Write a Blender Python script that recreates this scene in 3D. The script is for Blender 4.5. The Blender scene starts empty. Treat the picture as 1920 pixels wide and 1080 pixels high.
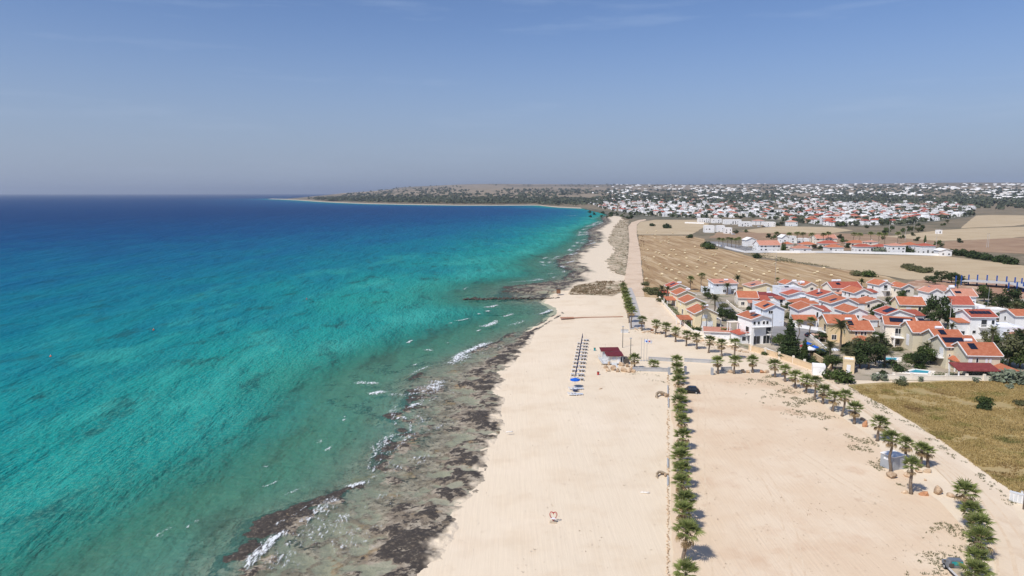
import bpy, bmesh, math, random
import numpy as np
from mathutils import Vector, Matrix, geometry
sc = bpy.context.scene
COL = sc.collection
R = math.radians
random.seed(7)

# ------------------------------------------------------------------ camera, sky, sun, exposure
CAM_H, PITCH, F = 45.0, R(7.9), 1280.0          # eye height above the land, downward tilt, focal length in photo pixels
cam = bpy.data.cameras.new('camera'); cam.lens = 24; cam.sensor_width = 36
cam.clip_start = 1; cam.clip_end = 200000
camo = bpy.data.objects.new('camera', cam); COL.objects.link(camo)
camo.location = (0, 0, CAM_H); camo.rotation_euler = (R(90) - PITCH, 0, 0)
sc.camera = camo

SUN_EL = R(52)
SUN_DIR = Vector((-0.70, -0.71, 0)).normalized() * math.cos(SUN_EL) + Vector((0, 0, math.sin(SUN_EL)))   # towards the sun
world = bpy.data.worlds.new('World'); sc.world = world; world.use_nodes = True
wn, wl = world.node_tree.nodes, world.node_tree.links
wn.clear()
sky = wn.new('ShaderNodeTexSky'); sky.sky_type = 'NISHITA'; sky.sun_disc = False
sky.sun_elevation = SUN_EL; sky.sun_rotation = math.atan2(SUN_DIR.x, SUN_DIR.y)
sky.altitude = 0; sky.air_density = 1.0; sky.dust_density = 0.8; sky.ozone_density = 6.0
bg = wn.new('ShaderNodeBackground'); bg.inputs['Strength'].default_value = 0.1
wo = wn.new('ShaderNodeOutputWorld')
# thin cirrus: a streaky noise over the whole dome
tc = wn.new('ShaderNodeTexCoord'); mp = wn.new('ShaderNodeMapping')
mp.inputs['Rotation'].default_value = (0, R(-9), 0); mp.inputs['Scale'].default_value = (1.6, 1.6, 15)
nz = wn.new('ShaderNodeTexNoise'); nz.inputs['Scale'].default_value = 1.7; nz.inputs['Detail'].default_value = 7; nz.inputs['Roughness'].default_value = .6
rp = wn.new('ShaderNodeMapRange'); rp.inputs['From Min'].default_value = .53; rp.inputs['From Max'].default_value = .82; rp.inputs['To Max'].default_value = .24
mx = wn.new('ShaderNodeMix'); mx.data_type = 'RGBA'; mx.inputs['B'].default_value = (7.5, 8.6, 10.0, 1)
tint = wn.new('ShaderNodeMix'); tint.data_type = 'RGBA'; tint.blend_type = 'MULTIPLY'; tint.inputs['Factor'].default_value = 1
tint.inputs['B'].default_value = (1.0, 1.0, 1.13, 1)
wl.new(tc.outputs['Generated'], mp.inputs['Vector']); wl.new(mp.outputs['Vector'], nz.inputs['Vector'])
wl.new(nz.outputs['Fac'], rp.inputs['Value']); wl.new(rp.outputs['Result'], mx.inputs['Factor'])
wl.new(sky.outputs['Color'], tint.inputs['A']); wl.new(tint.outputs['Result'], mx.inputs['A'])
sx = wn.new('ShaderNodeSeparateXYZ'); wl.new(tc.outputs['Generated'], sx.inputs[0])
hr = wn.new('ShaderNodeMapRange'); hr.interpolation_type = 'SMOOTHSTEP'; hr.inputs['From Min'].default_value = -.02; hr.inputs['From Max'].default_value = .26; hr.inputs['To Min'].default_value = .8; hr.inputs['To Max'].default_value = 0
wl.new(sx.outputs['Z'], hr.inputs['Value']); hm = wn.new('ShaderNodeMix'); hm.data_type = 'RGBA'; hm.inputs['B'].default_value = (3.35, 4.05, 5.45, 1)
wl.new(hr.outputs['Result'], hm.inputs['Factor']); wl.new(mx.outputs['Result'], hm.inputs['A']); wl.new(hm.outputs['Result'], bg.inputs['Color']); wl.new(bg.outputs['Background'], wo.inputs['Surface'])

sun = bpy.data.lights.new('sun', 'SUN'); sun.energy = 4.2; sun.angle = R(0.53); sun.color = (1, .955, .89)
suno = bpy.data.objects.new('sun', sun); COL.objects.link(suno)
suno.rotation_euler = (-SUN_DIR).to_track_quat('-Z', 'Y').to_euler(); suno.location = (0, 0, 300)
sc.view_settings.view_transform = 'Standard'; sc.view_settings.look = 'None'
sc.view_settings.exposure = 0.0; sc.view_settings.gamma = 1
sc.cycles.transparent_max_bounces = 24

# ------------------------------------------------------------------ numbers
def g(px, py, z=0.0):
    """the point of the plane at height z that the photograph shows at pixel (px, py)"""
    u, v = (px - 960) / F, (540 - py) / F
    dx, dy, dz = u, math.cos(PITCH) + v * math.sin(PITCH), -math.sin(PITCH) + v * math.cos(PITCH)
    t = (z - CAM_H) / dz
    return Vector((dx * t, dy * t, z))
def ppm(p):                                     # photo pixels per metre at a world point
    return F / (p[1] * math.cos(PITCH) - (p[2] - CAM_H) * math.sin(PITCH))
_perm = np.random.RandomState(3).rand(256, 256)
def vnoise(x, y):
    xi, yi = np.floor(x).astype(int), np.floor(y).astype(int)
    fx, fy = x - xi, y - yi
    fx, fy = fx * fx * (3 - 2 * fx), fy * fy * (3 - 2 * fy)
    a, b = _perm[xi & 255, yi & 255], _perm[(xi + 1) & 255, yi & 255]
    c, d = _perm[xi & 255, (yi + 1) & 255], _perm[(xi + 1) & 255, (yi + 1) & 255]
    return (a * (1 - fx) + b * fx) * (1 - fy) + (c * (1 - fx) + d * fx) * fy
def fbm(x, y, s, o=5, rough=.5):
    x, y = np.asarray(x, float) / s + 17.3, np.asarray(y, float) / s + 41.7
    t, a, n = 0, 1, 0
    for i in range(o):
        t = t + a * vnoise(x, y); n += a; a *= rough; x, y = x * 2.03 + 9.1, y * 2.03 + 3.7
    return t / n
def sstep(a, b, x):
    t = np.clip((np.asarray(x, float) - a) / (b - a), 0, 1); return t * t * (3 - 2 * t)

# ------------------------------------------------------------------ materials
MATS = {}
def mat(name, base, layers=(), rough=.9, bump=0, bscale=1, spec=.25, rnd=0, metal=0, stretch=None, rotz=0, trans=0, attr=None):
    """procedural material: base colour, then noise-masked layers (colour, scale, lo, hi, amount[, stretch])"""
    m = bpy.data.materials.new(name); m.use_nodes = True; MATS[name] = m
    n, l = m.node_tree.nodes, m.node_tree.links
    p = n['Principled BSDF']; p.inputs['Roughness'].default_value = rough; p.inputs['Metallic'].default_value = metal
    p.inputs['Specular IOR Level'].default_value = spec
    geo = n.new('ShaderNodeNewGeometry'); pos = geo.outputs['Position']
    if rnd:                                      # shared meshes: shift the pattern per object
        oi = n.new('ShaderNodeObjectInfo')
    if rotz or stretch:
        mpn = n.new('ShaderNodeMapping'); mpn.inputs['Rotation'].default_value[2] = rotz
        mpn.inputs['Scale'].default_value = stretch or (1, 1, 1); l.new(pos, mpn.inputs['Vector']); spos = mpn.outputs['Vector']
    else: spos = pos
    cur = None
    for k, ly in enumerate(layers):
        c, s, lo, hi, amt = ly[:5]
        nt = n.new('ShaderNodeTexNoise'); nt.inputs['Scale'].default_value = 1.0 / s; nt.inputs['Detail'].default_value = 7; nt.inputs['Roughness'].default_value = .6
        l.new(spos if len(ly) > 5 else pos, nt.inputs['Vector'])
        mr = n.new('ShaderNodeMapRange'); mr.interpolation_type = 'SMOOTHSTEP'
        mr.inputs['From Min'].default_value = lo; mr.inputs['From Max'].default_value = hi; mr.inputs['To Max'].default_value = amt
        l.new(nt.outputs['Fac'], mr.inputs['Value'])
        mi = n.new('ShaderNodeMix'); mi.data_type = 'RGBA'; mi.inputs['B'].default_value = (*c, 1); mi.inputs['A'].default_value = (*base, 1)
        if cur: l.new(cur, mi.inputs['A'])
        l.new(mr.outputs['Result'], mi.inputs['Factor']); cur = mi.outputs['Result']
    if rnd:
        hs = n.new('ShaderNodeHueSaturation'); hs.inputs['Color'].default_value = (*base, 1)
        if cur: l.new(cur, hs.inputs['Color'])
        mr = n.new('ShaderNodeMapRange'); mr.inputs['To Min'].default_value = 1 - rnd; mr.inputs['To Max'].default_value = 1 + rnd
        l.new(oi.outputs['Random'], mr.inputs['Value']); l.new(mr.outputs['Result'], hs.inputs['Value']); cur = hs.outputs['Color']
    if cur: l.new(cur, p.inputs['Base Color'])
    else: p.inputs['Base Color'].default_value = (*base, 1)
    if bump:
        nt = n.new('ShaderNodeTexNoise'); nt.inputs['Scale'].default_value = 1.0 / bscale; nt.inputs['Detail'].default_value = 8
        l.new(spos, nt.inputs['Vector'])
        b = n.new('ShaderNodeBump'); b.inputs['Strength'].default_value = 1; b.inputs['Distance'].default_value = bump
        l.new(nt.outputs['Fac'], b.inputs['Height']); l.new(b.outputs['Normal'], p.inputs['Normal'])
    if trans:                                     # thin leaves let light through
        tb = n.new('ShaderNodeBsdfTranslucent'); ms = n.new('ShaderNodeMixShader'); ms.inputs['Fac'].default_value = trans
        if cur: l.new(cur, tb.inputs['Color'])
        else: tb.inputs['Color'].default_value = (*base, 1)
        out = n['Material Output']; l.new(p.outputs[0], ms.inputs[1]); l.new(tb.outputs[0], ms.inputs[2]); l.new(ms.outputs[0], out.inputs['Surface'])
    return m

SAND = (.735, .613, .455)
mat('sand', SAND, [((.665, .53, .375), 9, .45, .68, .7), ((.78, .655, .50), 23, .5, .7, .7), ((.64, .51, .365), 1.6, .54, .66, .14, 1), ((.56, .44, .31), 3.2, .62, .75, .5), ((.44, .33, .22), .4, .68, .76, .6)], bump=.06, bscale=.5, stretch=(1, .07, 1), rotz=R(6))
mat('lot', (.685, .53, .37), [((.73, .59, .43), 14, .42, .62, .9), ((.61, .43, .285), 11, .52, .70, .75), ((.60, .45, .31), 1.4, .53, .66, .16, 1), ((.54, .38, .255), 2.5, .58, .74, .5), ((.36, .27, .17), .4, .68, .75, .6)], bump=.06, bscale=.4, stretch=(1, .08, 1), rotz=R(-14))
mat('dirt_road', (.70, .57, .42), [((.60, .45, .31), 7, .5, .7, .7), ((.75, .63, .48), 2, .5, .7, .6, 1)], bump=.04, bscale=.3, stretch=(1, .3, 1), rotz=R(-40))
mat('coast_road', (.65, .50, .36), [((.52, .38, .26), 12, .45, .65, .8), ((.64, .53, .42), 4, .5, .7, .6)], bump=.04, bscale=.5)
mat('paving', (.46, .43, .40), [((.40, .37, .34), 3, .45, .65, .7), ((.52, .49, .45), .6, .5, .7, .5)])
mat('asphalt', (.26, .25, .245), [((.20, .19, .185), 5, .45, .65, .7), ((.33, .31, .30), 2, .55, .7, .6), ((.40, .35, .29), 9, .58, .7, .6)])
mat('ground', (.235, .185, .12), [((.16, .135, .085), 60, .42, .62, .9), ((.29, .225, .15), 140, .5, .68, .8), ((.12, .115, .065), 40, .55, .68, .8), ((.09, .095, .055), 12, .6, .7, .6), ((.42, .33, .23), 25, .62, .7, .5)], bump=.1, bscale=2)
mat('stubble', (.43, .295, .155), [((.30, .185, .09), 4.2, .47, .56, .85, 1), ((.54, .405, .245), 3.1, .52, .60, .85, 1), ((.36, .235, .125), 45, .5, .66, .8), ((.50, .385, .24), 30, .55, .7, .6), ((.30, .20, .11), .9, .56, .7, .5, 1)], stretch=(1, .045, 1), rotz=R(9), bump=.08, bscale=.6)
mat('gold_field', (.50, .39, .245), [((.44, .33, .20), 25, .45, .65, .8), ((.54, .43, .28), 60, .5, .66, .8), ((.38, .28, .17), 6, .58, .72, .6), ((.56, .45, .30), 2, .55, .68, .4, 1)], stretch=(.08, 1, 1), rotz=R(14), bump=.06, bscale=1)
mat('far_field', (.33, .255, .17), [((.25, .20, .13), 90, .42, .62, .9), ((.15, .14, .085), 60, .5, .64, .8), ((.40, .31, .215), 200, .5, .66, .7)])
mat('town_soil', (.17, .15, .105), [((.085, .09, .055), 30, .42, .58, .9), ((.26, .22, .16), 55, .52, .68, .8), ((.35, .30, .24), 14, .58, .68, .6)])
mat('brown_field', (.34, .225, .14), [((.27, .17, .105), 30, .45, .65, .8), ((.42, .30, .19), 18, .5, .7, .7), ((.20, .15, .08), 6, .6, .72, .6)])
mat('red_earth', (.38, .22, .14), [((.55, .42, .30), 9, .48, .62, .9), ((.30, .16, .10), 5, .55, .7, .7), ((.20, .17, .10), 3, .62, .72, .6)])
mat('yard', (.38, .32, .24), [((.30, .25, .18), 9, .45, .6, .8), ((.12, .13, .06), 6, .52, .62, .8), ((.52, .45, .36), 14, .5, .65, .8)])
mat('grass_soil', (.40, .30, .14), [((.27, .225, .085), 8, .5, .66, .8), ((.40, .31, .15), 5, .5, .66, .8), ((.25, .17, .10), 10, .56, .7, .7), ((.45, .38, .29), 2, .66, .74, .7)], bump=.2, bscale=.6)
mat('scrub_soil', (.50, .40, .28), [((.27, .22, .13), 6, .47, .58, .9), ((.66, .54, .39), 13, .52, .62, .95), ((.115, .12, .06), 4, .53, .60, .9)], bump=.15, bscale=.8)
mat('far_sand', (.46, .39, .30))
mat('far_wood', (.095, .107, .070), [((.10, .11, .062), 80, .45, .62, .9), ((.045, .058, .038), 25, .5, .65, .8)])
mat('grass_blade', (.45, .335, .14), [((.24, .23, .065), 9, .52, .66, .85), ((.54, .41, .19), 6, .5, .66, .8), ((.25, .155, .07), 11, .56, .68, .8), ((.09, .14, .04), 22, .60, .68, .7)], trans=.25, spec=.1)
mat('weed', (.15, .15, .075), [((.22, .20, .11), 2, .45, .6, .8), ((.08, .10, .045), 4, .5, .64, .8)], trans=.2, spec=.1)
mat('leaf_dark', (.040, .062, .022), [((.075, .098, .035), 1.1, .45, .62, .8), ((.022, .036, .016), .6, .5, .66, .7)], rnd=.25, trans=.2, spec=.2)
mat('leaf_mid', (.075, .11, .032), [((.12, .15, .045), 1.0, .45, .62, .8), ((.038, .06, .022), .6, .5, .66, .7)], rnd=.25, trans=.25, spec=.2)
mat('leaf_olive', (.13, .135, .06), [((.19, .18, .09), 1.0, .45, .62, .8), ((.07, .08, .035), .5, .5, .66, .7)], rnd=.2, trans=.2, spec=.2)
mat('leaf_grey', (.17, .20, .135), [((.26, .28, .20), .7, .45, .62, .8), ((.08, .10, .06), .4, .5, .66, .7)], rnd=.15, spec=.2)
mat('hedge', (.055, .10, .022), [((.085, .14, .035), .5, .45, .62, .8), ((.03, .055, .015), .3, .5, .66, .7)], trans=.15, spec=.2)
mat('frond_green', (.19, .225, .062), [((.29, .31, .105), .35, .45, .65, .8), ((.065, .105, .028), .25, .5, .68, .6)], rnd=.3, trans=.38, spec=.35, rough=.6)
mat('frond_dry', (.36, .26, .14), [((.46, .36, .21), .3, .45, .65, .8), ((.16, .105, .05), .25, .5, .68, .8)], rnd=.25, trans=.2, spec=.1)
mat('trunk_palm', (.20, .155, .115), [((.13, .095, .07), .12, .45, .6, .8), ((.27, .22, .17), .3, .5, .66, .7)], bump=.03, bscale=.08)
mat('bark', (.16, .125, .09), [((.09, .07, .05), .2, .45, .6, .8)], bump=.03, bscale=.1)
mat('w_white', (.86, .85, .83), [((.70, .68, .65), 1.7, .5, .72, .6), ((.60, .57, .52), .5, .66, .78, .5)])
mat('w_blue', (.76, .79, .83), [((.58, .62, .68), 1.6, .5, .7, .6)])
mat('w_cream', (.84, .715, .47), [((.76, .64, .41), 1.5, .5, .7, .6), ((.55, .45, .30), .5, .66, .78, .4)])
mat('w_pale', (.83, .755, .64), [((.75, .67, .56), 1.5, .5, .7, .6)])
mat('w_tan', (.70, .55, .34), [((.61, .47, .29), 1.5, .5, .7, .6)])
mat('w_sage', (.66, .60, .45), [((.59, .53, .39), 1.5, .5, .7, .6)])
mat('w_pink', (.62, .42, .32), [((.55, .36, .27), 1.5, .5, .7, .6)])
def tiled(name, c1, c2, c3):                       # pantile roof: rows of tiles down the slope as fine relief
    return mat(name, c1, [(c2, .9, .45, .62, .85), (c3, .35, .55, .7, .7), (tuple(.6 * v for v in c1), 3, .58, .75, .45)], rough=.85, bump=.05, bscale=.18, rnd=.1)
tiled('r_orange', (.43, .14, .07), (.50, .19, .105), (.33, .10, .052))
tiled('r_red', (.38, .095, .06), (.44, .125, .08), (.29, .07, .045))
tiled('r_pale', (.50, .225, .15), (.57, .29, .21), (.41, .17, .11))
tiled('r_maroon', (.19, .04, .038), (.24, .055, .05), (.14, .03, .03))
mat('trim', (.82, .80, .77), [((.70, .67, .63), .8, .55, .75, .5)])
mat('glass_dark', (.025, .028, .032), rough=.08, spec=.6)
mat('shutter_white', (.82, .82, .81), rough=.5)
mat('wood', (.24, .12, .065), [((.17, .085, .045), .3, .45, .62, .8), ((.32, .18, .10), .9, .5, .7, .7)], rough=.7)
mat('deck_wood', (.46, .24, .15), [((.36, .18, .11), .6, .45, .62, .8)], rough=.8)
mat('solar', (.012, .014, .026), rough=.15, spec=.6)
mat('steel', (.55, .56, .57), rough=.4, metal=.6)
mat('grey_paint', (.36, .38, .40), [((.30, .32, .34), .7, .5, .7, .6)], rough=.7)
mat('pale_grey', (.62, .63, .63), [((.52, .53, .53), .7, .5, .7, .6)], rough=.7)
mat('concrete', (.50, .48, .45), [((.40, .38, .35), 1.2, .45, .65, .8), ((.58, .56, .53), .5, .55, .7, .5)], bump=.02, bscale=.2)
mat('low_wall', (.44, .44, .44), [((.36, .355, .35), 1.5, .45, .65, .8), ((.52, .51, .49), .6, .55, .7, .6)], bump=.02, bscale=.2)
mat('wall_ochre', (.66, .50, .32), [((.56, .41, .25), 1.5, .48, .68, .7), ((.72, .58, .41), .7, .55, .7, .5)])
mat('stone_tan', (.52, .38, .25), [((.38, .25, .15), .5, .45, .62, .8), ((.62, .49, .35), .9, .5, .68, .8), ((.24, .17, .11), .25, .6, .74, .7)], bump=.08, bscale=.25, rnd=.2)
mat('stone_red', (.50, .25, .13), [((.38, .19, .10), .4, .45, .62, .8), ((.60, .38, .24), .8, .5, .7, .7)], bump=.08, bscale=.25)
mat('rock_dark', (.065, .055, .046), [((.16, .135, .105), .9, .5, .68, .8), ((.025, .022, .02), .4, .5, .66, .8)], bump=.15, bscale=.4, rnd=.25)
mat('straw', (.64, .53, .34), [((.54, .43, .26), .4, .45, .62, .8), ((.72, .62, .44), .2, .5, .7, .6)], rnd=.12, bump=.04, bscale=.1)
mat('pool_water', (.06, .38, .50), [((.10, .48, .58), 1, .45, .62, .8)], rough=.06, spec=.5)
mat('blue_steel', (.02, .085, .33), [((.03, .11, .40), .8, .5, .7, .7)], rough=.55)
mat('navy_cloth', (.02, .03, .085), [((.04, .05, .11), .2, .45, .65, .7)])
mat('blue_cloth', (.015, .12, .55), [((.01, .09, .42), .4, .45, .65, .7)])
mat('white_plastic', (.80, .81, .83), rough=.4, spec=.5)
mat('grey_slat', (.50, .53, .60), rough=.5)
mat('black_paint', (.008, .009, .011), rough=.18, spec=.6)
mat('car_grey', (.20, .225, .26), rough=.3, spec=.6, metal=.3)
mat('tyre', (.018, .018, .018), rough=.8)
mat('bed_sand', (.52, .42, .30), [((.44, .35, .24), .4, .45, .65, .7)])
mat('red_metal', (.42, .02, .02), rough=.4, spec=.5)
mat('red_roof', (.15, .024, .028), [((.11, .017, .02), .7, .45, .62, .7), ((.19, .035, .036), .3, .55, .7, .5)], rough=.55)
mat('orange_plastic', (.75, .12, .02), rough=.4)
mat('bleached_wood', (.78, .74, .68), [((.50, .45, .39), .3, .5, .68, .7)])
mat('driftwood', (.38, .30, .21), [((.22, .16, .10), .25, .45, .62, .8), ((.52, .43, .32), .4, .5, .7, .7)], bump=.05, bscale=.15)
mat('dark_post', (.10, .085, .07), rough=.7)
mat('teal', (.03, .32, .33), rough=.6)
mat('dry_reed', (.22, .15, .085), [((.30, .22, .13), 1.2, .45, .62, .8), ((.12, .09, .05), .8, .5, .66, .8)], trans=.2, spec=.1)

# ------------------------------------------------------------------ objects
def tag(o, label=None, cat=None, group=None, kind=None):
    if label: o['label'] = label
    if cat: o['category'] = cat
    if group: o['group'] = group
    if kind: o['kind'] = kind
    return o
class MB:
    """collects faces of one mesh"""
    def __init__(s): s.v, s.f = [], []
    def add(s, vs, fs):
        n = len(s.v); s.v += [tuple(v) for v in vs]; s.f += [tuple(i + n for i in f) for f in fs]; return s
    def box(s, x0, x1, y0, y1, z0, z1):
        return s.add([(x0, y0, z0), (x1, y0, z0), (x1, y1, z0), (x0, y1, z0), (x0, y0, z1), (x1, y0, z1), (x1, y1, z1), (x0, y1, z1)],
                     [(0, 3, 2, 1), (4, 5, 6, 7), (0, 1, 5, 4), (1, 2, 6, 5), (2, 3, 7, 6), (3, 0, 4, 7)])
    def bar(s, p, q, w, h):                          # a bar of w x h section from p to q
        p, q = Vector(p), Vector(q); d = (q - p).normalized()
        up = Vector((0, 0, 1)) if abs(d.z) < .95 else Vector((0, 1, 0))
        a = d.cross(up).normalized() * w / 2; b = a.cross(d).normalized() * h / 2
        return s.add([p - a - b, p + a - b, p + a + b, p - a + b, q - a - b, q + a - b, q + a + b, q - a + b],
                     [(0, 3, 2, 1), (4, 5, 6, 7), (0, 1, 5, 4), (1, 2, 6, 5), (2, 3, 7, 6), (3, 0, 4, 7)])
    def slab(s, quad, t):                            # a quad thickened downwards by t
        n = len(quad); q = [Vector(p) for p in quad]
        return s.add(q + [p - Vector((0, 0, t)) for p in q],
                     [tuple(range(n)), tuple(range(2 * n - 1, n - 1, -1))] + [(i, i + n, (i + 1) % n + n, (i + 1) % n) for i in range(n)])
    def prism(s, prof, axis, a, b):                  # profile extruded along x or y
        n = len(prof)
        P = (lambda t: [(t, p[0], p[1]) for p in prof]) if axis == 'x' else (lambda t: [(p[0], t, p[1]) for p in prof])
        return s.add(P(a) + P(b), [tuple(range(n)), tuple(range(2 * n - 1, n - 1, -1))] + [(i, i + n, (i + 1) % n + n, (i + 1) % n) for i in range(n)])
    def tube(s, pts, rad, k=8, cap=True):
        pts = [Vector(p) for p in pts]; n0 = len(s.v); vs, fs = [], []
        for i, p in enumerate(pts):
            d = (pts[min(i + 1, len(pts) - 1)] - pts[max(i - 1, 0)]).normalized()
            up = Vector((0, 0, 1)) if abs(d.z) < .9 else Vector((1, 0, 0))
            a = d.cross(up).normalized(); b = a.cross(d)
            r = rad[i] if isinstance(rad, (list, tuple)) else rad
            for j in range(k):
                t = 2 * math.pi * j / k; vs.append(p + a * r * math.cos(t) + b * r * math.sin(t))
        for i in range(len(pts) - 1):
            for j in range(k):
                fs.append((i * k + j, i * k + (j + 1) % k, (i + 1) * k + (j + 1) % k, (i + 1) * k + j))
        if cap: fs += [tuple(range(k - 1, -1, -1)), tuple(range((len(pts) - 1) * k, len(pts) * k))]
        return s.add(vs, fs)
    def mesh(s, name, m, smooth=False):
        me = bpy.data.meshes.new(name); me.from_pydata(s.v, [], s.f); me.materials.append(MATS[m])
        if smooth: me.polygons.foreach_set('use_smooth', [True] * len(me.polygons))
        me.update(); return me
    def build(s, name, m, parent=None, smooth=False):
        return put(name, s.mesh(name, m, smooth), parent)
def put(name, me, parent=None, loc=None, rz=None, sc_=None):
    o = bpy.data.objects.new(name, me); COL.objects.link(o)
    if parent: o.parent = parent
    if loc is not None: o.location = loc
    if rz is not None: o.rotation_euler = (0, 0, rz)
    if sc_ is not None: o.scale = (sc_, sc_, sc_) if not hasattr(sc_, '__len__') else sc_
    return o
def empty(name, loc, rz=0, s=1):
    o = put(name, None, None, loc, rz, s); o.empty_display_size = .5; return o
def npmesh(name, V, Fq, m, smooth=True, attrs=None):
    me = bpy.data.meshes.new(name)
    V = np.asarray(V, np.float32); Fq = np.asarray(Fq, np.int32); k = Fq.shape[1]
    me.vertices.add(len(V)); me.vertices.foreach_set('co', V.ravel())
    me.loops.add(Fq.size); me.loops.foreach_set('vertex_index', Fq.ravel())
    me.polygons.add(len(Fq)); me.polygons.foreach_set('loop_start', np.arange(0, Fq.size, k, dtype=np.int32))
    me.polygons.foreach_set('loop_total', np.full(len(Fq), k, np.int32))
    if smooth: me.polygons.foreach_set('use_smooth', np.ones(len(Fq), bool))
    me.update(calc_edges=True); me.validate()
    for an, av in (attrs or {}).items():
        a = me.attributes.new(an, 'FLOAT', 'POINT'); a.data.foreach_set('value', np.asarray(av, np.float32).ravel())
    me.materials.append(MATS[m]); return me
def gridfaces(nr, nc):
    i = np.arange((nr - 1) * nc).reshape(nr - 1, nc)[:, :-1].ravel()
    return np.stack([i, i + 1, i + 1 + nc, i + nc], 1)
ORD = ['first', 'second', 'third', 'fourth', 'fifth', 'sixth', 'seventh', 'eighth', 'ninth', 'tenth', 'eleventh', 'twelfth', 'thirteenth', 'fourteenth',
       'fifteenth', 'sixteenth', 'seventeenth', 'eighteenth', 'nineteenth', 'twentieth', 'twenty-first', 'twenty-second', 'twenty-third', 'twenty-fourth', 'twenty-fifth']

# ================================================================== THE SETTING
# the line where the sand ends, and how wide the rock shelf is in front of it
A_PX = [(745, 1130), (785, 1080), (800, 1050), (830, 1010), (850, 960), (880, 925), (910, 890), (902, 860), (925, 820), (944, 800), (930, 770), (945, 745), (930, 720),
        (945, 690), (970, 665), (990, 640), (1000, 620), (1030, 602), (1058, 585), (1050, 572), (1036, 563), (1040, 555), (1062, 545), (1078, 533), (1100, 520), (1106, 506),
        (1093, 493), (1090, 480), (1105, 468), (1128, 452), (1132, 443), (1122, 432), (1134, 424), (1148, 415), (1140, 408), (1150, 402), (1152, 397), (1130, 394)]
A_W = [g(x, y) for x, y in A_PX]
A_y = np.array([p.y for p in A_W]); A_x = np.array([p.x for p in A_W])
_o = np.argsort(A_y); A_y, A_x = A_y[_o], A_x[_o]
def coast(y): return np.interp(y, A_y, A_x)
W_T = [(60, 25), (77, 24), (90, 23), (103, 20), (125, 19), (150, 20), (165, 21), (190, 16), (205, 12), (225, 5), (240, 3), (285, 3), (296, 20), (310, 29), (330, 31), (345, 24), (360, 13), (400, 10), (430, 16), (470, 17), (520, 9), (600, 11), (700, 14), (1000, 14), (1600, 10)]
def shelf(y): return np.interp(y, [a for a, b in W_T], [b for a, b in W_T])
SEA = -0.8
FAR_COAST = [g(x, y) for x, y in [(1130, 394), (1090, 390.5), (1045, 388.5), (1020, 386), (1010, 384.8), (940, 385), (860, 385), (760, 383.5), (690, 382), (640, 380.2), (600, 378.2), (560, 375.5), (525, 373.8), (500, 373)]]
TIP = FAR_COAST[-1]

def far_h(x, y):                                  # low hills behind the coastal plain
    r = np.hypot(x, y); u = x / np.maximum(y, 1)
    h = 138 * (np.clip((r - 1700) / 7300, 0, 1.15)) ** 1.45
    h = h * (0.93 + .14 * fbm(x, y, 2600, 3)) * (0.10 + .90 * sstep(-.36, -.05, u))
    h = h + 10 * sstep(3800, 6000, r) * np.exp(-((u + .02) / .09) ** 2) + 8 * sstep(.1, .75, u) * sstep(4000, 8000, r)
    return h + (fbm(x, y, 700, 4) - .5) * 18 * sstep(2500, 6000, r)
# --- ground sheet: one polar sheet from under the camera to the hills
def land_mask(x, y):                              # >0 on land, in metres from the coast (rough)
    near = x - coast(y)
    fx = np.array([p.x for p in FAR_COAST]); fy = np.array([p.y for p in FAR_COAST])
    o = np.argsort(fx); inner = np.interp(x, fx[o], fy[o], left=1e6, right=0)
    back = np.interp(x, [TIP.x, TIP.x + 60, -1500, -900], [TIP.y + 5, TIP.y + 300, 14000, 20000])
    far = np.minimum(y - inner, (back - y)) * .5
    far = np.where(x < TIP.x, -1000, far)
    return np.where(y < 1440, near, np.maximum(far, np.where(y < 1480, near, -1e3)))
th = np.radians(np.concatenate([np.linspace(-28, 46, 420)])); rr = np.exp(np.linspace(math.log(55), math.log(13000), 560))
T, RR = np.meshgrid(th, rr); X, Y = RR * np.sin(T), RR * np.cos(T)
lm = land_mask(X, Y); k = np.clip((lm - 16) / 6, 0, 1); kf = np.clip(lm / 40, 0, 1); k = np.where(Y > 1440, kf, k)
Z = np.where(k > 0, -.06 + far_h(X, Y) * sstep(0, 500, lm), -4.0); Z = np.where((k > 0) & (k < 1), Z * k + (1 - k) * -4.0, Z)
o = put('ground', npmesh('ground', np.stack([X, Y, Z], -1).reshape(-1, 3), gridfaces(*X.shape), 'ground')); tag(o, kind='structure')

def terrain(x, y): return float(far_h(np.array(x), np.array(y))) if math.hypot(x, y) > 1650 else 0.0
def sheet(name, pts, z, m, jit=.5, step=3.0, world=False, kind='structure', label=None, cat=None):
    """a flat zone of the ground with an uneven outline"""
    P = [Vector(p) if world else g(*p) for p in pts]; out = []
    for a, b in zip(P, P[1:] + P[:1]):
        n = max(1, int((b - a).length / step))
        for i in range(n):
            q = a.lerp(b, i / n)
            if jit: q = q + Vector(((fbm(q.x, q.y, step * 2.2, 3) - .5), (fbm(q.x + 90, q.y, step * 2.2, 3) - .5), 0)) * 2 * jit
            out.append(Vector((q.x, q.y, z)))
    tri = geometry.tessellate_polygon([out]); me = bpy.data.meshes.new(name)
    tri = [t if (out[t[1]] - out[t[0]]).cross(out[t[2]] - out[t[0]]).z > 0 else (t[0], t[2], t[1]) for t in tri]
    me.from_pydata(out, [], tri); me.materials.append(MATS[m]); me.update()
    o = put(name, me); tag(o, kind=kind); return o

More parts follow.
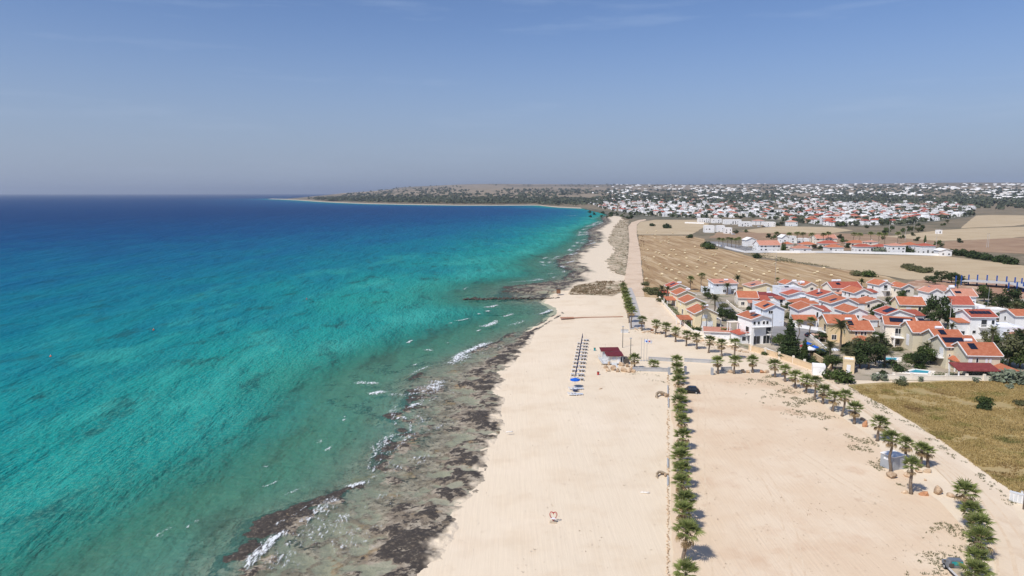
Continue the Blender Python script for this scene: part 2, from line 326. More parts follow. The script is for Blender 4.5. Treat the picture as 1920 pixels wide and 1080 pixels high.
# --- beach: a sand sheet that slides under the water
ys = np.exp(np.linspace(math.log(58), math.log(318), 300)); cs = np.concatenate([np.linspace(-12, 22, 90), np.linspace(23.5, 110, 34)])
S, Y = np.meshgrid(cs, ys); X = coast(Y) + S + (fbm(S * 0, Y, 6, 3) - .5) * 3 * sstep(12, 2, np.abs(S))
Z = -0.85 - 2.6 * sstep(-2, -12, S + (fbm(X, Y, 4, 3) - .5) * 5) + .87 * sstep(-8, 16, S) + (fbm(X, Y, 7, 4) - .5) * .16 * sstep(-2, 6, S)
Z = np.where(S > 24, .0, Z) + (fbm(X, Y, 2.2, 3) - .5) * .05
o = put('beach', npmesh('beach', np.stack([X, Y, Z], -1).reshape(-1, 3), gridfaces(*X.shape), 'sand')); tag(o, kind='structure')

# --- rock shelf and sea floor: one height field, rock standing out of the water where it is high
def shore_field(y0, y1, ky, s_in, s_out, nc, kx):
    ys = [y0]
    while ys[-1] < y1: ys.append(ys[-1] * (1 + ky))
    t = np.linspace(0, 1, nc); S0 = s_in - (s_in + s_out) * t
    S, Y = np.meshgrid(S0, np.array(ys)); S = S * np.where(S < 0, kx(Y), 1)
    X = coast(Y) + S
    return X, Y, S
def shore_z(X, Y, S):
    W = shelf(Y) * (0.82 + .5 * fbm(X * .25, Y, 9, 3)); e = -S
    q = e / np.maximum(W, .5)                                     # 0 at the sand, 1 at the outer edge
    big, mid, fine = fbm(X, Y, 7.5, 4), fbm(X + 60, Y * 1.1, 2.6, 4, .6), fbm(X, Y + 33, .8, 3)
    ridge = 1 - np.abs(2 * fbm(X * .8 + Y * .35, Y * .8 - X * .25, 3.4, 5, .6) - 1)
    rock = (big - .5) * .9 + (mid - .5) * .75 + (ridge - .72) * .55 + (fine - .5) * .22
    inner = np.exp(-((q - .17) / .17) ** 2); outer = np.exp(-((q - .97) / .10) ** 2)
    z = SEA + .02 + rock * .8 + .26 * inner - .27 * np.exp(-((q - .58) / .25) ** 2) - .05 * outer
    z = z + .10 * sstep(.3, 0, q) - sstep(0, -.3, q) * 1.2 - .9 * sstep(.97, 1.12, q) - np.clip(e - W, 0, 200) * .03 * sstep(1, 1.3, q)
    br = mid * .45 + fine * .25 + big * .30
    dark = inner * sstep(.40, .56, br) * .95 + outer * sstep(.36, .52, big * .6 + mid * .4) * 1.05 + .62 * sstep(.52, .60, br) * sstep(1.3, .9, q) + .6 * sstep(.56, .66, big * .7 + mid * .3) * sstep(1.05, 1.3, q) * sstep(3.2, 1.4, q)
    far = sstep(280, 300, Y)
    dark = dark + far * sstep(.40, .56, ridge * .45 + mid * .4) * sstep(-.15, .1, q) * sstep(1.35, 1.0, q) * sstep(.15, .7, q) * .55
    return z + far * .35 * np.exp(-((q - .4) / .5) ** 2) * sstep(.0, .1, q), np.clip(dark, 0, 1), rock, q
m = bpy.data.materials.new('reef'); m.use_nodes = True; MATS['reef'] = m
n, l = m.node_tree.nodes, m.node_tree.links; p = n['Principled BSDF']; p.inputs['Roughness'].default_value = .75; p.inputs['Specular IOR Level'].default_value = .3
def attr(n, name): a = n.new('ShaderNodeAttribute'); a.attribute_name = name; return a.outputs['Fac']
def noise(n, l, scale, vec=None, detail=7, rough=.6, st=None, rot=0):
    if vec is None: vec = n.new('ShaderNodeNewGeometry').outputs['Position']
    if st:
        mpn = n.new('ShaderNodeMapping'); mpn.inputs['Scale'].default_value = st; mpn.inputs['Rotation'].default_value[2] = rot; l.new(vec, mpn.inputs['Vector']); vec = mpn.outputs['Vector']
    t = n.new('ShaderNodeTexNoise'); t.inputs['Scale'].default_value = 1 / scale; t.inputs['Detail'].default_value = detail; t.inputs['Roughness'].default_value = rough
    l.new(vec, t.inputs['Vector']); return t.outputs['Fac']
def rng(n, l, v, a, b, c=0, d=1):
    r = n.new('ShaderNodeMapRange'); r.interpolation_type = 'SMOOTHSTEP'; r.inputs['From Min'].default_value = a; r.inputs['From Max'].default_value = b; r.inputs['To Min'].default_value = c; r.inputs['To Max'].default_value = d
    l.new(v, r.inputs['Value']); return r.outputs['Result']
def mixc(n, l, fac, a, b):
    x = n.new('ShaderNodeMix'); x.data_type = 'RGBA'
    for s, v in (('A', a), ('B', b)):
        if isinstance(v, tuple): x.inputs[s].default_value = (*v, 1)
        else: l.new(v, x.inputs[s])
    if isinstance(fac, float): x.inputs['Factor'].default_value = fac
    else: l.new(fac, x.inputs['Factor'])
    return x.outputs['Result']
def math_(n, l, op, a, b):
    x = n.new('ShaderNodeMath'); x.operation = op
    for i, v in enumerate((a, b)):
        if isinstance(v, (int, float)): x.inputs[i].default_value = v
        else: l.new(v, x.inputs[i])
    return x.outputs[0]
c = mixc(n, l, rng(n, l, noise(n, l, 2.2, detail=9, rough=.68), .42, .60), (.235, .19, .135), (.38, .325, .245))
c = mixc(n, l, rng(n, l, noise(n, l, .9, detail=9, rough=.7), .50, .62, 0, .85), c, (.095, .072, .05))
c = mixc(n, l, rng(n, l, noise(n, l, 6), .58, .68, 0, .5), c, (.32, .20, .075))
c = mixc(n, l, rng(n, l, attr(n, 'flat'), .2, 1, 0, .85), c, (.30, .295, .21))
dk = math_(n, l, 'ADD', attr(n, 'dark'), math_(n, l, 'MULTIPLY', math_(n, l, 'SUBTRACT', noise(n, l, .8, detail=9, rough=.74), .5), 3.2))
c = mixc(n, l, rng(n, l, dk, .42, .72), c, mixc(n, l, rng(n, l, noise(n, l, .5), .5, .7), (.055, .045, .036), (.15, .12, .09)))
c = mixc(n, l, rng(n, l, attr(n, 'sand'), 0, 1), c, SAND)
l.new(c, p.inputs['Base Color'])
b = n.new('ShaderNodeBump'); b.inputs['Distance'].default_value = .12; l.new(noise(n, l, .35), b.inputs['Height']); l.new(b.outputs['Normal'], p.inputs['Normal'])
def shore_obj(name, X, Y, S):
    z, dark, rock, q = shore_z(X, Y, S)
    flat = np.maximum(sstep(.02, -.14, rock) * sstep(1.02, .8, q) * sstep(.7, .3, dark), sstep(1.08, 1.3, q) * sstep(.5, .2, dark))
    sandm = sstep(.06, -.06, q + (fbm(X, Y, 3, 4) - .5) * .35) * (Y > 60)
    me = npmesh(name, np.stack([X, Y, z], -1).reshape(-1, 3), gridfaces(*X.shape)[:, ::-1], 'reef', attrs={'dark': dark, 'flat': flat, 'sand': sandm})
    return tag(put(name, me), kind='structure')
shore_obj('rock_shelf', *shore_field(62, 262, .0022, 5, 100, 430, lambda y: 1 + 0 * y))
X, Y, S = shore_field(262, 1500, .0026, 26, 75, 260, lambda y: 1 + (y - 262) / 900)
z, dark, rock, q = shore_z(X, Y, S)
up = sstep(-1, 14, S); z = z + up * (1.9 - .3) + sstep(4, 0, np.abs(S)) * .3; z = np.minimum(z, -.01 + (fbm(X, Y, 5, 3) - .5) * .12 + .35 * sstep(0, 3, S) * sstep(14, 4, S) * fbm(X, Y, 6, 3))
z = np.maximum(z, SEA + .05 + .5 * sstep(-7, 2, S + (fbm(X, Y, 9, 3) - .5) * 9) - 1.2 * sstep(-5, -12, S))
z = np.where(Y < 316, np.minimum(z, -1.0 - .3 * sstep(330, 318, Y)), z)
z = np.where((Y < 312) & (S > -3), -2.0, z)
flat = sstep(.02, -.14, rock) * sstep(1.02, .8, q) * sstep(.7, .3, dark)
sandm = sstep(-4, 3, S + (fbm(X, Y, 11, 4) - .5) * 16)
me = npmesh('rocky_coast', np.stack([X, Y, z], -1).reshape(-1, 3), gridfaces(*X.shape)[:, ::-1], 'reef', attrs={'dark': dark * (1 - .9 * sandm), 'flat': flat, 'sand': sandm * .9})
tag(put('rocky_coast', me), kind='structure')

# --- the sea
m = bpy.data.materials.new('sea_water'); m.use_nodes = True; MATS['sea_water'] = m
n, l = m.node_tree.nodes, m.node_tree.links; n.clear()
off = attr(n, 'off')
cr = n.new('ShaderNodeValToRGB'); cr.color_ramp.interpolation = 'EASE'
lg = math_(n, l, 'LOGARITHM', math_(n, l, 'ADD', math_(n, l, 'MAXIMUM', off, 0.0), 12.0), 10.0)       # log10(off+12): 1.08 .. 4
pat = noise(n, l, 34, st=(1, .45, 1), rot=R(40), detail=5)
lg = math_(n, l, 'ADD', lg, rng(n, l, pat, .3, .7, -.10, .10))
l.new(rng(n, l, lg, 1.0, 3.4), cr.inputs['Fac']); cr.color_ramp.interpolation = 'LINEAR'
mr = [x for x in n if x.type == 'MAP_RANGE'][-1]; mr.interpolation_type = 'LINEAR'
e = cr.color_ramp.elements
STOPS = [(0.03, (.11, .23, .175)), (.20, (.034, .27, .20)), (.36, (.008, .25, .23)), (.50, (.003, .17, .225)), (.63, (.002, .115, .22)), (.78, (.002, .065, .185)), (1.0, (.003, .040, .145))]
e[0].position, e[0].color = STOPS[0][0], (*STOPS[0][1], 1); e[1].position, e[1].color = STOPS[-1][0], (*STOPS[-1][1], 1)
for pz, cl in STOPS[1:-1]:
    q_ = e.new(pz); q_.color = (*cl, 1)
body = cr.outputs['Color']
# weed beds and pale sand on the bottom seen through the water
weed = rng(n, l, noise(n, l, 9, st=(1, .42, 1), rot=R(38), detail=9, rough=.66), .53, .66, 0, .7)
weed = math_(n, l, 'MULTIPLY', weed, rng(n, l, off, 5, 260, 1, .35))
body = mixc(n, l, weed, body, (.012, .075, .075))
pale = rng(n, l, noise(n, l, 24, st=(1, .5, 1), rot=R(35), detail=6), .50, .66, 0, .55)
pale = math_(n, l, 'MULTIPLY', pale, rng(n, l, off, 60, 200, 1, 0))
body = mixc(n, l, pale, body, (.045, .36, .31))
speck = rng(n, l, noise(n, l, .8, detail=4, rough=.65), .46, .66, .0, .5)
speck = math_(n, l, 'MULTIPLY', speck, rng(n, l, off, 8, 130, 1, .10))
body = mixc(n, l, speck, body, (.13, .36, .27))
dif = n.new('ShaderNodeBsdfDiffuse'); l.new(body, dif.inputs['Color'])
tr = n.new('ShaderNodeBsdfTransparent'); l.new(mixc(n, l, rng(n, l, off, -3, 14), (.97, .985, .97), (.62, .88, .82)), tr.inputs['Color'])
m1 = n.new('ShaderNodeMixShader'); l.new(math_(n, l, 'MAXIMUM', rng(n, l, off, -12, 5, .03, .36), rng(n, l, off, 0, 46, 0, 1)), m1.inputs['Fac']); l.new(tr.outputs[0], m1.inputs[1]); l.new(dif.outputs[0], m1.inputs[2])
gl = n.new('ShaderNodeBsdfGlossy'); gl.inputs['Roughness'].default_value = .18
fr = n.new('ShaderNodeFresnel'); fr.inputs['IOR'].default_value = 1.33
m2 = n.new('ShaderNodeMixShader'); l.new(math_(n, l, 'MULTIPLY', fr.outputs[0], .15), m2.inputs['Fac']); l.new(m1.outputs[0], m2.inputs[1]); l.new(gl.outputs[0], m2.inputs[2])
w1 = noise(n, l, 7, st=(1, .30, 1), rot=R(38), detail=6, rough=.62); w2 = noise(n, l, 1.5, st=(1, .4, 1), rot=R(44), detail=5, rough=.6); w3 = noise(n, l, 55, st=(1, .22, 1), rot=R(34), detail=3)
hh = math_(n, l, 'ADD', math_(n, l, 'MULTIPLY', w1, 1.5), math_(n, l, 'ADD', math_(n, l, 'MULTIPLY', w2, .34), math_(n, l, 'MULTIPLY', w3, 4.0)))
b = n.new('ShaderNodeBump'); b.inputs['Distance'].default_value = 2.3; l.new(hh, b.inputs['Height'])
for nd in (dif, gl, fr): l.new(b.outputs['Normal'], nd.inputs['Normal'])
out = n.new('ShaderNodeOutputMaterial'); l.new(m2.outputs[0], out.inputs['Surface'])
th = np.radians(np.linspace(-50, 24, 420)); rr = np.exp(np.linspace(math.log(50), math.log(60000), 520))
T, RR = np.meshgrid(th, rr); X, Y = RR * np.sin(T), RR * np.cos(T)
lineP = [(float(coast(y) - shelf(y)), y) for y in np.exp(np.linspace(math.log(50), math.log(1480), 60))] + [(p.x, p.y) for p in FAR_COAST] + [(TIP.x + 200, TIP.y + 900)]
D = np.full(X.shape, 1e9)
for (ax, ay), (bx, by) in zip(lineP, lineP[1:]):
    vx, vy = bx - ax, by - ay; t = np.clip(((X - ax) * vx + (Y - ay) * vy) / (vx * vx + vy * vy + 1e-9), 0, 1)
    D = np.minimum(D, np.hypot(X - ax - t * vx, Y - ay - t * vy))
ins = (X > coast(Y) - shelf(Y)) & (Y < 1480); D = np.where(ins, -D, D)
D = np.where(D > 0, D * (1 + 2.2 * sstep(250, 1800, Y)), D)                      # the bay shelves off faster
amp = sstep(2, 40, D) * sstep(900, 250, RR)
Zs = SEA + amp * (.30 * (fbm(X * .79 - Y * .61, (X * .61 + Y * .79) * .25, 9, 3) - .5) + .12 * np.sin((X * .83 - Y * .56) / 4.2 + 5 * fbm(X, Y, 60, 2)))
o = put('sea', npmesh('sea', np.stack([X, Y, Zs], -1).reshape(-1, 3), gridfaces(*X.shape), 'sea_water', attrs={'off': D})); tag(o, kind='structure')

# --- foam of breaking waves: ragged low ridges of white water
m = bpy.data.materials.new('foam'); m.use_nodes = True; MATS['foam'] = m
n, l = m.node_tree.nodes, m.node_tree.links; p = n['Principled BSDF']; p.inputs['Base Color'].default_value = (.80, .82, .82, 1); p.inputs['Roughness'].default_value = .8
v = math_(n, l, 'ADD', attr(n, 'core'), math_(n, l, 'MULTIPLY', math_(n, l, 'SUBTRACT', noise(n, l, .42, detail=8, rough=.7, st=(1, .35, 1), rot=R(40)), .5), 4.0))
l.new(rng(n, l, v, .40, 1.15, 0, .92), p.inputs['Alpha'])
FOAM = [([(455, 1075), (480, 1045), (510, 1015), (545, 990)], 2.2, 1), ([(560, 985), (600, 955), (640, 930)], 3.6, .62), ([(648, 917), (668, 911), (690, 903)], 1.6, 1), ([(690, 940), (740, 925)], 1.5, .5),
        ([(575, 1010), (625, 985), (660, 960)], 3.0, .48), ([(770, 880), (800, 862), (812, 850)], 2.0, .5), ([(770, 862), (800, 858)], 2.5, .55), ([(745, 788), (752, 783), (760, 788)], 1.5, 1), ([(768, 768), (780, 758), (790, 762)], 2.2, 1),
        ([(660, 717), (690, 718), (712, 722)], 3.4, .8), ([(688, 741), (705, 738), (722, 733)], 2.6, 1.1), ([(720, 740), (760, 742), (800, 736)], 3.2, .6), ([(795, 742), (812, 728), (828, 710)], 4.6, .9), ([(772, 735), (800, 725)], 3, .7),
        ([(835, 690), (862, 668), (895, 652), (932, 638)], 3.4, 1.05), ([(850, 682), (885, 662)], 4.5, .7), ([(800, 815), (830, 800), (860, 790)], 2.0, .5), ([(780, 780), (800, 800)], 2.2, .5),
        ([(762, 645), (768, 641), (774, 638)], 1.5, 1.1), ([(800, 655), (812, 660)], 2.5, .7), ([(850, 603), (868, 601), (884, 597)], 2.2, 1), ([(893, 614), (915, 612), (930, 605), (936, 600)], 3, 1), ([(905, 577), (922, 576), (936, 571)], 3, .95), ([(940, 595), (955, 592), (965, 588)], 2.6, .9),
        ([(1008, 592), (1025, 586), (1038, 580)], 2.4, 1), ([(895, 622), (902, 619)], 1.5, 1.1), ([(897, 590), (903, 589)], 2, 1.1), ([(913, 585), (918, 583)], 2, 1.1), ([(958, 612), (975, 606), (985, 600)], 3, .6), ([(838, 644), (844, 643)], 1, .9), ([(845, 607), (848, 606)], 1.5, 1),
        ([(1060, 495), (1075, 490), (1092, 484)], 3.5, 1), ([(1028, 487), (1050, 485)], 4, .8), ([(1068, 480), (1085, 473)], 5, .8), ([(1060, 470), (1075, 468)], 4, .6), ([(1000, 525), (1020, 523)], 3.5, .7), ([(1100, 460), (1125, 452)], 6, .8), ([(1080, 443), (1110, 438)], 8, .8), ([(1095, 426), (1120, 420)], 9, .7),
        ([(1060, 405), (1085, 404)], 14, .7), ([(1105, 410), (1125, 408)], 9, .6), ([(1020, 515), (1045, 512)], 3.0, .6), ([(1110, 398), (1125, 399)], 12, .6), ([(1088, 452), (1105, 448)], 6, .6), ([(620, 1040), (660, 1015)], 2.4, .42), ([(700, 1000), (720, 985)], 1.8, .42), ([(505, 1065), (560, 1030)], 3, .5),
        ([(496, 878), (501, 875)], .8, 1), ([(1150, 412), (1158, 405)], 6, .5)]
FOAM = [([g(x, y, SEA) for x, y in pts], wd * .62, st * .95) for pts, wd, st in FOAM]
rf_ = random.Random(4)
for q0, wd, st, ln in [(1.0, .8, .50, 10)] * 16 + [(.80, 1.8, .30, 8)] * 16 + [(.55, 1.8, .22, 7)] * 10 + [(1.5, .7, .5, 4)] * 8:      # wash along the outer edge of the shelf
    y0 = rf_.uniform(76, 205); L = ln * rf_.uniform(.6, 1.4); qq = q0 * rf_.uniform(.85, 1.15)
    FOAM.append(([Vector((float(coast(y) - shelf(y) * qq), y, SEA)) for y in np.linspace(y0, y0 + L, 5)], wd * rf_.uniform(.7, 1.3), st * rf_.uniform(.8, 1.2)))
for k_ in range(60):                                     # wash on the rocky coast farther off
    y0 = rf_.uniform(300, 1100); L = y0 * .03; qq = rf_.uniform(.7, 1.8)
    FOAM.append(([Vector((float(coast(y) - shelf(y) * qq), y, SEA)) for y in np.linspace(y0, y0 + L, 4)], y0 * .005 * rf_.uniform(.5, 1.2), rf_.uniform(.45, .8)))
V, Fc, Cc = [], [], []
for P, wd, st in FOAM:
    L = sum((b - a).length for a, b in zip(P, P[1:])); nl, nw = max(8, int(L / max(.5, P[0].y * .004))), 9
    n0 = len(V)
    for i in range(nl + 1):
        t = i / nl * (len(P) - 1); k_ = min(int(t), len(P) - 2); c_ = P[k_].lerp(P[k_ + 1], t - k_); d_ = (P[min(k_ + 1, len(P) - 1)] - P[k_]).normalized(); nr = Vector((d_.y, -d_.x, 0))
        for j in range(nw):
            s_ = j / (nw - 1) * 2 - 1
            ww = wd * (.55 + .9 * float(fbm(c_.x, c_.y, 2.5, 3)))
            q_ = c_ + nr * (s_ * ww + (float(fbm(c_.x, c_.y + 50, 6, 3)) - .5) * wd * .9)
            core = (1 - abs(s_ + .15) ** 1.5) * min(1, 5 * min(i / nl, 1 - i / nl)) * st
            V.append((q_.x, q_.y, SEA + .15 + .10 * max(0, core) + .05 * s_)); Cc.append(core)
    Fc += [(n0 + i * nw + j, n0 + i * nw + j + 1, n0 + (i + 1) * nw + j + 1, n0 + (i + 1) * nw + j) for i in range(nl) for j in range(nw - 1)]
o = put('sea_foam', npmesh('sea_foam', V, Fc, 'foam', attrs={'core': Cc})); tag(o, 'white foam of waves breaking over the rock shelf', 'foam', kind='stuff')

# --- zones of the land
sheet('parking_lot', [(1262, 1140), (1262, 900), (1262, 712), (1300, 704), (1345, 703), (1440, 700), (1500, 725), (1560, 770), (1625, 815), (1668, 860), (1710, 905), (1775, 945), (1800, 990), (1812, 1060), (1815, 1140)], .075, 'lot', .9)
sheet('dirt_road', [(1875, 1140), (1868, 1060), (1845, 985), (1800, 930), (1745, 870), (1700, 820), (1650, 785), (1600, 752), (1540, 715), (1460, 690), (1380, 668), (1300, 640), (1240, 622), (1200, 612), (1200, 604),
      (1262, 608), (1300, 622), (1350, 640), (1400, 655), (1450, 668), (1510, 684), (1560, 708), (1615, 740), (1660, 772), (1720, 808), (1790, 858), (1850, 905), (1900, 950), (1935, 1000), (1960, 1060), (1980, 1140)], .09, 'dirt_road', .5)
sheet('sand_apron', [(1195, 607), (1187, 585), (1190, 560), (1200, 556), (1240, 560), (1262, 580), (1290, 604), (1330, 632), (1300, 640), (1260, 627)], .083, 'dirt_road', .6)
sheet('coast_road', [(1168, 556), (1172, 520), (1178, 480), (1180, 450), (1178, 425), (1184, 417), (1198, 412.5), (1210, 411), (1212, 413), (1200, 416), (1194, 422), (1194, 440), (1200, 470), (1203, 500), (1206, 530), (1208, 556)], .10, 'coast_road', .45)
sheet('paved_road', [(1181, 618), (1177, 585), (1176, 556), (1175, 540), (1184, 540), (1191, 556), (1199, 585), (1209, 616)], .115, 'paving', .1)
sheet('stubble_field', [(1208, 560), (1206, 530), (1203, 500), (1200, 470), (1197, 447), (1199, 441), (1290, 442), (1320, 448), (1330, 462), (1378, 472), (1420, 486), (1480, 490), (1530, 500), (1600, 508), (1660, 518), (1700, 532), (1690, 548), (1600, 546), (1500, 552), (1400, 552), (1262, 562)], .03, 'stubble', 1.2, 5)
sheet('upper_field', [(1196, 440), (1194, 424), (1200, 416), (1230, 412), (1310, 413), (1330, 420), (1310, 432), (1296, 440)], .03, 'gold_field', 1.5, 6)
sheet('wheat_field', [(1400, 476), (1480, 473), (1640, 478), (1770, 480), (1850, 490), (1960, 503), (2100, 510), (2100, 540), (1960, 532), (1880, 527), (1780, 525), (1700, 524), (1640, 514), (1560, 502), (1490, 490), (1440, 484)], .045, 'gold_field', 1.2, 5)
sheet('building_plot', [(1690, 534), (1720, 525), (1800, 526), (1960, 534), (2060, 545), (2060, 562), (1900, 560), (1860, 556), (1800, 548), (1720, 545)], .06, 'red_earth', .8)
sheet('village_ground', [(1240, 560), (1290, 548), (1400, 546), (1600, 544), (1760, 548), (1900, 558), (2100, 570), (2150, 715), (1920, 716), (1700, 714), (1590, 712), (1540, 700), (1470, 676), (1400, 655), (1340, 634), (1290, 606)], .05, 'yard', .6)
sheet('grass_lot', [(1588, 722), (1640, 718), (1780, 714), (1920, 713), (2150, 713), (2250, 1000), (2060, 1060), (1960, 985), (1905, 930), (1850, 888), (1790, 845), (1720, 796), (1660, 762), (1615, 738)], .065, 'grass_soil', .8, 2)
sheet('village_street', [(1338, 566), (1360, 566), (1380, 585), (1400, 598), (1440, 610), (1470, 612), (1545, 618), (1600, 628), (1600, 640), (1545, 640), (1500, 640), (1450, 636), (1442, 622), (1400, 612), (1372, 602), (1350, 585)], .085, 'asphalt', .15)
sheet('field_road', [(1320, 453), (1345, 453), (1400, 462), (1440, 472.5), (1425, 475), (1380, 472), (1345, 462)], .07, 'asphalt', .3)
sheet('coastal_scrub', [(1172, 545), (1148, 556), (1066, 551), (1078, 536), (1120, 527), (1170, 527)], .045, 'scrub_soil', 1.0)
sheet('coastal_scrub', [(1174, 516), (1150, 512), (1136, 490), (1155, 470), (1140, 450), (1153, 425), (1165, 412), (1178, 412), (1177, 440), (1178, 470)], .045, 'scrub_soil', 3.5)
for i, (poly, mt) in enumerate([([(1560, 470), (1545, 455), (1330, 446), (1345, 436), (1480, 434), (1640, 440), (1760, 446), (1770, 462)], 'brown_field'), ([(1390, 432), (1460, 424), (1560, 426), (1600, 432), (1560, 437), (1420, 437)], 'gold_field'),
        ([(1660, 444), (1760, 432), (1820, 428), (1960, 424), (1960, 440), (1880, 448), (1760, 452)], 'gold_field'), ([(1800, 428), (1830, 404), (1960, 400), (1960, 415), (1900, 424)], 'gold_field'), ([(1770, 470), (1770, 453), (1880, 447), (1980, 443), (1980, 478), (1880, 474)], 'brown_field'), ([(1800, 400), (1820, 395), (1960, 388), (1960, 398)], 'gold_field')]):
    sheet('field', poly, .04 + .004 * i, mt, 1.5, 8)
# wheel tracks pressed into the loose ground
mat('track', (.66, .51, .355), [((.72, .58, .42), 1.2, .42, .60, .9), ((.58, .44, .30), .6, .52, .68, .6)], bump=.03, bscale=.25)
def track(pts, z, wd=.26, gap=1.5):
    P = [g(*p) for p in pts]; Q = []
    for i in range(len(P) - 1):
        a, b, c_, d = P[max(i - 1, 0)], P[i], P[i + 1], P[min(i + 2, len(P) - 1)]
        for k in range(24):
            t = k / 24; Q.append(.5 * ((2 * b) + (c_ - a) * t + (2 * a - 5 * b + 4 * c_ - d) * t * t + (3 * b - a - 3 * c_ + d) * t ** 3))
    V, Fc = [], []
    for sd in (-1, 1):
        n0 = len(V)
        for i, q in enumerate(Q):
            d = (Q[min(i + 1, len(Q) - 1)] - Q[max(i - 1, 0)]).normalized(); nr = Vector((-d.y, d.x, 0)); w = wd * (.35 + 1.1 * float(fbm(q.x, q.y, 1.7, 3))); m_ = q + nr * (sd * gap / 2 + .15 * (float(fbm(q.x, q.y, 3, 2)) - .5))
            V += [tuple(m_ - nr * w / 2)[:2] + (z,), tuple(m_ + nr * w / 2)[:2] + (z,)]
        Fc += [(n0 + 2 * i, n0 + 2 * i + 2, n0 + 2 * i + 3, n0 + 2 * i + 1) for i in range(len(Q) - 1)]
    tag(put('wheel_track', npmesh('wheel_track', V, np.array(Fc)[:, ::-1], 'track', False)), kind='structure')
for i_, pts in enumerate([[(1325, 1100), (1318, 980), (1312, 860), (1316, 770), (1312, 710)], [(1500, 1100), (1470, 960), (1400, 840), (1345, 760), (1322, 715)], [(1780, 1040), (1690, 970), (1560, 890), (1440, 810), (1360, 745)]]): track(pts, .0795 + .0035 * i_)
for i_, pts in enumerate([[(1890, 1090), (1868, 1000), (1800, 905), (1715, 835), (1620, 765), (1530, 705), (1440, 676), (1340, 645)], [(1925, 1090), (1900, 1010), (1835, 925), (1750, 855), (1650, 785), (1560, 722), (1470, 688), (1370, 660)]]): track(pts, .0945 + .0035 * i_, .3, 1.6)
# far patchwork of fields, following the hills
rnd = random.Random(21)
fp = [(1040, 371, 190, 4), (1160, 366, 140, 3), (1250, 371, 160, 6), (1340, 362, 140, 4), (1440, 358, 200, 4), (1580, 356, 240, 5), (1700, 366, 120, 5), (1820, 362, 180, 4), (1900, 374, 130, 4), (1640, 373, 90, 4), (1560, 371, 90, 3), (1480, 366, 130, 3), (1880, 354, 200, 3), (760, 366, 190, 3), (850, 360, 260, 4), (930, 353, 200, 3), (720, 359, 180, 3), (1060, 352, 160, 3), (1150, 357, 120, 3), (1250, 351, 150, 2), (1400, 350, 130, 2), (980, 365, 150, 3), (660, 372, 80, 2), (880, 349, 140, 2), (1000, 346, 90, 2)]
def hit_hill(px, py):                             # where the ray through a pixel meets the hills
    lo, hi = 1500.0, 12500.0
    for i in range(60):
        r = lo + (hi - lo) * i / 59
        u, v = (px - 960) / F, (540 - py) / F; dz = -math.sin(PITCH) + v * math.cos(PITCH); dy = math.cos(PITCH) + v * math.sin(PITCH)
        if CAM_H + r * dz / dy <= terrain(u / dy * r, r): return u / dy * r, r
    return None
for i, (px, py, w, h) in enumerate(fp):
    c_ = hit_hill(px, py)
    if not c_: continue
    x0, y0 = c_; W2 = w * y0 / F / 2; D2 = min(900, max(90, h * y0 * y0 / (80 * F))); a_ = rnd.uniform(-.15, .15); nn = 12; V = []
    for a in range(nn + 1):
        for b_ in range(nn + 1):
            lx, ly = (a / nn * 2 - 1) * W2, (b_ / nn * 2 - 1) * D2
            x, y = x0 + lx * math.cos(a_) - ly * math.sin(a_), y0 + lx * math.sin(a_) + ly * math.cos(a_)
            if a in (0, nn) or b_ in (0, nn): x += rnd.uniform(-.06, .06) * W2; y += rnd.uniform(-.15, .15) * D2
            V.append((x, y, terrain(x, y) + 1.2))
    me = npmesh('field', V, gridfaces(nn + 1, nn + 1)[:, ::-1], 'far_field'); tag(put('field', me), kind='structure')
# pale strand along the far bay
V = []
cc = FAR_COAST[1:]
pts = []
for a, b_ in zip(cc, cc[1:]):
    for i in range(12): pts.append(a.lerp(b_, i / 12))
for p_ in pts:
    r = p_.y; d_ = 22 + r * r / 140000
    V += [(p_.x, p_.y - 8, -.9), (p_.x * (1 + .2 * d_ / r), p_.y + d_ * .4, .9 + terrain(p_.x, p_.y + 30) * .02), (p_.x * (1 + .5 * d_ / r), p_.y + d_, 1.3)]
o = put('far_beach', npmesh('far_beach', V, gridfaces(len(pts), 3), 'far_sand')); tag(o, kind='structure')

# ================================================================== PLANTS
def leafcloud(rs, blobs, n, size, up=.35, seed=1, inner=.55):
    """leaf-sized faces spread through a volume of blobs (x, y, z, rx, ry, rz)"""
    r = np.random.RandomState(seed); B = np.array(blobs, float); w = B[:, 3] * B[:, 4] * B[:, 5]; idx = r.choice(len(B), n, p=w / w.sum())
    d = r.normal(size=(n, 3)); d /= np.linalg.norm(d, axis=1)[:, None]
    rad = (inner + (1 - inner) * r.rand(n) ** .6)[:, None] * (1 + .16 * r.normal(size=(n, 1)))
    c = B[idx, :3] + d * rad * B[idx, 3:]
    nrm = d + r.normal(size=(n, 3)) * .55; nrm[:, 2] += up; nrm /= np.linalg.norm(nrm, axis=1)[:, None]
    t = np.cross(nrm, r.normal(size=(n, 3))); t /= np.linalg.norm(t, axis=1)[:, None]; b = np.cross(nrm, t)
    s = size * (.55 + .9 * r.rand(n))[:, None]
    V = np.stack([c - t * s, c - b * s * .55, c + t * s, c + b * s * .55], 1).reshape(-1, 3)
    return V, np.arange(n * 4).reshape(n, 4)
def blobs_crown(seed, n, R_, H_, z0, br):
    r = random.Random(seed); out = []
    for i in range(n):
        a, q, zz = r.uniform(0, 6.28), math.sqrt(r.random()), r.random()
        rr_ = R_ * q * (1 - .55 * abs(zz - .4)); s = br * r.uniform(.65, 1.25)
        out.append((rr_ * math.cos(a), rr_ * math.sin(a), z0 + zz * H_, s, s, s * .78))
    return out
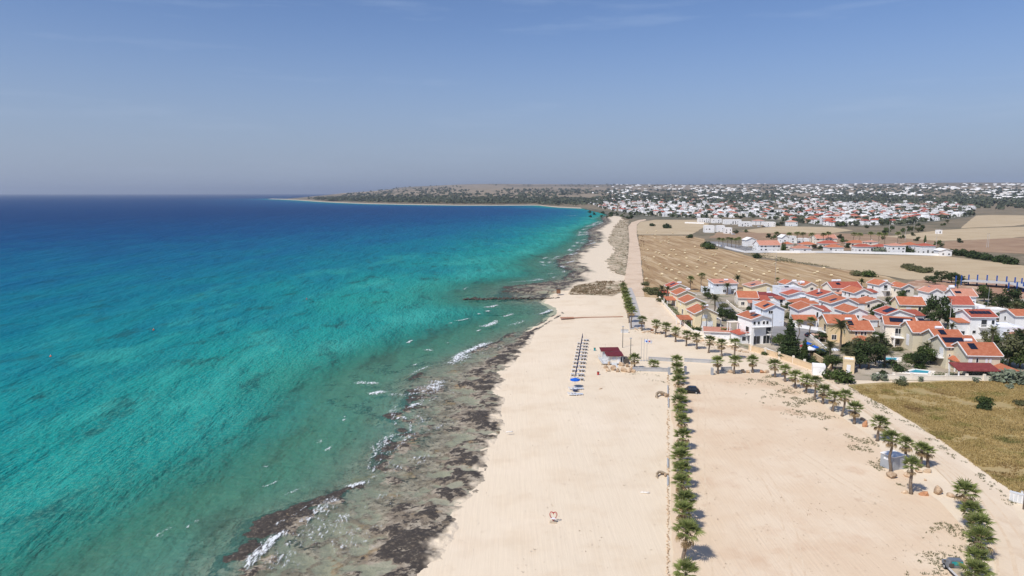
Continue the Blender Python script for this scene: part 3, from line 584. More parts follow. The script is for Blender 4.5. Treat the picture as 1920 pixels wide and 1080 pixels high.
def limbs(seed, z0, R_, H_, k, r0):
    r = random.Random(seed); mb = MB(); mb.tube([(0, 0, -.1), (.05, .02, z0 * .5), (-.04, .05, z0), (0, 0, z0 + H_ * .55)], [r0 * 1.25, r0, r0 * .8, r0 * .25], 7)
    for i in range(k):
        a = 6.28 * i / k + r.uniform(-.3, .3); zz = z0 * r.uniform(.75, 1.05)
        mb.tube([(0, 0, zz), (R_ * .3 * math.cos(a), R_ * .3 * math.sin(a), zz + H_ * .25), (R_ * .7 * math.cos(a), R_ * .7 * math.sin(a), zz + H_ * .5)], [r0 * .55, r0 * .38, r0 * .12], 5)
    return mb
def tree_proto(seed, R_, H_, z0, nb, br, nl, ls, leaf, r0=.16):
    V, Fq = leafcloud(None, blobs_crown(seed, nb, R_, H_, z0, br), nl, ls, seed=seed)
    return [('trunk', limbs(seed, z0, R_, H_, 5, r0).mesh('trunk', 'bark', True)), ('crown', npmesh('crown', V, Fq, leaf, False))]
def inst(name, parts, loc, rz, s, label, cat, group=None):
    root = empty(name, loc, rz, s); tag(root, label, cat, group)
    for nm, me in parts: put(nm, me, root)
    return root
BROAD = [tree_proto(11 + i, 2.1, 3.0, 1.6, 12, 1.05, 1500, .21, lf) for i, lf in enumerate(['leaf_dark', 'leaf_mid', 'leaf_olive', 'leaf_dark'])]
SMALL = [tree_proto(31 + i, 1.4, 1.6, .5, 9, .7, 380, .26, lf, .1) for i, lf in enumerate(['leaf_dark', 'leaf_dark', 'leaf_mid', 'leaf_olive'])]   # distant trees
def bush_proto(seed, lf, n=700, ls=.14):
    r = random.Random(seed); bl = [(r.uniform(-.7, .7), r.uniform(-.7, .7), r.uniform(.25, .6), *(r.uniform(.35, .6),) * 2, r.uniform(.35, .6)) for i in range(9)]
    V, Fq = leafcloud(None, bl, n, ls, seed=seed); return npmesh('shrub', V, Fq, lf, False)
BUSH = {lf: bush_proto(51 + i, lf) for i, lf in enumerate(['leaf_dark', 'leaf_mid', 'leaf_olive', 'leaf_grey'])}
def shrub(px, py, s, lf, label, h=None, cat='shrub', group=None):
    p = g(px, py, .05); o = put('shrub', BUSH[lf], None, p, random.uniform(0, 6), (s, s, h or s * .9)); return tag(o, label, cat, group)

# fan palm: pleated fan leaves on stalks, dry skirt under the green head
def fan_leaf(seed, m, k=11, L=.78, Rb=.86, droop=.28, sp=190):
    r = random.Random(seed); mb = MB(); mb.bar((0, 0, 0), (L, 0, .10), .04, .025)
    tip = Vector((L, 0, .10))
    for i in range(k):
        a = (i / (k - 1) - .5) * R(sp); l_ = Rb * (.66 + .34 * math.cos(a * .9)) * r.uniform(.88, 1.1); w = R(sp) / (k - 1) * .46
        mid = lambda aa, q, z: tip + Vector((math.cos(aa) * l_ * q, math.sin(aa) * l_ * q, z))
        zz = -droop * l_ * (.5 + .5 * abs(a) / 2)
        mb.add([tip, mid(a - w, .5, -.02), mid(a, .48, .05), mid(a + w, .5, -.02), mid(a, 1, zz)], [(0, 1, 2), (0, 2, 3), (1, 4, 2), (2, 4, 3)])
    return mb.mesh('frond', m)
LEAF_G = [fan_leaf(i, 'frond_green', droop=d) for i, d in enumerate((.12, .25, .4))]; LEAF_D = [fan_leaf(10 + i, 'frond_dry', k=7, Rb=.66, droop=.7, sp=120) for i in range(2)]
def head_frames(seed, ng, nd, spread=1):
    r = random.Random(seed); out = []
    for i in range(ng):
        q = i / (ng - 1); el = R(84 - 92 * q ** .95) + r.uniform(-.12, .12); out.append((i * 2.399 + r.uniform(-.2, .2), el, r.uniform(.9, 1.12) * (.80 + .25 * math.sin(q * 3)), 'g', i % 3))
    for i in range(nd):
        out.append((i * 2.399 + .7 + r.uniform(-.3, .3), R(r.uniform(-62, -22)), r.uniform(.75, 1.0), 'd', i % 2))
    return out
def frame_mat(az, el, s, z): return Matrix.Translation((0, 0, z)) @ Matrix.Rotation(az, 4, 'Z') @ Matrix.Rotation(-el, 4, 'Y') @ Matrix.Scale(s, 4)
def trunk_mesh(h, r0, r1, m='trunk_palm', seed=0):
    r = random.Random(seed); k = max(5, int(h / .45)); return MB().tube([(math.sin(i * .8 + seed) * .02 * h, math.cos(i * .6 + seed) * .015 * h, -.1 + (h + .1) * i / k) for i in range(k + 1)], [r0 * 1.35 if i == 0 else (r0 + (r1 - r0) * i / k) * r.uniform(.93, 1.07) for i in range(k + 1)], 9).mesh('trunk', m, True)
TRUNKS = {}
def join_heads(frames, gm, dm):                     # a whole head as two meshes, for palms too small to show single leaves
    out = {}
    for kind, ms in (('g', gm), ('d', dm)):
        V, Fc = [], []
        for az, el, s, kd, i in frames:
            if kd != kind: continue
            M_ = frame_mat(az, el, s, 0); me = ms[i]; n0 = len(V)
            V += [tuple(M_ @ v.co) for v in me.vertices]; Fc += [tuple(n0 + j for j in p_.vertices) for p_ in me.polygons]
        me = bpy.data.meshes.new('crown'); me.from_pydata(V, [], Fc); me.materials.append(MATS['frond_green' if kind == 'g' else 'frond_dry']); out[kind] = me
    return out
HEADS = [join_heads(head_frames(70 + i, 21, 12 + 3 * (i % 2)), LEAF_G, LEAF_D) for i in range(4)]
pal_n = 0
def fan_palm(loc, h, label, group=None, s=1.0, single=False, slim=1.0, dead=15):
    global pal_n; pal_n += 1; rz = (pal_n * 1.7) % 6.28; s *= 1.14
    root = empty('fan_palm', loc, rz); root.rotation_euler = (R(4 * math.sin(pal_n * 2.3)), R(4 * math.cos(pal_n * 1.3)), rz); tag(root, label, 'palm tree', group)
    kh = (round(h * 2) / 2, slim)
    if kh not in TRUNKS: TRUNKS[kh] = trunk_mesh(kh[0], .26 * slim, .17 * slim, seed=len(TRUNKS))
    t = put('trunk', TRUNKS[kh], root); t.scale.z = h / kh[0]
    if single:
        for az, el, q, kd, i in head_frames(pal_n, 22, dead + pal_n % 4):
            o = put('frond' if kd == 'g' else 'dry_frond', (LEAF_G if kd == 'g' else LEAF_D)[i], root); o.matrix_local = frame_mat(az, el, q * s, h - (.05 if kd == 'g' else .2))
    else:
        hd = HEADS[pal_n % 4]; put('crown', hd['g'], root, (0, 0, h - .05), None, s)
        if dead: put('dry_skirt', hd['d'], root, (0, 0, h - .2), None, s)
    return root
def palm_px(cx, cy, h, label, group=None, **k):
    p = g(cx, cy, h); return fan_palm(Vector((p.x, p.y, .04)), h, label, group, **k)
NR = [(1284, 1076, 2.4), (1283, 998, 3.9), (1285, 960, 2.8), (1282, 941, 2.8), (1281, 907, 2.8), (1281, 884, 2.8), (1278, 860, 2.6), (1277, 843, 2.6), (1281, 820, 2.4), (1277, 789, 2.6), (1276, 772, 2.4), (1273, 754, 2.4), (1276, 739, 2.0), (1273, 715, 2.6), (1272, 702, 2.6), (1271, 690, 3.0), (1269, 678, 3.6)]
for i, (x, y, h) in enumerate(NR):
    palm_px(x, y, h, f'{ORD[i]} fan palm from the bottom of the photo in the row beside the beach wall', 'fan palms along the beach wall', s=(1.05, 1.16, .98, 1.12, 1.0)[i % 5], single=y > 785)
BR = [(1831, 1077, 2.0), (1833, 1050, 2.2), (1839, 1015, 2.4), (1833, 987, 2.4), (1824, 960, 2.4), (1809, 924, 2.8)]
for i, (x, y, h) in enumerate(BR):
    palm_px(x, y, h, f'{ORD[i]} fan palm from the bottom of the photo beside the grey pickup and dirt road', 'fan palms by the pickup', s=(1.12, 1.0, 1.18)[i % 3], single=True)
palm_px(1711.5, 872, 4.6, 'tall slim-trunked fan palm standing alone in front of the grey box kiosk', s=.95, single=True, dead=4)
palm_px(1673.5, 822, 5.9, 'tall fan palm right in front of the grey box kiosk', single=True, s=1.0)
palm_px(1700.5, 833, 3.2, 'fan palm just behind the right corner of the grey box kiosk', single=True, s=.95)
palm_px(1728, 842, 3.2, 'left one of the twin fan palms to the right of the grey kiosk', single=True, s=.9)
palm_px(1742, 848, 2.6, 'right, lower one of the twin fan palms to the right of the grey kiosk', single=True, s=.8)
DR = [(1647, 795, 3.2), (1603, 768, 2.9), (1582, 743, 4.2), (1563, 747, 2.8), (1544, 733.5, 2.8), (1529, 717, 4.0), (1512.5, 714.6, 2.8), (1493, 706.8, 2.8), (1473, 694, 2.9), (1454, 685.6, 3.0)]
for i, (x, y, h) in enumerate(DR):
    palm_px(x, y, h, f'{ORD[i]} fan palm up the dirt road, counted from the grey kiosk', 'fan palms between parking lot and dirt road', s=(1.15, 1.1, 1.0)[i % 3], single=y > 760)
for i, (x, y, h, w) in enumerate([(1347.5, 679, 3.0, 'leftmost'), (1377.5, 678, 3.2, 'middle'), (1412, 677, 3.0, 'rightmost')]):
    palm_px(x, y, h, f'{w} of three fan palms behind the boulders at the head of the parking lot', 'fan palms at the head of the parking lot', s=1.1)
CR = [(1203.5, 601, 3.4), (1230, 608, 3.2), (1248.5, 613.5, 3.2), (1267, 622, 3.2), (1287, 628.5, 3.3), (1307.5, 634, 3.3), (1329.7, 639.7, 3.4), (1354, 646, 3.4), (1378.5, 645, 4.4)]
for i, (x, y, h) in enumerate(CR):
    palm_px(x, y, h, f'{ORD[i]} fan palm from the paved road in the curved row of stones below the villas', 'fan palms in the curved row', s=1.12)
PR = [(1184, 585, 5.6), (1180, 579, 5.0), (1178.3, 573, 4.6), (1176.7, 565.5, 4.2), (1175, 559, 4.2), (1173.5, 552, 4.2), (1172, 545, 4.0), (1170, 537, 4.0)]
for i, (x, y, h) in enumerate(PR):
    palm_px(x, y, h, f'{ORD[i]} palm, counted from the near end, of the dense row beside the paved road', 'palms beside the paved road', s=1.25)
palm_px(1189.5, 674, 2.6, 'bushy fan palm among the boulders beside the red-roofed beach hut', s=1.1)
palm_px(1226, 684, 1.2, 'low young fan palm between the two low grey walls', s=1.0)

# feather palm (date palm) for the gardens
def feather(m, L=2.3):
    mb = MB(); P = [Vector((L * q, 0, L * (.42 * q - .75 * q * q))) for q in np.linspace(0, 1, 9)]
    for a, b in zip(P, P[1:]): mb.bar(a, b, .04, .03)
    for i in range(1, 9):
        for s in (-1, 1):
            for k in (0, .5):
                p = P[i - 1].lerp(P[i], k) if k else P[i]; w = .62 * math.sin(math.pi * (i / 10 + .12)) + .12
                mb.add([p + Vector((-.05, 0, 0)), p + Vector((.10, 0, 0)), p + Vector((.32, s * w, -.18))], [(0, 1, 2)])
    return mb.mesh('frond', m)
FE = [feather('leaf_olive'), feather('leaf_mid')]
def feather_head(seed, m, n=26):
    r = random.Random(seed); V, Fc = [], []
    for i in range(n):
        M_ = frame_mat(i * 2.399, R(72 - 95 * i / n) + r.uniform(-.1, .1), r.uniform(.85, 1.1), 0); n0 = len(V); V += [tuple(M_ @ v.co) for v in m.vertices]; Fc += [tuple(n0 + j for j in p_.vertices) for p_ in m.polygons]
    me = bpy.data.meshes.new('crown'); me.from_pydata(V, [], Fc); me.materials.append(m.materials[0]); return me
FHEAD = [feather_head(1, FE[0]), feather_head(2, FE[1])]
def date_palm(cx, cy, h, label, s=1.0, k=0, group=None):
    p = g(cx, cy, h); root = empty('date_palm', (p.x, p.y, .04), random.uniform(0, 6)); tag(root, label, 'palm tree', group)
    kh = (round(h), 'd')
    if kh not in TRUNKS: TRUNKS[kh] = trunk_mesh(kh[0], .32, .24, seed=len(TRUNKS))
    t = put('trunk', TRUNKS[kh], root); t.scale.z = h / kh[0]; put('crown', FHEAD[k], root, (0, 0, h - .1), None, s)

# ================================================================== HOUSES
def house(label, cx, ey, w, d, h, rise, rot, roof, wall, rcol, wins=None, ext=(), cat='house', ax=.5, name='villa', group=None, auto=0, ref=None, loc=None):
    """cx, ey: photo pixel of the middle of the front eave; w, d, h: width, depth, eave height in metres"""
    a = R(rot); p = g(cx, ey, h)
    c = Vector(loc) if loc is not None else Vector((p.x - math.sin(a) * d / 2, p.y + math.cos(a) * d / 2, .04))
    root = empty(name, c, a); tag(root, label, cat, group)
    hw, hd, ov, t = w / 2, d / 2, .42, .16
    mb, rf, fa = MB(), MB(), MB(); zr = lambda x, y: h
    if roof == 'gf':                                  # gable towards the front, ridge runs back
        xa = -hw + w * ax; mb.prism([(-hw, 0), (hw, 0), (hw, h), (xa, h + rise), (-hw, h)], 'y', -hd, hd)
        sl, sr = rise / (xa + hw), rise / (hw - xa)
        L0, L1, R1 = (-hw - ov, h - sl * ov + .1), (xa, h + rise + .1), (hw + ov, h - sr * ov + .1)
        rf.slab([(L0[0], -hd - ov, L0[1]), (L1[0], -hd - ov, L1[1]), (L1[0], hd + ov, L1[1]), (L0[0], hd + ov, L0[1])], t)
        rf.slab([(L1[0], -hd - ov, L1[1]), (R1[0], -hd - ov, R1[1]), (R1[0], hd + ov, R1[1]), (L1[0], hd + ov, L1[1])], t)
        for y in (-hd - ov - .07, hd + ov + .07):
            fa.bar((L0[0], y, L0[1] - .08), (L1[0], y, L1[1] - .08), .13, .30); fa.bar((L1[0], y, L1[1] - .08), (R1[0], y, R1[1] - .08), .13, .30)
        fa.bar((L0[0] - .07, -hd - ov, L0[1] - .12), (L0[0] - .07, hd + ov, L0[1] - .12), .12, .2)
        zr = lambda x, y: h + .12 + (rise * (x + hw) / (xa + hw) if x < xa else rise * (hw - x) / (hw - xa))
    elif roof in ('gs', 'mf'):                        # eave towards the front
        ya = (-hd + d * ax) if roof == 'gs' else hd
        prof = [(-hd, 0), (hd, 0), (hd, h), (ya, h + rise), (-hd, h)] if roof == 'gs' else [(-hd, 0), (hd, 0), (hd, h + rise), (-hd, h)]
        mb.prism(prof, 'x', -hw, hw); sf = rise / (ya + hd)
        F0, F1 = (-hd - ov, h - sf * ov + .1), (ya + (ov if roof == 'mf' else 0), h + rise + .1 + (sf * ov if roof == 'mf' else 0))
        rf.slab([(-hw - ov, F0[0], F0[1]), (hw + ov, F0[0], F0[1]), (hw + ov, F1[0], F1[1]), (-hw - ov, F1[0], F1[1])], t)
        for x in (-hw - ov - .07, hw + ov + .07): fa.bar((x, F0[0], F0[1] - .08), (x, F1[0], F1[1] - .08), .13, .30)
        fa.bar((-hw - ov, F0[0] - .07, F0[1] - .14), (hw + ov, F0[0] - .07, F0[1] - .14), .12, .2)
        if roof == 'gs':
            sb = rise / (hd - ya); B1 = (hd + ov, h - sb * ov + .1)
            rf.slab([(-hw - ov, F1[0], F1[1]), (hw + ov, F1[0], F1[1]), (hw + ov, B1[0], B1[1]), (-hw - ov, B1[0], B1[1])], t)
            for x in (-hw - ov - .07, hw + ov + .07): fa.bar((x, F1[0], F1[1] - .08), (x, B1[0], B1[1] - .08), .13, .30)
        zr = lambda x, y: h + .12 + (rise * (y + hd) / (ya + hd) if y < ya else rise * (hd - y) / max(.01, hd - ya))
    elif roof == 'hip':
        mb.box(-hw, hw, -hd, hd, 0, h); k_ = min(hw, hd) * .96; e = [(-hw - ov, -hd - ov, h), (hw + ov, -hd - ov, h), (hw + ov, hd + ov, h), (-hw - ov, hd + ov, h)]
        q0, q1 = ((-hw + k_, 0, h + rise), (hw - k_, 0, h + rise)) if w >= d else ((0, -hd + k_, h + rise), (0, hd - k_, h + rise))
        if w >= d: qs = [[e[0], e[1], q1, q0], [e[1], e[2], q1], [e[2], e[3], q0, q1], [e[3], e[0], q0]]
        else: qs = [[e[0], e[1], q0], [e[1], e[2], q1, q0], [e[2], e[3], q1], [e[3], e[0], q0, q1]]
        for q in qs: rf.slab([(x, y, z + .1) for x, y, z in q], t * .6)
        for a_, b_ in zip(e, e[1:] + e[:1]): fa.bar((a_[0], a_[1], h - .02), (b_[0], b_[1], h - .02), .14, .2)
        zr = lambda x, y: h + .12 + rise * min((hw - abs(x)) / k_, (hd - abs(y)) / k_, 1)
    else:                                             # flat with parapet
        mb.box(-hw, hw, -hd, hd, 0, h); rf.box(-hw + .22, hw - .22, -hd + .22, hd - .22, h, h + .06)
        for x0, x1, y0, y1 in ((-hw - .06, hw + .06, -hd - .06, -hd + .2), (-hw - .06, hw + .06, hd - .2, hd + .06), (-hw - .06, -hw + .2, -hd + .2, hd - .2), (hw - .2, hw + .06, -hd + .2, hd - .2)): fa.box(x0, x1, y0, y1, h - .1, h + max(.35, rise))
    mb.build('wall', wall, root); rf.build('roof', rcol, root)
    if fa.f: fa.build('fascia' if roof != 'flat' else 'parapet', 'trim' if roof != 'flat' else wall, root)
    if wins is None:
        r = random.Random(auto + int(cx * 7 + ey)); wins = []; fl = [(.9, 0)] + ([(3.4, 1)] if h > 4.4 else [])
        for v, f2 in fl:
            k_ = max(1, int(w / 3.2))
            for i in range(k_):
                u = (i + .5) / k_ * w - hw + r.uniform(-.3, .3)
                if v + 1.3 < h: wins.append(('F', u, v if r.random() < .75 or f2 else .1, r.choice([1.1, 1.3, 1.6]), r.choice([1.1, 1.25]) if r.random() < .75 or f2 else 2.1, r.choice('wws')))
            for i in range(max(1, int(d / 4))):
                if v + 1.2 < h: wins.append(('L', (i + .5) / max(1, int(d / 4)) * d - hd, v, 1.1, 1.15, r.choice('wws')))
    for fc, u, v, ww, hh, ty in wins:
        fr_, pn = MB(), MB()
        def P(uu, vv, o_): return (uu, -hd - o_, vv) if fc == 'F' else ((-hw - o_, -uu, vv) if fc == 'L' else (hw + o_, uu, vv))
        def blk(mb_, u0, u1, v0, v1, o0, o1):
            q = [P(u0, v0, o0), P(u1, v0, o0), P(u1, v1, o0), P(u0, v1, o0)]; q2 = [P(u0, v0, o1), P(u1, v0, o1), P(u1, v1, o1), P(u0, v1, o1)]
            mb_.add(q + q2, [(3, 2, 1, 0), (4, 5, 6, 7), (0, 1, 5, 4), (1, 2, 6, 5), (2, 3, 7, 6), (3, 0, 4, 7)])
        u0, u1, v1 = u - ww / 2, u + ww / 2, v + hh
        if ty in 'wg':
            b_ = .09
            blk(fr_, u0 - b_, u1 + b_, v - b_, v, -.02, .10); blk(fr_, u0 - b_, u1 + b_, v1, v1 + b_, -.02, .07); blk(fr_, u0 - b_, u0, v, v1, -.02, .07); blk(fr_, u1, u1 + b_, v, v1, -.02, .07)
            if ww > 1: blk(fr_, u - .04, u + .04, v, v1, -.02, .06)
            blk(pn, u0, u1, v, v1, -.03, .025)
            o = fr_.build('window', 'trim', root); pn.build('pane', 'glass_dark', o)
        elif ty == 's':
            k_ = max(4, int(hh / .18))
            for i in range(k_): blk(fr_, u0, u1, v + hh * i / k_, v + hh * (i + .82) / k_, -.02, .06)
            blk(fr_, u0, u1, v, v1, -.02, .03); fr_.build('shutter', 'shutter_white', root)
        elif ty == 'd':
            blk(fr_, u0, u1, v, v1, -.02, .06); o = fr_.build('door', 'shutter_white', root); kn = MB(); blk(kn, u1 - .2, u1 - .08, v + 1, v + 1.12, .06, .12); kn.build('handle', 'steel', o)
        elif ty == 'b':                                # balcony: slab and railing in front of a glazed door
            blk(fr_, u0, u1, v - .22, v, -.02, 1.3); o = fr_.build('balcony', 'trim', root); rl = MB()
            blk(rl, u0, u1, v + .9, v + 1.0, 1.2, 1.3); k_ = int(ww / .3)
            for i in range(k_ + 1): blk(rl, u0 + (u1 - u0 - .05) * i / k_, u0 + (u1 - u0 - .05) * i / k_ + .05, v, v + .9, 1.22, 1.28)
            blk(rl, u0, u0 + .06, v + .9, v + 1.0, 0, 1.3); blk(rl, u1 - .06, u1, v + .9, v + 1.0, 0, 1.3); rl.build('railing', 'trim', o)
            blk(pn, u - .8, u + .8, v + .02, v + 2.15, -.03, .04); pn.build('balcony_door', 'glass_dark', o)
    for e in ext:
        if e[0] == 'solar':                            # solar water heater: collector and tank on the roof
            _, x, y, pw, pd = e[:5]; z = zr(x, y) + .06; s1 = MB(); tilt = e[5] if len(e) > 5 else .35
            zt = lambda xx, yy: max(zr(xx, yy) + .10, z + tilt * (yy - y + pd / 2)) if len(e) > 5 else zr(xx, yy) + .10
            s1.slab([(x - pw / 2, y - pd / 2, zt(x - pw / 2, y - pd / 2)), (x + pw / 2, y - pd / 2, zt(x + pw / 2, y - pd / 2)), (x + pw / 2, y + pd / 2, zt(x + pw / 2, y + pd / 2)), (x - pw / 2, y + pd / 2, zt(x - pw / 2, y + pd / 2))], .07)
            s1.build('solar_panel', 'solar', root)
        elif e[0] == 'tank':
            _, x, y = e[:3]; z = zr(x, y) + .55; rr_ = e[3] if len(e) > 3 else .42; o = MB().tube([(x - .95, y, z), (x - .85, y, z), (x + .85, y, z), (x + .95, y, z)], [rr_ * .5, rr_, rr_, rr_ * .5], 12).build('water_tank', 'white_plastic', root)
            MB().bar((x - .6, y, z - .3), (x - .6, y, zr(x, y) - .1), .08, .08).bar((x + .6, y, z - .3), (x + .6, y, zr(x, y) - .1), .08, .08).build('tank_stand', 'steel', o)
        elif e[0] == 'chim':
            _, x, y = e; z = zr(x, y); o = MB().box(x - .3, x + .3, y - .3, y + .3, z - .5, z + 1.0).build('chimney', wall, root); MB().box(x - .38, x + .38, y - .38, y + .38, z + 1.0, z + 1.1).build('chimney_cap', 'trim', o)
        elif e[0] == 'wing':                           # lower or taller block against the house: x0,x1,y0,y1,h,rise,roof kind,wall,roof
            _, x0, x1, y0, y1, hh, rs, rk, wm, rm = e; b_ = MB(); b_.box(x0, x1, y0, y1, 0, hh); o = b_.build('wing', wm, root); q = MB(); f2 = MB()
            if rk == 'mf': q.slab([(x0 - .35, y0 - .4, hh + .05), (x1 + .35, y0 - .4, hh + .05), (x1 + .35, y1, hh + rs), (x0 - .35, y1, hh + rs)], .16); b_2 = MB().prism([(y0, hh - .02), (y1, hh - .02), (y1, hh + rs - .12)], 'x', x0, x1).build('wing_gable', wm, o)
            elif rk == 'ml': q.slab([(x0 - .4, y0 - .35, hh + .05), (x1, y0 - .35, hh + rs), (x1, y1 + .3, hh + rs), (x0 - .4, y1 + .3, hh + .05)], .16); MB().prism([(x0, hh - .02), (x1, hh - .02), (x1, hh + rs - .12)], 'y', y0, y1).build('wing_gable', wm, o)
            elif rk == 'mr': q.slab([(x0, y0 - .35, hh + rs), (x1 + .4, y0 - .35, hh + .05), (x1 + .4, y1 + .3, hh + .05), (x0, y1 + .3, hh + rs)], .16); MB().prism([(x0, hh - .02), (x1, hh - .02), (x0, hh + rs - .12)], 'y', y0, y1).build('wing_gable', wm, o)
            else: q.box(x0 + .15, x1 - .15, y0 + .15, y1 - .15, hh, hh + .05); f2.box(x0 - .04, x1 + .04, y0 - .04, y0 + .15, hh - .1, hh + .3).box(x0 - .04, x0 + .15, y0 + .15, y1, hh - .1, hh + .3).box(x1 - .15, x1 + .04, y0 + .15, y1, hh - .1, hh + .3)
            q.build('wing_roof', rm, o)
            if f2.f: f2.build('parapet', wm, o)
            MB().box((x0 + x1) / 2 - .6, (x0 + x1) / 2 + .6, y0 - .05, y0 + .02, 1.0, 2.2).build('wing_window', 'glass_dark', o)
        elif e[0] == 'porch':                          # tiled porch on posts
            _, x0, x1, y0, y1, hh, rs, rk, rm = e; q = MB()
            if rk == 'mf': q.slab([(x0, y0, hh), (x1, y0, hh), (x1, y1, hh + rs), (x0, y1, hh + rs)], .18)
            elif rk == 'ml': q.slab([(x0, y0, hh), (x1, y0, hh + rs), (x1, y1, hh + rs), (x0, y1, hh)], .18)
            elif rk == 'hip':
                cx_, cy_ = (x0 + x1) / 2, y1; q.slab([(x0, y0, hh), (x1, y0, hh), (cx_, cy_, hh + rs)], .12).slab([(x0, y1, hh), (x0, y0, hh), (cx_, cy_, hh + rs)], .12).slab([(x1, y0, hh), (x1, y1, hh), (cx_, cy_, hh + rs)], .12)
            elif rk == 'flat': q.box(x0, x1, y0, y1, hh, hh + .22)
            o = q.build('porch_roof', rm, root)
            for x, y in ((x0 + .25, y0 + .25), (x1 - .25, y0 + .25), (x0 + .25, y1 - .25)): MB().box(x - .13, x + .13, y - .13, y + .13, 0, hh - .12 + (rs * (x - x0) / (x1 - x0) if rk == 'ml' else rs * (y - y0) / (y1 - y0) if rk == 'mf' else 0)).build('post', 'trim', o)
    return root
PNL = lambda x, y, w=2.0, d=1.8: ('solar', x, y, w, d)
# left cream row above the curved palm row
house('farthest cream villa of the left row, with white tank box on its roof', 1273, 539, 7.2, 8, 4.9, 1.5, 4, 'gf', 'w_cream', 'r_red', [('F', -.4, 3.0, 1.6, 1.2, 's'), ('L', 0, 3, 1.2, 1.2, 's')], [('porch', -7, -3.6, -3.5, 1.5, 2.5, .7, 'mf', 'r_red'), PNL(-1.6, 0), ('tank', 1.9, 1.5)])
house('second farthest cream villa of the left row, with tiled porch on its left', 1287, 552, 7.4, 8, 5.0, 1.6, 4, 'gf', 'w_cream', 'r_orange', [('F', .2, 3.0, 1.7, 1.2, 's'), ('L', 0, 3, 1.2, 1.2, 's'), ('F', .2, .1, 2, 2.1, 'd')], [('porch', -7.6, -3.7, -3.2, 1.8, 2.6, .8, 'mf', 'r_orange'), ('tank', 2.4, 1.5)])
house('third cream villa of the left row, two storeys with white garage shutter', 1303.5, 567, 7.4, 8.5, 5.2, 1.6, 4, 'gf', 'w_cream', 'r_orange', [('F', .6, 3.2, 1.8, 1.2, 's'), ('F', .6, .1, 2.4, 2.2, 's'), ('L', 1.5, .2, 1.6, 2.0, 'g'), ('L', -1, 3.2, 1.1, 1.1, 's')])
house('nearest cream villa of the left row, two white garage shutters and orange porch', 1324, 587, 7.4, 8.5, 5.1, 1.7, 4, 'gf', 'w_cream', 'r_orange', [('F', -.5, 3.3, 1.9, 1.2, 's'), ('F', -.6, .1, 1.9, 2.2, 'd'), ('F', 1.5, .1, 1.9, 2.2, 'd'), ('L', 0, 3.2, 1.1, 1.1, 's')], [('porch', -8.2, -3.75, -2.2, 2.6, 2.6, .7, 'mf', 'r_orange'), ('tank', 2.2, 2.6), ('porch', 3.8, 6.2, -2.5, 1.5, 2.4, .2, 'flat', 'w_pale')])
house('white villa with pale tiled roof edge beside the hay field', 1361, 531.5, 10.6, 8, 4.8, .9, 3, 'mf', 'w_blue', 'r_pale', [('F', -3.8, 3.6, .8, .6, 'w'), ('F', 4.2, 1.9, .7, .5, 'w'), ('F', 3.2, .2, 1.1, 2.1, 'g'), ('F', -.5, .8, 1.3, 1.2, 'w')], [PNL(-1.2, -1.5, 2, 1.2), ('tank', 1.5, 0), ('wing', -9, -5.35, -2.5, 3, 2.6, .3, 'flat', 'w_blue', 'concrete')])
# second street
house('low cream villa with broad orange roof behind the date palms', 1403, 558, 7.2, 9, 4.0, 1.9, -8, 'gs', 'w_pale', 'r_orange', [('F', -2, 1, 1.2, 1.2, 'w'), ('F', 2, .2, 1.2, 2.1, 'g'), ('L', 1, 1.2, 1.1, 1.2, 'w'), ('L', -2, 2.4, 1.0, 1.0, 'w')], [('porch', -.5, 4.5, -8, -4.6, 2.5, .6, 'mf', 'r_pale'), ('wing', 3.65, 8.4, -3.5, 3.5, 3.0, 1.0, 'mf', 'w_pale', 'r_red')])
house('cream double-gabled villa at the edge of the hay field', 1430, 537.5, 10.5, 8, 4.2, 1.5, 6, 'gf', 'w_cream', 'r_pale', [('F', 2.6, 2.2, 1.4, 1.6, 's'), ('F', -2.2, 1, 1.2, 1.2, 'w')], [PNL(-3, -1), ('chim', .2, -3)], ax=.62)
house('low villa with wide dark red roof and rooftop tank', 1436, 556, 12, 9, 2.9, 1.2, 2, 'hip', 'w_white', 'r_maroon', None, [('tank', 2.5, -1.5), ('wing', 3, 6.1, -9, -4.55, 2.5, .6, 'mf', 'w_white', 'r_red')])
house('pale blue flat-roofed block villa in the middle of the houses', 1484, 541.5, 9, 8, 5.2, .5, 4, 'flat', 'w_blue', 'concrete', [('L', 1, 1.2, 1.1, 1.2, 'w'), ('F', -2, 3.2, 1.2, 1.1, 's'), ('F', 2, 1, 1.3, 1.2, 'w')], [('solar', -1, -2, 1.8, 1.4, .5), ('tank', 1, -1.5)])
house('left white gable house under two round water tanks', 1484.5, 532.5, 5.6, 7, 4.6, 1.3, 4, 'gf', 'w_white', 'r_orange', [('F', .1, 2.7, 1.3, 1.0, 'w'), ('L', 0, 2.6, 1, 1, 'w')], [('wing', 2.85, 6.2, -2.5, 2.5, 4.9, .3, 'flat', 'w_white', 'concrete'), ('tank', 2.3, -1, .7)])
house('right cream gable house under two round water tanks', 1520, 535.5, 5.4, 7, 4.6, 1.4, 4, 'gf', 'w_pale', 'r_orange', [('F', .6, 2.6, 1.3, 1.1, 'w'), ('L', 0, 2.4, 1, 1, 'w')], [('tank', -2.2, 0, .7)])
house('bluish white villa with long red slope on the left and garden terrace', 1503, 553, 11, 7.5, 3.6, 1.3, 3, 'gf', 'w_blue', 'r_red', [('F', -3.2, .6, 2.0, 1.4, 's'), ('F', 2.2, 1, 1.4, 1.2, 's')], [('porch', -1, 5.6, -5.4, -3.8, 2.9, .1, 'flat', 'w_blue')], ax=.42)
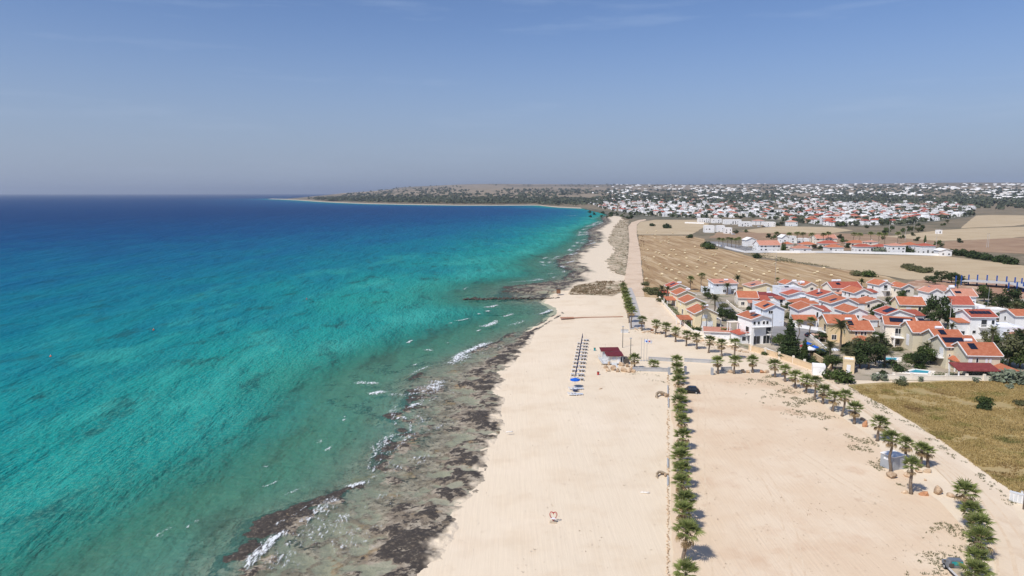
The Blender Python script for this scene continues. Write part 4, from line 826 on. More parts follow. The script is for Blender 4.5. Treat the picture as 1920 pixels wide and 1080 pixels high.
house('white villa with narrow twin window under a long red slope', 1554, 556, 8.6, 9, 4.6, 1.8, 6, 'gf', 'w_white', 'r_red', [('F', 1.2, 2.6, .5, 1.5, 'w'), ('F', 2.0, 2.6, .5, 1.5, 'w'), ('F', -1.5, .9, 1.2, 1.2, 'w'), ('L', 1, 2, 1, 1, 'w')], [PNL(-2.0, -1), ('chim', -1, 1)], ax=.64)
house('semi-detached cream house with broad red roof and three round tanks', 1588, 539.5, 12.8, 8, 5.0, 2.0, 4, 'gs', 'w_pale', 'r_red', [('F', -4, 2.8, 1.1, 1.1, 'w'), ('F', 4, 2.8, 1.1, 1.1, 'w'), ('F', 0, .9, 1.4, 1.2, 'w')], [PNL(-2.6, -1.5, 1.8, 1.4), ('tank', -3.6, .3, .5), ('tank', -1.5, .3, .5), ('porch', -5.5, 1.5, -6.2, -4.1, 2.7, .5, 'mf', 'r_pale')])
house('white gable villa with dark windows behind the umbrella pine', 1618, 549, 7.2, 9, 4.6, 1.6, 5, 'gf', 'w_white', 'r_orange', [('F', 0, 2.7, 1.5, 1.1, 'w'), ('F', 2.2, 2.5, .6, 1.1, 'w'), ('L', -2, 2.7, .8, 1.2, 'w'), ('L', 1, 2.7, .8, 1.2, 'w')], [('wing', 3.65, 8.5, -1, 4, 4.2, .9, 'mf', 'w_white', 'r_red')])
house('white villa with wide balcony door at the far edge of the plot', 1661, 534, 6.5, 8, 5.2, 1.6, 6, 'gf', 'w_white', 'r_orange', [('F', 0, 2.8, 3.6, 2.1, 'b'), ('F', 1.3, .2, 1.6, 2.0, 'g'), ('L', 0, 3, 1, 1, 'w')], [('tank', 2.4, 0, .55), ('tank', 3.2, 2, .55)])
house('cream gable villa with one dark window at the far edge of the plot', 1702, 539, 6.0, 8, 4.8, 1.4, 6, 'gf', 'w_pale', 'r_orange', [('F', .2, 2.7, 1.8, 1.1, 'w'), ('L', 0, 2.7, 1, 1, 'w')])
house('low white villa with hipped roof between bushes in the second row', 1513, 570, 9.6, 8, 3.0, 1.6, -4, 'hip', 'w_white', 'r_orange', [('F', 2.6, 1.2, 2.4, 1.0, 'w'), ('F', -2, 1, 1.2, 1.2, 's')], [('tank', 2.6, -1.8, .6), PNL(-2.2, -1.8, 1.8, 1.4)])
house('white double-gable villa with dark square windows', 1583, 568.5, 9.8, 9, 5.0, 1.8, 3, 'gf', 'w_white', 'r_orange', [('F', .3, 3.2, 1.6, 1.2, 'w'), ('F', -.6, .7, 1.7, 1.2, 'w'), ('L', 2.5, 1.2, .7, 1.4, 'w'), ('L', -2, 3, 1, 1, 'w')], [PNL(-2.6, -1.5, 2.4, 1.6), ('wing', 4.95, 8.9, -2.6, 4, 4.6, 1.0, 'mf', 'w_white', 'r_orange')], ax=.6)
house('small cream cottage half hidden behind the umbrella pine', 1640, 567.5, 8.4, 7, 2.9, 1.4, 4, 'gf', 'w_pale', 'r_orange', [('F', 1.6, 1.0, .9, 1.3, 'w'), ('F', -2.4, 1.0, 1, 1.2, 'w')], ax=.6)
house('tall blue-grey gable villa beside the conifer and street', 1453, 579.5, 6.6, 9, 6.0, 1.5, 1, 'gf', 'w_blue', 'r_orange', [('F', -1.4, 4.4, 1.4, 1.0, 'w'), ('F', -1.6, 1.7, 1.2, .9, 'w'), ('F', 2.2, 1.4, .8, .5, 's'), ('L', 1.5, 4.2, 1.1, 1.1, 'w')], [PNL(-1.9, -1.5, 1.8, 2.0), ('wing', -2, 5.5, 4.55, 11, 6.3, .4, 'flat', 'w_blue', 'concrete'), ('porch', -5.6, -3.4, -2.5, 4, 3.2, .3, 'flat', 'w_blue')], ax=.48)
house('white villa with orange porch roof beside the street', 1520, 581, 7.6, 9, 5.6, 1.5, -3, 'gf', 'w_white', 'r_orange', [('F', 2.3, 2.8, .6, 2.0, 'w'), ('F', -2, 1, 1.1, 1.2, 's')], [('wing', 3.85, 7.4, -2.5, 4, 4.8, 1.0, 'mf', 'w_white', 'r_red'), ('porch', -6.5, 1.5, -7.2, -4.6, 2.6, 1.3, 'mf', 'r_orange'), ('porch', 4.2, 7.6, -4.6, -2.6, 2.4, .1, 'flat', 'w_white')])
house('white gable villa with single dark window above the tan long house', 1609, 585.5, 7.0, 9, 4.4, 1.5, 3, 'gf', 'w_white', 'r_orange', [('F', -.4, 2.2, 1.5, 1.1, 'w'), ('L', 1, 2.3, 1, 1, 'w')], [('porch', 1.5, 6.0, -5.8, -4.6, 2.6, .6, 'mf', 'r_red')])
# front row
house('white three-storey house with tall roof gable, balcony and pillars by the pool', 1428, 597.5, 6.4, 7.6, 7.8, 1.0, 13, 'gf', 'w_white', 'r_orange', [('F', x, 6.0, .75, .95, 'w') for x in (-2.3, -.9, .8, 2.0)] + [('F', -.6, 3.6, 1.5, 1.3, 's'), ('F', 2.5, 3.0, 1.2, 2, 'b'), ('F', -1.5, .1, 2.6, 2.4, 'g'), ('F', 1.9, .1, 2.1, 2.4, 'g'), ('L', 1.6, 2.9, 3.4, 2, 'b'), ('L', -2.2, 3.4, 1.2, 1.5, 's'), ('L', 2.5, .1, 1.2, 2.3, 'g')], [PNL(-1.2, -1.8, 1.6, 2.2), ('tank', -.6, .2), ('wing', -6.2, -3.25, -2.4, 2.5, 2.9, .7, 'ml', 'w_white', 'r_red'), ('porch', -6.6, -3.6, 2.6, 4.6, 5.6, .1, 'flat', 'w_pale'), ('porch', -3.4, 3.4, -5.0, -3.9, 5.3, .05, 'flat', 'w_white')])
house('long tan house with broad orange roof and white balcony door', 1581, 606, 8.8, 8, 6.0, 1.9, -6, 'gs', 'w_tan', 'r_orange', [('L', 1.6, 2.9, 3.0, 2, 'b'), ('L', -1.6, .2, 1.5, 2.0, 'd'), ('F', -2.4, .9, 1.3, 1.4, 'w'), ('F', 2, 3.4, 1, .9, 'w')], [('porch', -7, -4.5, -4, 3, 1.1, .2, 'flat', 'w_pink')])
house('tan house with solar heater on its orange roof behind the garden palms', 1615, 618.5, 6.4, 7.5, 5.2, 2.0, -4, 'gs', 'w_tan', 'r_orange', [('F', x, 3.6, .55, .95, 'w') for x in (-1.4, .2, 1.2)] + [('F', 0, .3, 1.8, 2.0, 'g'), ('L', 0, 3.4, 1, 1, 'w')], [PNL(-2.2, -1.2, 1.5, 1.8), ('tank', -2.2, .5), ('porch', -2.5, 2.6, -6.2, -3.8, 2.5, 1.1, 'hip', 'r_orange')])
house('brown timber garage with hipped tile roof between the villas', 1639, 600, 3.4, 4, 2.6, 1.3, 3, 'hip', 'wood', 'r_pale', [('F', 0, .1, 2.6, 2.2, 's')], cat='garage', name='garage')
house('white gable villa with dark solar arrays on both roofs', 1687, 590, 8.8, 8, 4.6, 1.6, -2, 'gf', 'w_white', 'r_red', [('F', -2, 1, 1.2, 1.2, 'w'), ('L', 1, 2.6, 1, 1, 'w')], [PNL(-2.2, -1.2, 3.0, 3.6), ('wing', 4.45, 9.2, -2, 4, 4.0, 1.1, 'mf', 'w_white', 'r_red')], ax=.45)
house('cream villa with orange roof and white shutters left of the big dark tree', 1711, 571, 8.2, 8, 5.4, 2.2, -9, 'gs', 'w_cream', 'r_orange', [('F', -1.2, 3.2, 1.7, 1.2, 's'), ('F', 2.5, 3, .9, 1.5, 'w'), ('F', -1.2, .5, 2.0, 1.4, 'w'), ('L', 1, 3.4, 1.0, 1.2, 's')], [('tank', 3.2, 1.5)])
house('big white villa with tall windows and long solar array', 1689, 609.5, 8.0, 9, 6.2, 1.7, -20, 'gs', 'w_pale', 'r_orange', [('F', -.5, 2.9, 1.7, 2.2, 'g'), ('F', 2.6, 2.9, 1.7, 2.2, 'g'), ('F', 1, 2.7, 7, .5, 'b'), ('F', -1, .3, 2.0, 1.6, 'w'), ('F', 2.2, .3, 2.0, 1.6, 'w'), ('L', 1, 4, .8, .8, 'w')], [PNL(.4, -2.2, 6.2, 2.2), ('porch', -2, 4, -7.2, -4.8, 2.6, .1, 'flat', 'w_white')])
house('sage villa with red and orange roof carrying white tank and tilted solar rack', 1742, 622.5, 8.4, 8.5, 5.8, 2.3, -6, 'gs', 'w_sage', 'r_orange', [('F', x, 5.0, .45, .45, 'w') for x in (-2.8, -1.7, -.6)] + [('L', 1.2, 1.2, 1.8, 3.2, 's'), ('F', .6, 2.6, .9, .8, 'w')], [('tank', -3.2, 2.4, .6), ('solar', 1.0, 2.6, 1.7, 2.0, .75), ('porch', 1, 4.6, -6.6, -4.3, 2.6, 1.0, 'hip', 'r_orange')])
house('sage villa behind the front one, solar heater on bright orange roof', 1783, 636.5, 6.8, 8, 6.0, 1.9, -5, 'gs', 'w_sage', 'r_orange', [('L', 1, 3, 1, 1.2, 'w'), ('F', -2, 4.4, 1, .9, 'w')], [PNL(-1, -1.4, 1.6, 1.9), ('tank', -1.1, .5)])
house('front sage villa with solar array on orange roof and glass balcony', 1805, 649.5, 7.6, 8, 6.0, 2.0, -5, 'gs', 'w_sage', 'r_orange', [('F', x, 5.0, .45, .45, 'w') for x in (-3.2, -2.3, -1.3)] + [('L', 1.6, 2.7, 3.0, 2.0, 'b'), ('L', 1.6, 2.75, 1.9, 2.3, 'd'), ('F', -3.0, 3.4, .4, .4, 'w')], [PNL(-1.3, -2.0, 5.0, 1.9), ('porch', -3.4, .2, -7.4, -4.1, 2.8, 1.3, 'hip', 'r_orange')])
house('front right sage villa with solar heater, small arched windows and dark red pergola', 1846, 665.5, 7.6, 8.5, 5.4, 2.2, -5, 'gs', 'w_sage', 'r_orange', [('F', x, 3.4, .5, 1.1, ty) for x, ty in ((-1.6, 'w'), (.6, 's'), (1.5, 's'))] + [('F', -3.2, 3.4, .9, 1.1, 's')], [PNL(-1.5, -1.6, 1.7, 2.0), ('tank', -1.6, .4), ('porch', -8.4, 1.4, -9.0, -4.4, 2.5, .9, 'mf', 'r_maroon'), ('porch', 1.6, 6.2, -8.2, -4.3, 2.5, .9, 'hip', 'r_orange')])
house('white villa with five roof solar panels and recessed balcony', 1845, 594, 7.6, 8, 7.0, 1.6, -2, 'gs', 'w_white', 'r_red', [('F', .2, 3.8, 3.2, 2.0, 'b'), ('F', 2.9, 4.0, .9, 1.9, 'g'), ('F', -2.6, 1.7, 1.0, .9, 'w'), ('F', 1, .9, 1.0, .6, 'w')], [PNL(x, -2.0, 1.15, 1.5) for x in (-2.6, -1.3, 0, 1.3, 2.6)] + [('wing', -7.3, -3.85, -3.2, 1, 5.0, .7, 'mf', 'w_white', 'r_orange'), ('tank', 2.2, 1.2, .7)])
house('bluish flat-topped house with small pale red gable at the right edge', 1897, 616, 6.8, 8, 4.2, .4, -6, 'flat', 'w_blue', 'trim', [('F', -1.8, 2.0, .8, 1.1, 'w'), ('F', 1.2, .4, .9, 2.0, 'g')], [('wing', -.4, 3.45, -6.6, -4.05, 2.8, 1.0, 'ml', 'w_blue', 'r_pale')])
house('white house with orange roof cut by the right edge of the photo', 1923, 592, 6, 8, 6.0, 1.4, -4, 'gs', 'w_white', 'r_orange', [('L', 1, 2, .8, 1.2, 'w'), ('L', -1, 3.6, .8, 1.2, 'w')])
house('white villa with pink red roofs and left gable at the top of the village', 1755, 548, 5.6, 7, 5.0, 1.4, 2, 'gf', 'w_white', 'r_pale', [('F', 0, 2.6, 1, 1, 'w')], [('wing', 2.85, 9.0, -1, 6, 5.2, 1.6, 'mf', 'w_white', 'r_pale')])
house('white house with salmon L-shaped roof next to the blue steel frame', 1812, 555, 7.4, 8, 6.0, 2.2, -5, 'gs', 'w_white', 'r_pale', [('F', 2.6, 3, .9, 1.1, 'w'), ('F', -1, 2.8, 1.2, 1.1, 'w')], [('tank', -3.6, 0, .7), ('tank', -3.2, 2, .6), PNL(-2.2, -2.2, 2.2, 1.2)])
house('white house with plain dark orange roof below the salmon roofs', 1805, 570.5, 7.4, 7, 4.0, 2.4, -4, 'gs', 'w_white', 'r_red', [('F', -1, 1, 1.2, 1.2, 'w'), ('F', 2, .3, 1, 2, 'g')])
house('small white flat house behind the five-panel villa', 1833, 575, 6, 5, 3.0, .4, 2, 'flat', 'w_white', 'trim', [('F', 0, 1, 1.2, 1.2, 'w')])
house('white flat-topped outbuilding left of the dark garden trees', 1878, 582, 5, 5, 2.6, .3, 2, 'flat', 'w_white', 'trim', [('F', 1, 1, 1, 1, 'w')])
house('long low white shed with tiled top behind the white pool house wall', 1345, 622, 7.6, 4, 2.6, .5, -14, 'mf', 'w_white', 'r_pale', [('F', x, .1, .35, 1.6, 'd') for x in (.5, 2.2)], cat='shed', name='shed')
house('tan garden store with white flat top among the palms', 1592, 677, 2.6, 4, 3.2, .2, -25, 'flat', 'w_tan', 'trim', [('F', 0, .2, .9, 2, 'd')], cat='shed', name='shed')
house('white gate house wedge beside the ochre wall', 1536, 689, 2.8, 3, 2.2, .3, -20, 'flat', 'w_white', 'trim', [('F', 0, .2, .9, 1.7, 'd')], cat='shed', name='shed')

# middle settlement beyond the hay field
MID = [('white house with long pale red double roof beside the hedge', 1444, 459.5, 17, 12, 5, 3.2, 6, 'gs', 'w_white', 'r_pale'), ('white house with curved gable at the field road', 1409, 450, 9, 9, 5.5, 2, 4, 'gf', 'w_white', 'trim'), ('chapel-like white house with blue shutters among palms', 1472.5, 445, 6, 8, 7, 2.2, 4, 'gf', 'w_white', 'trim'),
       ('white block house right of the chapel-like one', 1487, 444, 6, 7, 6, .5, 4, 'flat', 'w_white', 'trim'), ('white house with blue pergola wall', 1507, 448, 11, 7, 4.2, .4, 4, 'flat', 'w_white', 'trim'), ('small cream house with orange roof behind the dark hedge', 1480, 458, 7, 8, 4, 1.8, 3, 'hip', 'w_pale', 'r_orange'),
       ('low house with hipped orange roof left of the big salmon one', 1518, 459, 12, 9, 3, 2.2, 3, 'hip', 'w_pale', 'r_orange'), ('nearest hipped orange-roofed house at the wheat field wall', 1506, 466, 13, 9, 3, 2, 2, 'hip', 'w_white', 'r_pale'), ('big cream house with wide salmon roof and dormer', 1550, 447, 19, 11, 5, 3, 3, 'gs', 'w_pale', 'r_pale'),
       ('house with dark red hipped roof below the big salmon roof', 1558, 457, 15, 10, 3, 2.4, 2, 'hip', 'w_pale', 'r_red'), ('white house with long low orange roof and veranda at the field wall', 1568, 464, 12, 9, 3, 2.2, 2, 'hip', 'w_white', 'r_orange'), ('cream house with flat orange hip behind a date palm', 1610, 456, 14, 9, 3.4, 2.2, 2, 'hip', 'w_pale', 'r_orange'),
       ('white house with dark eave line beside the round bush', 1624, 463, 13, 9, 4, 2, 2, 'hip', 'w_white', 'r_red'), ('pale stepped house with small tiled turret', 1637, 454, 9, 8, 5, 1.2, 2, 'hip', 'w_pale', 'r_pale'), ('long low house with red roof and black door', 1658, 463, 13, 9, 4, 1.8, 2, 'hip', 'w_pale', 'r_red'),
       ('white cube-fronted house with salmon roof and corner window', 1685, 461, 11, 10, 6, 1.6, 2, 'hip', 'w_white', 'r_pale'), ('orange-roofed house behind the dark conifer bush', 1713, 460, 10, 10, 5, 2.2, 2, 'hip', 'w_white', 'r_orange'), ('white cube house at the right end of the terrace', 1741, 461.5, 11, 10, 6, 1.8, 2, 'hip', 'w_white', 'r_red'),
       ('white gabled barn at the right end of the field wall', 1774.5, 470, 8, 9, 4, 1.2, -4, 'gf', 'w_white', 'trim'), ('modern white villa with large dark window by the road bend', 1331, 424, 11, 10, 7.5, .5, -4, 'flat', 'w_white', 'trim'), ('modern white villa with terrace beside the big dark window villa', 1352, 424, 9, 9, 7, .5, -4, 'flat', 'w_white', 'trim'),
       ('modern white villa with overhanging upper storey', 1366, 428, 8, 9, 6, .5, -4, 'flat', 'w_white', 'trim'), ('wide white block behind the modern villas', 1321, 410, 17, 11, 6, .5, 0, 'flat', 'w_white', 'trim'), ('white flat block with dark balconies behind the modern villas', 1345, 411, 14, 11, 6, .5, 0, 'flat', 'w_white', 'trim'),
       ('long white terrace of flats behind the parked cars', 1375, 412.5, 24, 11, 6.5, .5, 2, 'flat', 'w_white', 'trim'), ('white block with glazed front right of the long terrace', 1400, 416.5, 15, 11, 6, .5, 2, 'flat', 'w_white', 'trim'), ('row house with red tiles behind the trees right of the glazed block', 1424, 414, 14, 10, 6, 1.5, 2, 'hip', 'w_white', 'r_pale'),
       ('white house left of the round dark tree at the tan field', 1446, 417, 12, 10, 6, .5, 2, 'flat', 'w_white', 'trim'), ('white house with arched door right of the round dark tree', 1487, 416, 13, 10, 6, 1.8, 2, 'hip', 'w_white', 'r_pale'), ('pink house with broad orange roof above the tan field', 1524, 411, 16, 11, 6, 2.4, 2, 'hip', 'w_pink', 'r_orange'),
       ('long white modern bungalow with dark picture window at the right', 1745, 408, 30, 14, 5, .5, 0, 'flat', 'w_white', 'trim'), ('white cube hut alone on the tan field', 1763, 432, 5, 5, 4, .4, 0, 'flat', 'w_white', 'trim')]
for i, a in enumerate(MID):
    house(*a, auto=i, name='town_house', ext=[('chim', 1.5, 1.0)] if a[8] == 'hip' and i % 2 else ())
# the town: plain houses of several kinds, copied
def town_proto(i, w, d, h, roof, rc, wl_):
    parts = []; hw, hd = w / 2, d / 2; mb, rf = MB().box(-hw, hw, -hd, hd, 0, h), MB()
    if roof == 'hip':
        k_ = min(hw, hd) * .95; e = [(-hw - .4, -hd - .4, h), (hw + .4, -hd - .4, h), (hw + .4, hd + .4, h), (-hw - .4, hd + .4, h)]; q0, q1 = (-hw + k_, 0, h + 1.9), (hw - k_, 0, h + 1.9)
        for q in ([e[0], e[1], q1, q0], [e[1], e[2], q1], [e[2], e[3], q0, q1], [e[3], e[0], q0]): rf.slab(q, .15)
    elif roof == 'step':
        mb.box(-hw * .2, hw * .95, -hd * .4, hd * .9, h, h + 2.8); rf.box(-hw * .25, hw, -hd * .45, hd * .95, h + 2.8, h + 3.0)
    else: rf.box(-hw - .1, hw + .1, -hd - .1, hd + .1, h, h + .35)
    out = [('wall', mb.mesh('wall', wl_)), ('roof', rf.mesh('roof', rc))]
    for v in ((1.0, 4.0) if h > 5 else (1.0,)):
        for u in np.linspace(-hw * .62, hw * .62, 2 + i % 2): out.append(('window', MB().box(u - .65, u + .65, -hd - .06, -hd + .02, v, v + 1.4).mesh('window', 'glass_dark')))
    out.append(('door', MB().box(-hw - .06, -hw + .02, -.6, .5, 0.05, 2.2).mesh('door', 'glass_dark')))
    return out
TOWN = [town_proto(0, 10, 9, 6, 'flat', 'trim', 'w_white'), town_proto(1, 13, 9, 6, 'hip', 'r_pale', 'w_white'), town_proto(2, 12, 10, 3.4, 'step', 'trim', 'w_white'), town_proto(3, 16, 9, 6, 'flat', 'trim', 'w_white'), town_proto(4, 11, 10, 3.2, 'hip', 'r_pale', 'w_pale'), town_proto(5, 18, 8, 6.2, 'step', 'trim', 'w_white'), town_proto(6, 12, 9, 6, 'hip', 'r_red', 'w_white'), town_proto(7, 14, 11, 6, 'flat', 'trim', 'w_pale')]
TL = ['white two-storey block', 'white two-storey house with pale tiled hip roof', 'white stepped house with upper room', 'wide white two-storey block', 'low cream house with tiled hip roof', 'long white stepped house', 'white house with red hip roof', 'pale wide block']
rnd = random.Random(5); placed = []
def town_ok(px, py):
    lo = np.interp(px, [1100, 1200, 1290, 1420, 1560, 1700, 1760, 1830], [386, 404, 408, 408, 424, 420, 412, 402]); hi = np.interp(px, [1100, 1200, 1400, 1560, 1700, 1800, 1830], [380, 383, 378, 378, 380, 386, 390])
    return hi < py < lo
sheet('town_ground', [(1095, 392), (1150, 404), (1200, 412), (1290, 411), (1330, 407), (1420, 408), (1470, 424), (1560, 426), (1700, 424), (1770, 414), (1840, 404), (1835, 389), (1700, 380), (1560, 378), (1400, 378), (1200, 383)], .02, 'town_soil', 6, 25)
cand = []
for _ in range(16000):
    if len(cand) >= 1000: break
    px, py = rnd.uniform(1105, 1825), 376 + 50 * rnd.random() ** 1.1
    if not town_ok(px, py): continue
    if px > 1640 and py < 388 and rnd.random() < .6: continue
    p = g(px, py, 0)
    if any(abs(p.x - q[0]) < 14 and abs(p.y - q[1]) < 17 for q in placed): continue
    if fbm(p.x, p.y, 130, 2) > .60 and rnd.random() < .75: continue
    placed.append((p.x, p.y)); cand.append((p.y, px, p))
cand.sort(key=lambda c: c[0]); RV = {'trim': ([], []), 'r_pale': ([], []), 'r_red': ([], [])}; WV, WF, PV, PF = [], [], [], []
for j, (_, px, p) in enumerate(cand):
    i = rnd.choice([0, 0, 1, 2, 2, 3, 4, 5, 6, 7]); z = terrain(p.x, p.y); rz, sz = R(rnd.choice([0, 0, 90, 10, -12]) + rnd.uniform(-8, 8)), rnd.uniform(.85, 1.15)
    if j < 215:
        zone = 'near the woods by the bay' if px < 1200 else 'in the left part of the far town' if px < 1380 else 'in the middle of the far town' if px < 1600 else 'in the right part of the far town'
        inst('town_house', TOWN[i], (p.x, p.y, z - .1), rz, sz, TL[i] + ' ' + zone, 'house', TL[i] + ' ' + zone); continue
    M_ = Matrix.Translation((p.x, p.y, z - .1)) @ Matrix.Rotation(rz, 4, 'Z') @ Matrix.Scale(sz, 4)
    for nm, me in TOWN[i]:
        tv, tf = (WV, WF) if nm == 'wall' else RV[me.materials[0].name] if nm == 'roof' else (PV, PF)
        n0 = len(tv); tv += [tuple(M_ @ v.co) for v in me.vertices]; tf += [tuple(n0 + k for k in f.vertices) for f in me.polygons]
root = empty('far_town', cand[-1][2]); tag(root, 'dense mass of small white houses at the back of the far town', 'town', kind='stuff'); ro = root.location.copy()
for nm, v, f, mt in [('walls', WV, WF, 'w_white'), ('windows', PV, PF, 'glass_dark')] + [('roofs', *RV[k], k) for k in RV]:
    me = bpy.data.meshes.new(nm); me.from_pydata(v, [], f); me.materials.append(MATS[mt]); o = put(nm, me, root, -ro); o['kind'] = 'stuff'
# houses too far to tell apart
V, Fc = [], []
for _ in range(900):
    px, py = rnd.uniform(1130, 1990), rnd.gauss(355, 6) if rnd.random() < .75 else rnd.uniform(360, 378)
    if rnd.random() > .15 + .85 * float(fbm(px * 1.0, py * 6, 60, 2) > .5): continue
    c_ = hit_hill(px, max(345, py))
    if not c_: continue
    x, y = c_[0] + rnd.uniform(-60, 60), c_[1] + rnd.uniform(-120, 120); z = terrain(x, y); w, d, h = rnd.uniform(8, 20), rnd.uniform(8, 12), rnd.uniform(5, 9); n0 = len(V)
    V += [(x - w, y - d, z - 4), (x + w, y - d, z - 4), (x + w, y + d, z - 4), (x - w, y + d, z - 4), (x - w, y - d, z + h), (x + w, y - d, z + h), (x + w, y + d, z + h), (x - w, y + d, z + h)]
    Fc += [(n0 + 4, n0 + 5, n0 + 6, n0 + 7), (n0, n0 + 1, n0 + 5, n0 + 4), (n0 + 1, n0 + 2, n0 + 6, n0 + 5), (n0 + 2, n0 + 3, n0 + 7, n0 + 6), (n0 + 3, n0, n0 + 4, n0 + 7)]
o = put('distant_houses', npmesh('distant_houses', V, Fc, 'w_white', False)); tag(o, 'scattered pale houses of the villages on the horizon', 'houses', kind='stuff')

# ================================================================== GARDENS
def tree(px, py, s, k, label, group=None, hs=1.0, proto=None, z=None):
    p = g(px, py, .04); s3 = (s, s, s * hs); o = inst('tree', (proto or BROAD)[k % 4], (p.x, p.y, terrain(p.x, p.y)), random.uniform(0, 6.2), s3, label, 'tree', group); return o
def conifer_proto(seed, H_, R_, n, ls):
    r = np.random.RandomState(seed); tiers = 17; V, Fq = [], []; k = 0
    bl = []
    for i in range(tiers):
        q = i / tiers; rr_ = R_ * (1 - q) ** .8 * (.8 + .4 * r.rand())
        for j in range(7):
            a = j / 7 * 6.283 + i * .7
            bl.append((rr_ * .62 * math.cos(a), rr_ * .62 * math.sin(a), H_ * (.12 + .86 * q) - .1 * rr_, rr_ * .48 + .08, rr_ * .48 + .08, .34))
    return leafcloud(None, bl, n, ls, up=.6, seed=seed, inner=.2)
CV, CF = conifer_proto(4, 12.5, 2.9, 5200, .26)
CON = [('trunk', MB().tube([(0, 0, -.1), (0, 0, 6), (0, 0, 12.4)], [.28, .18, .03], 7).mesh('trunk', 'bark', True)), ('crown', npmesh('crown', CV, CF, 'leaf_dark', False))]
p = g(1479, 672, .04); inst('conifer', CON, p, 0, 1, 'tall dark conifer beside the white three-storey house', 'tree')
CYV, CYF = leafcloud(None, [(0, 0, z, .75 * (1 - abs(z - 1.9) / 4.4), .75 * (1 - abs(z - 1.9) / 4.4), .7) for z in np.linspace(.5, 4.3, 8)], 1500, .16, seed=9)
CYP = [('trunk', MB().tube([(0, 0, -.1), (0, 0, 3)], [.14, .05], 6).mesh('trunk', 'bark')), ('crown', npmesh('crown', CYV, CYF, 'leaf_mid', False))]
for x, y, s, lb in [(1507, 680, 1.35, 'bright green cypress behind the ochre wall'), (1353, 633, .55, 'left small cypress in front of the white shed'), (1362, 636, .5, 'right small cypress in front of the white shed'), (1559, 455, 1.5, 'thin dark cypress behind the big salmon roof'), (1734, 457.5, 1.6, 'pointed cypress at the right end of the terrace'), (1467, 472, 1.6, 'dark cypress pair member beside the cream house wall'), (1471, 472, 1.5, 'slim cypress right beside the dark one at the field wall')]:
    inst('cypress', CYP, g(x, y, .04), x, (s, s, s), lb, 'tree')
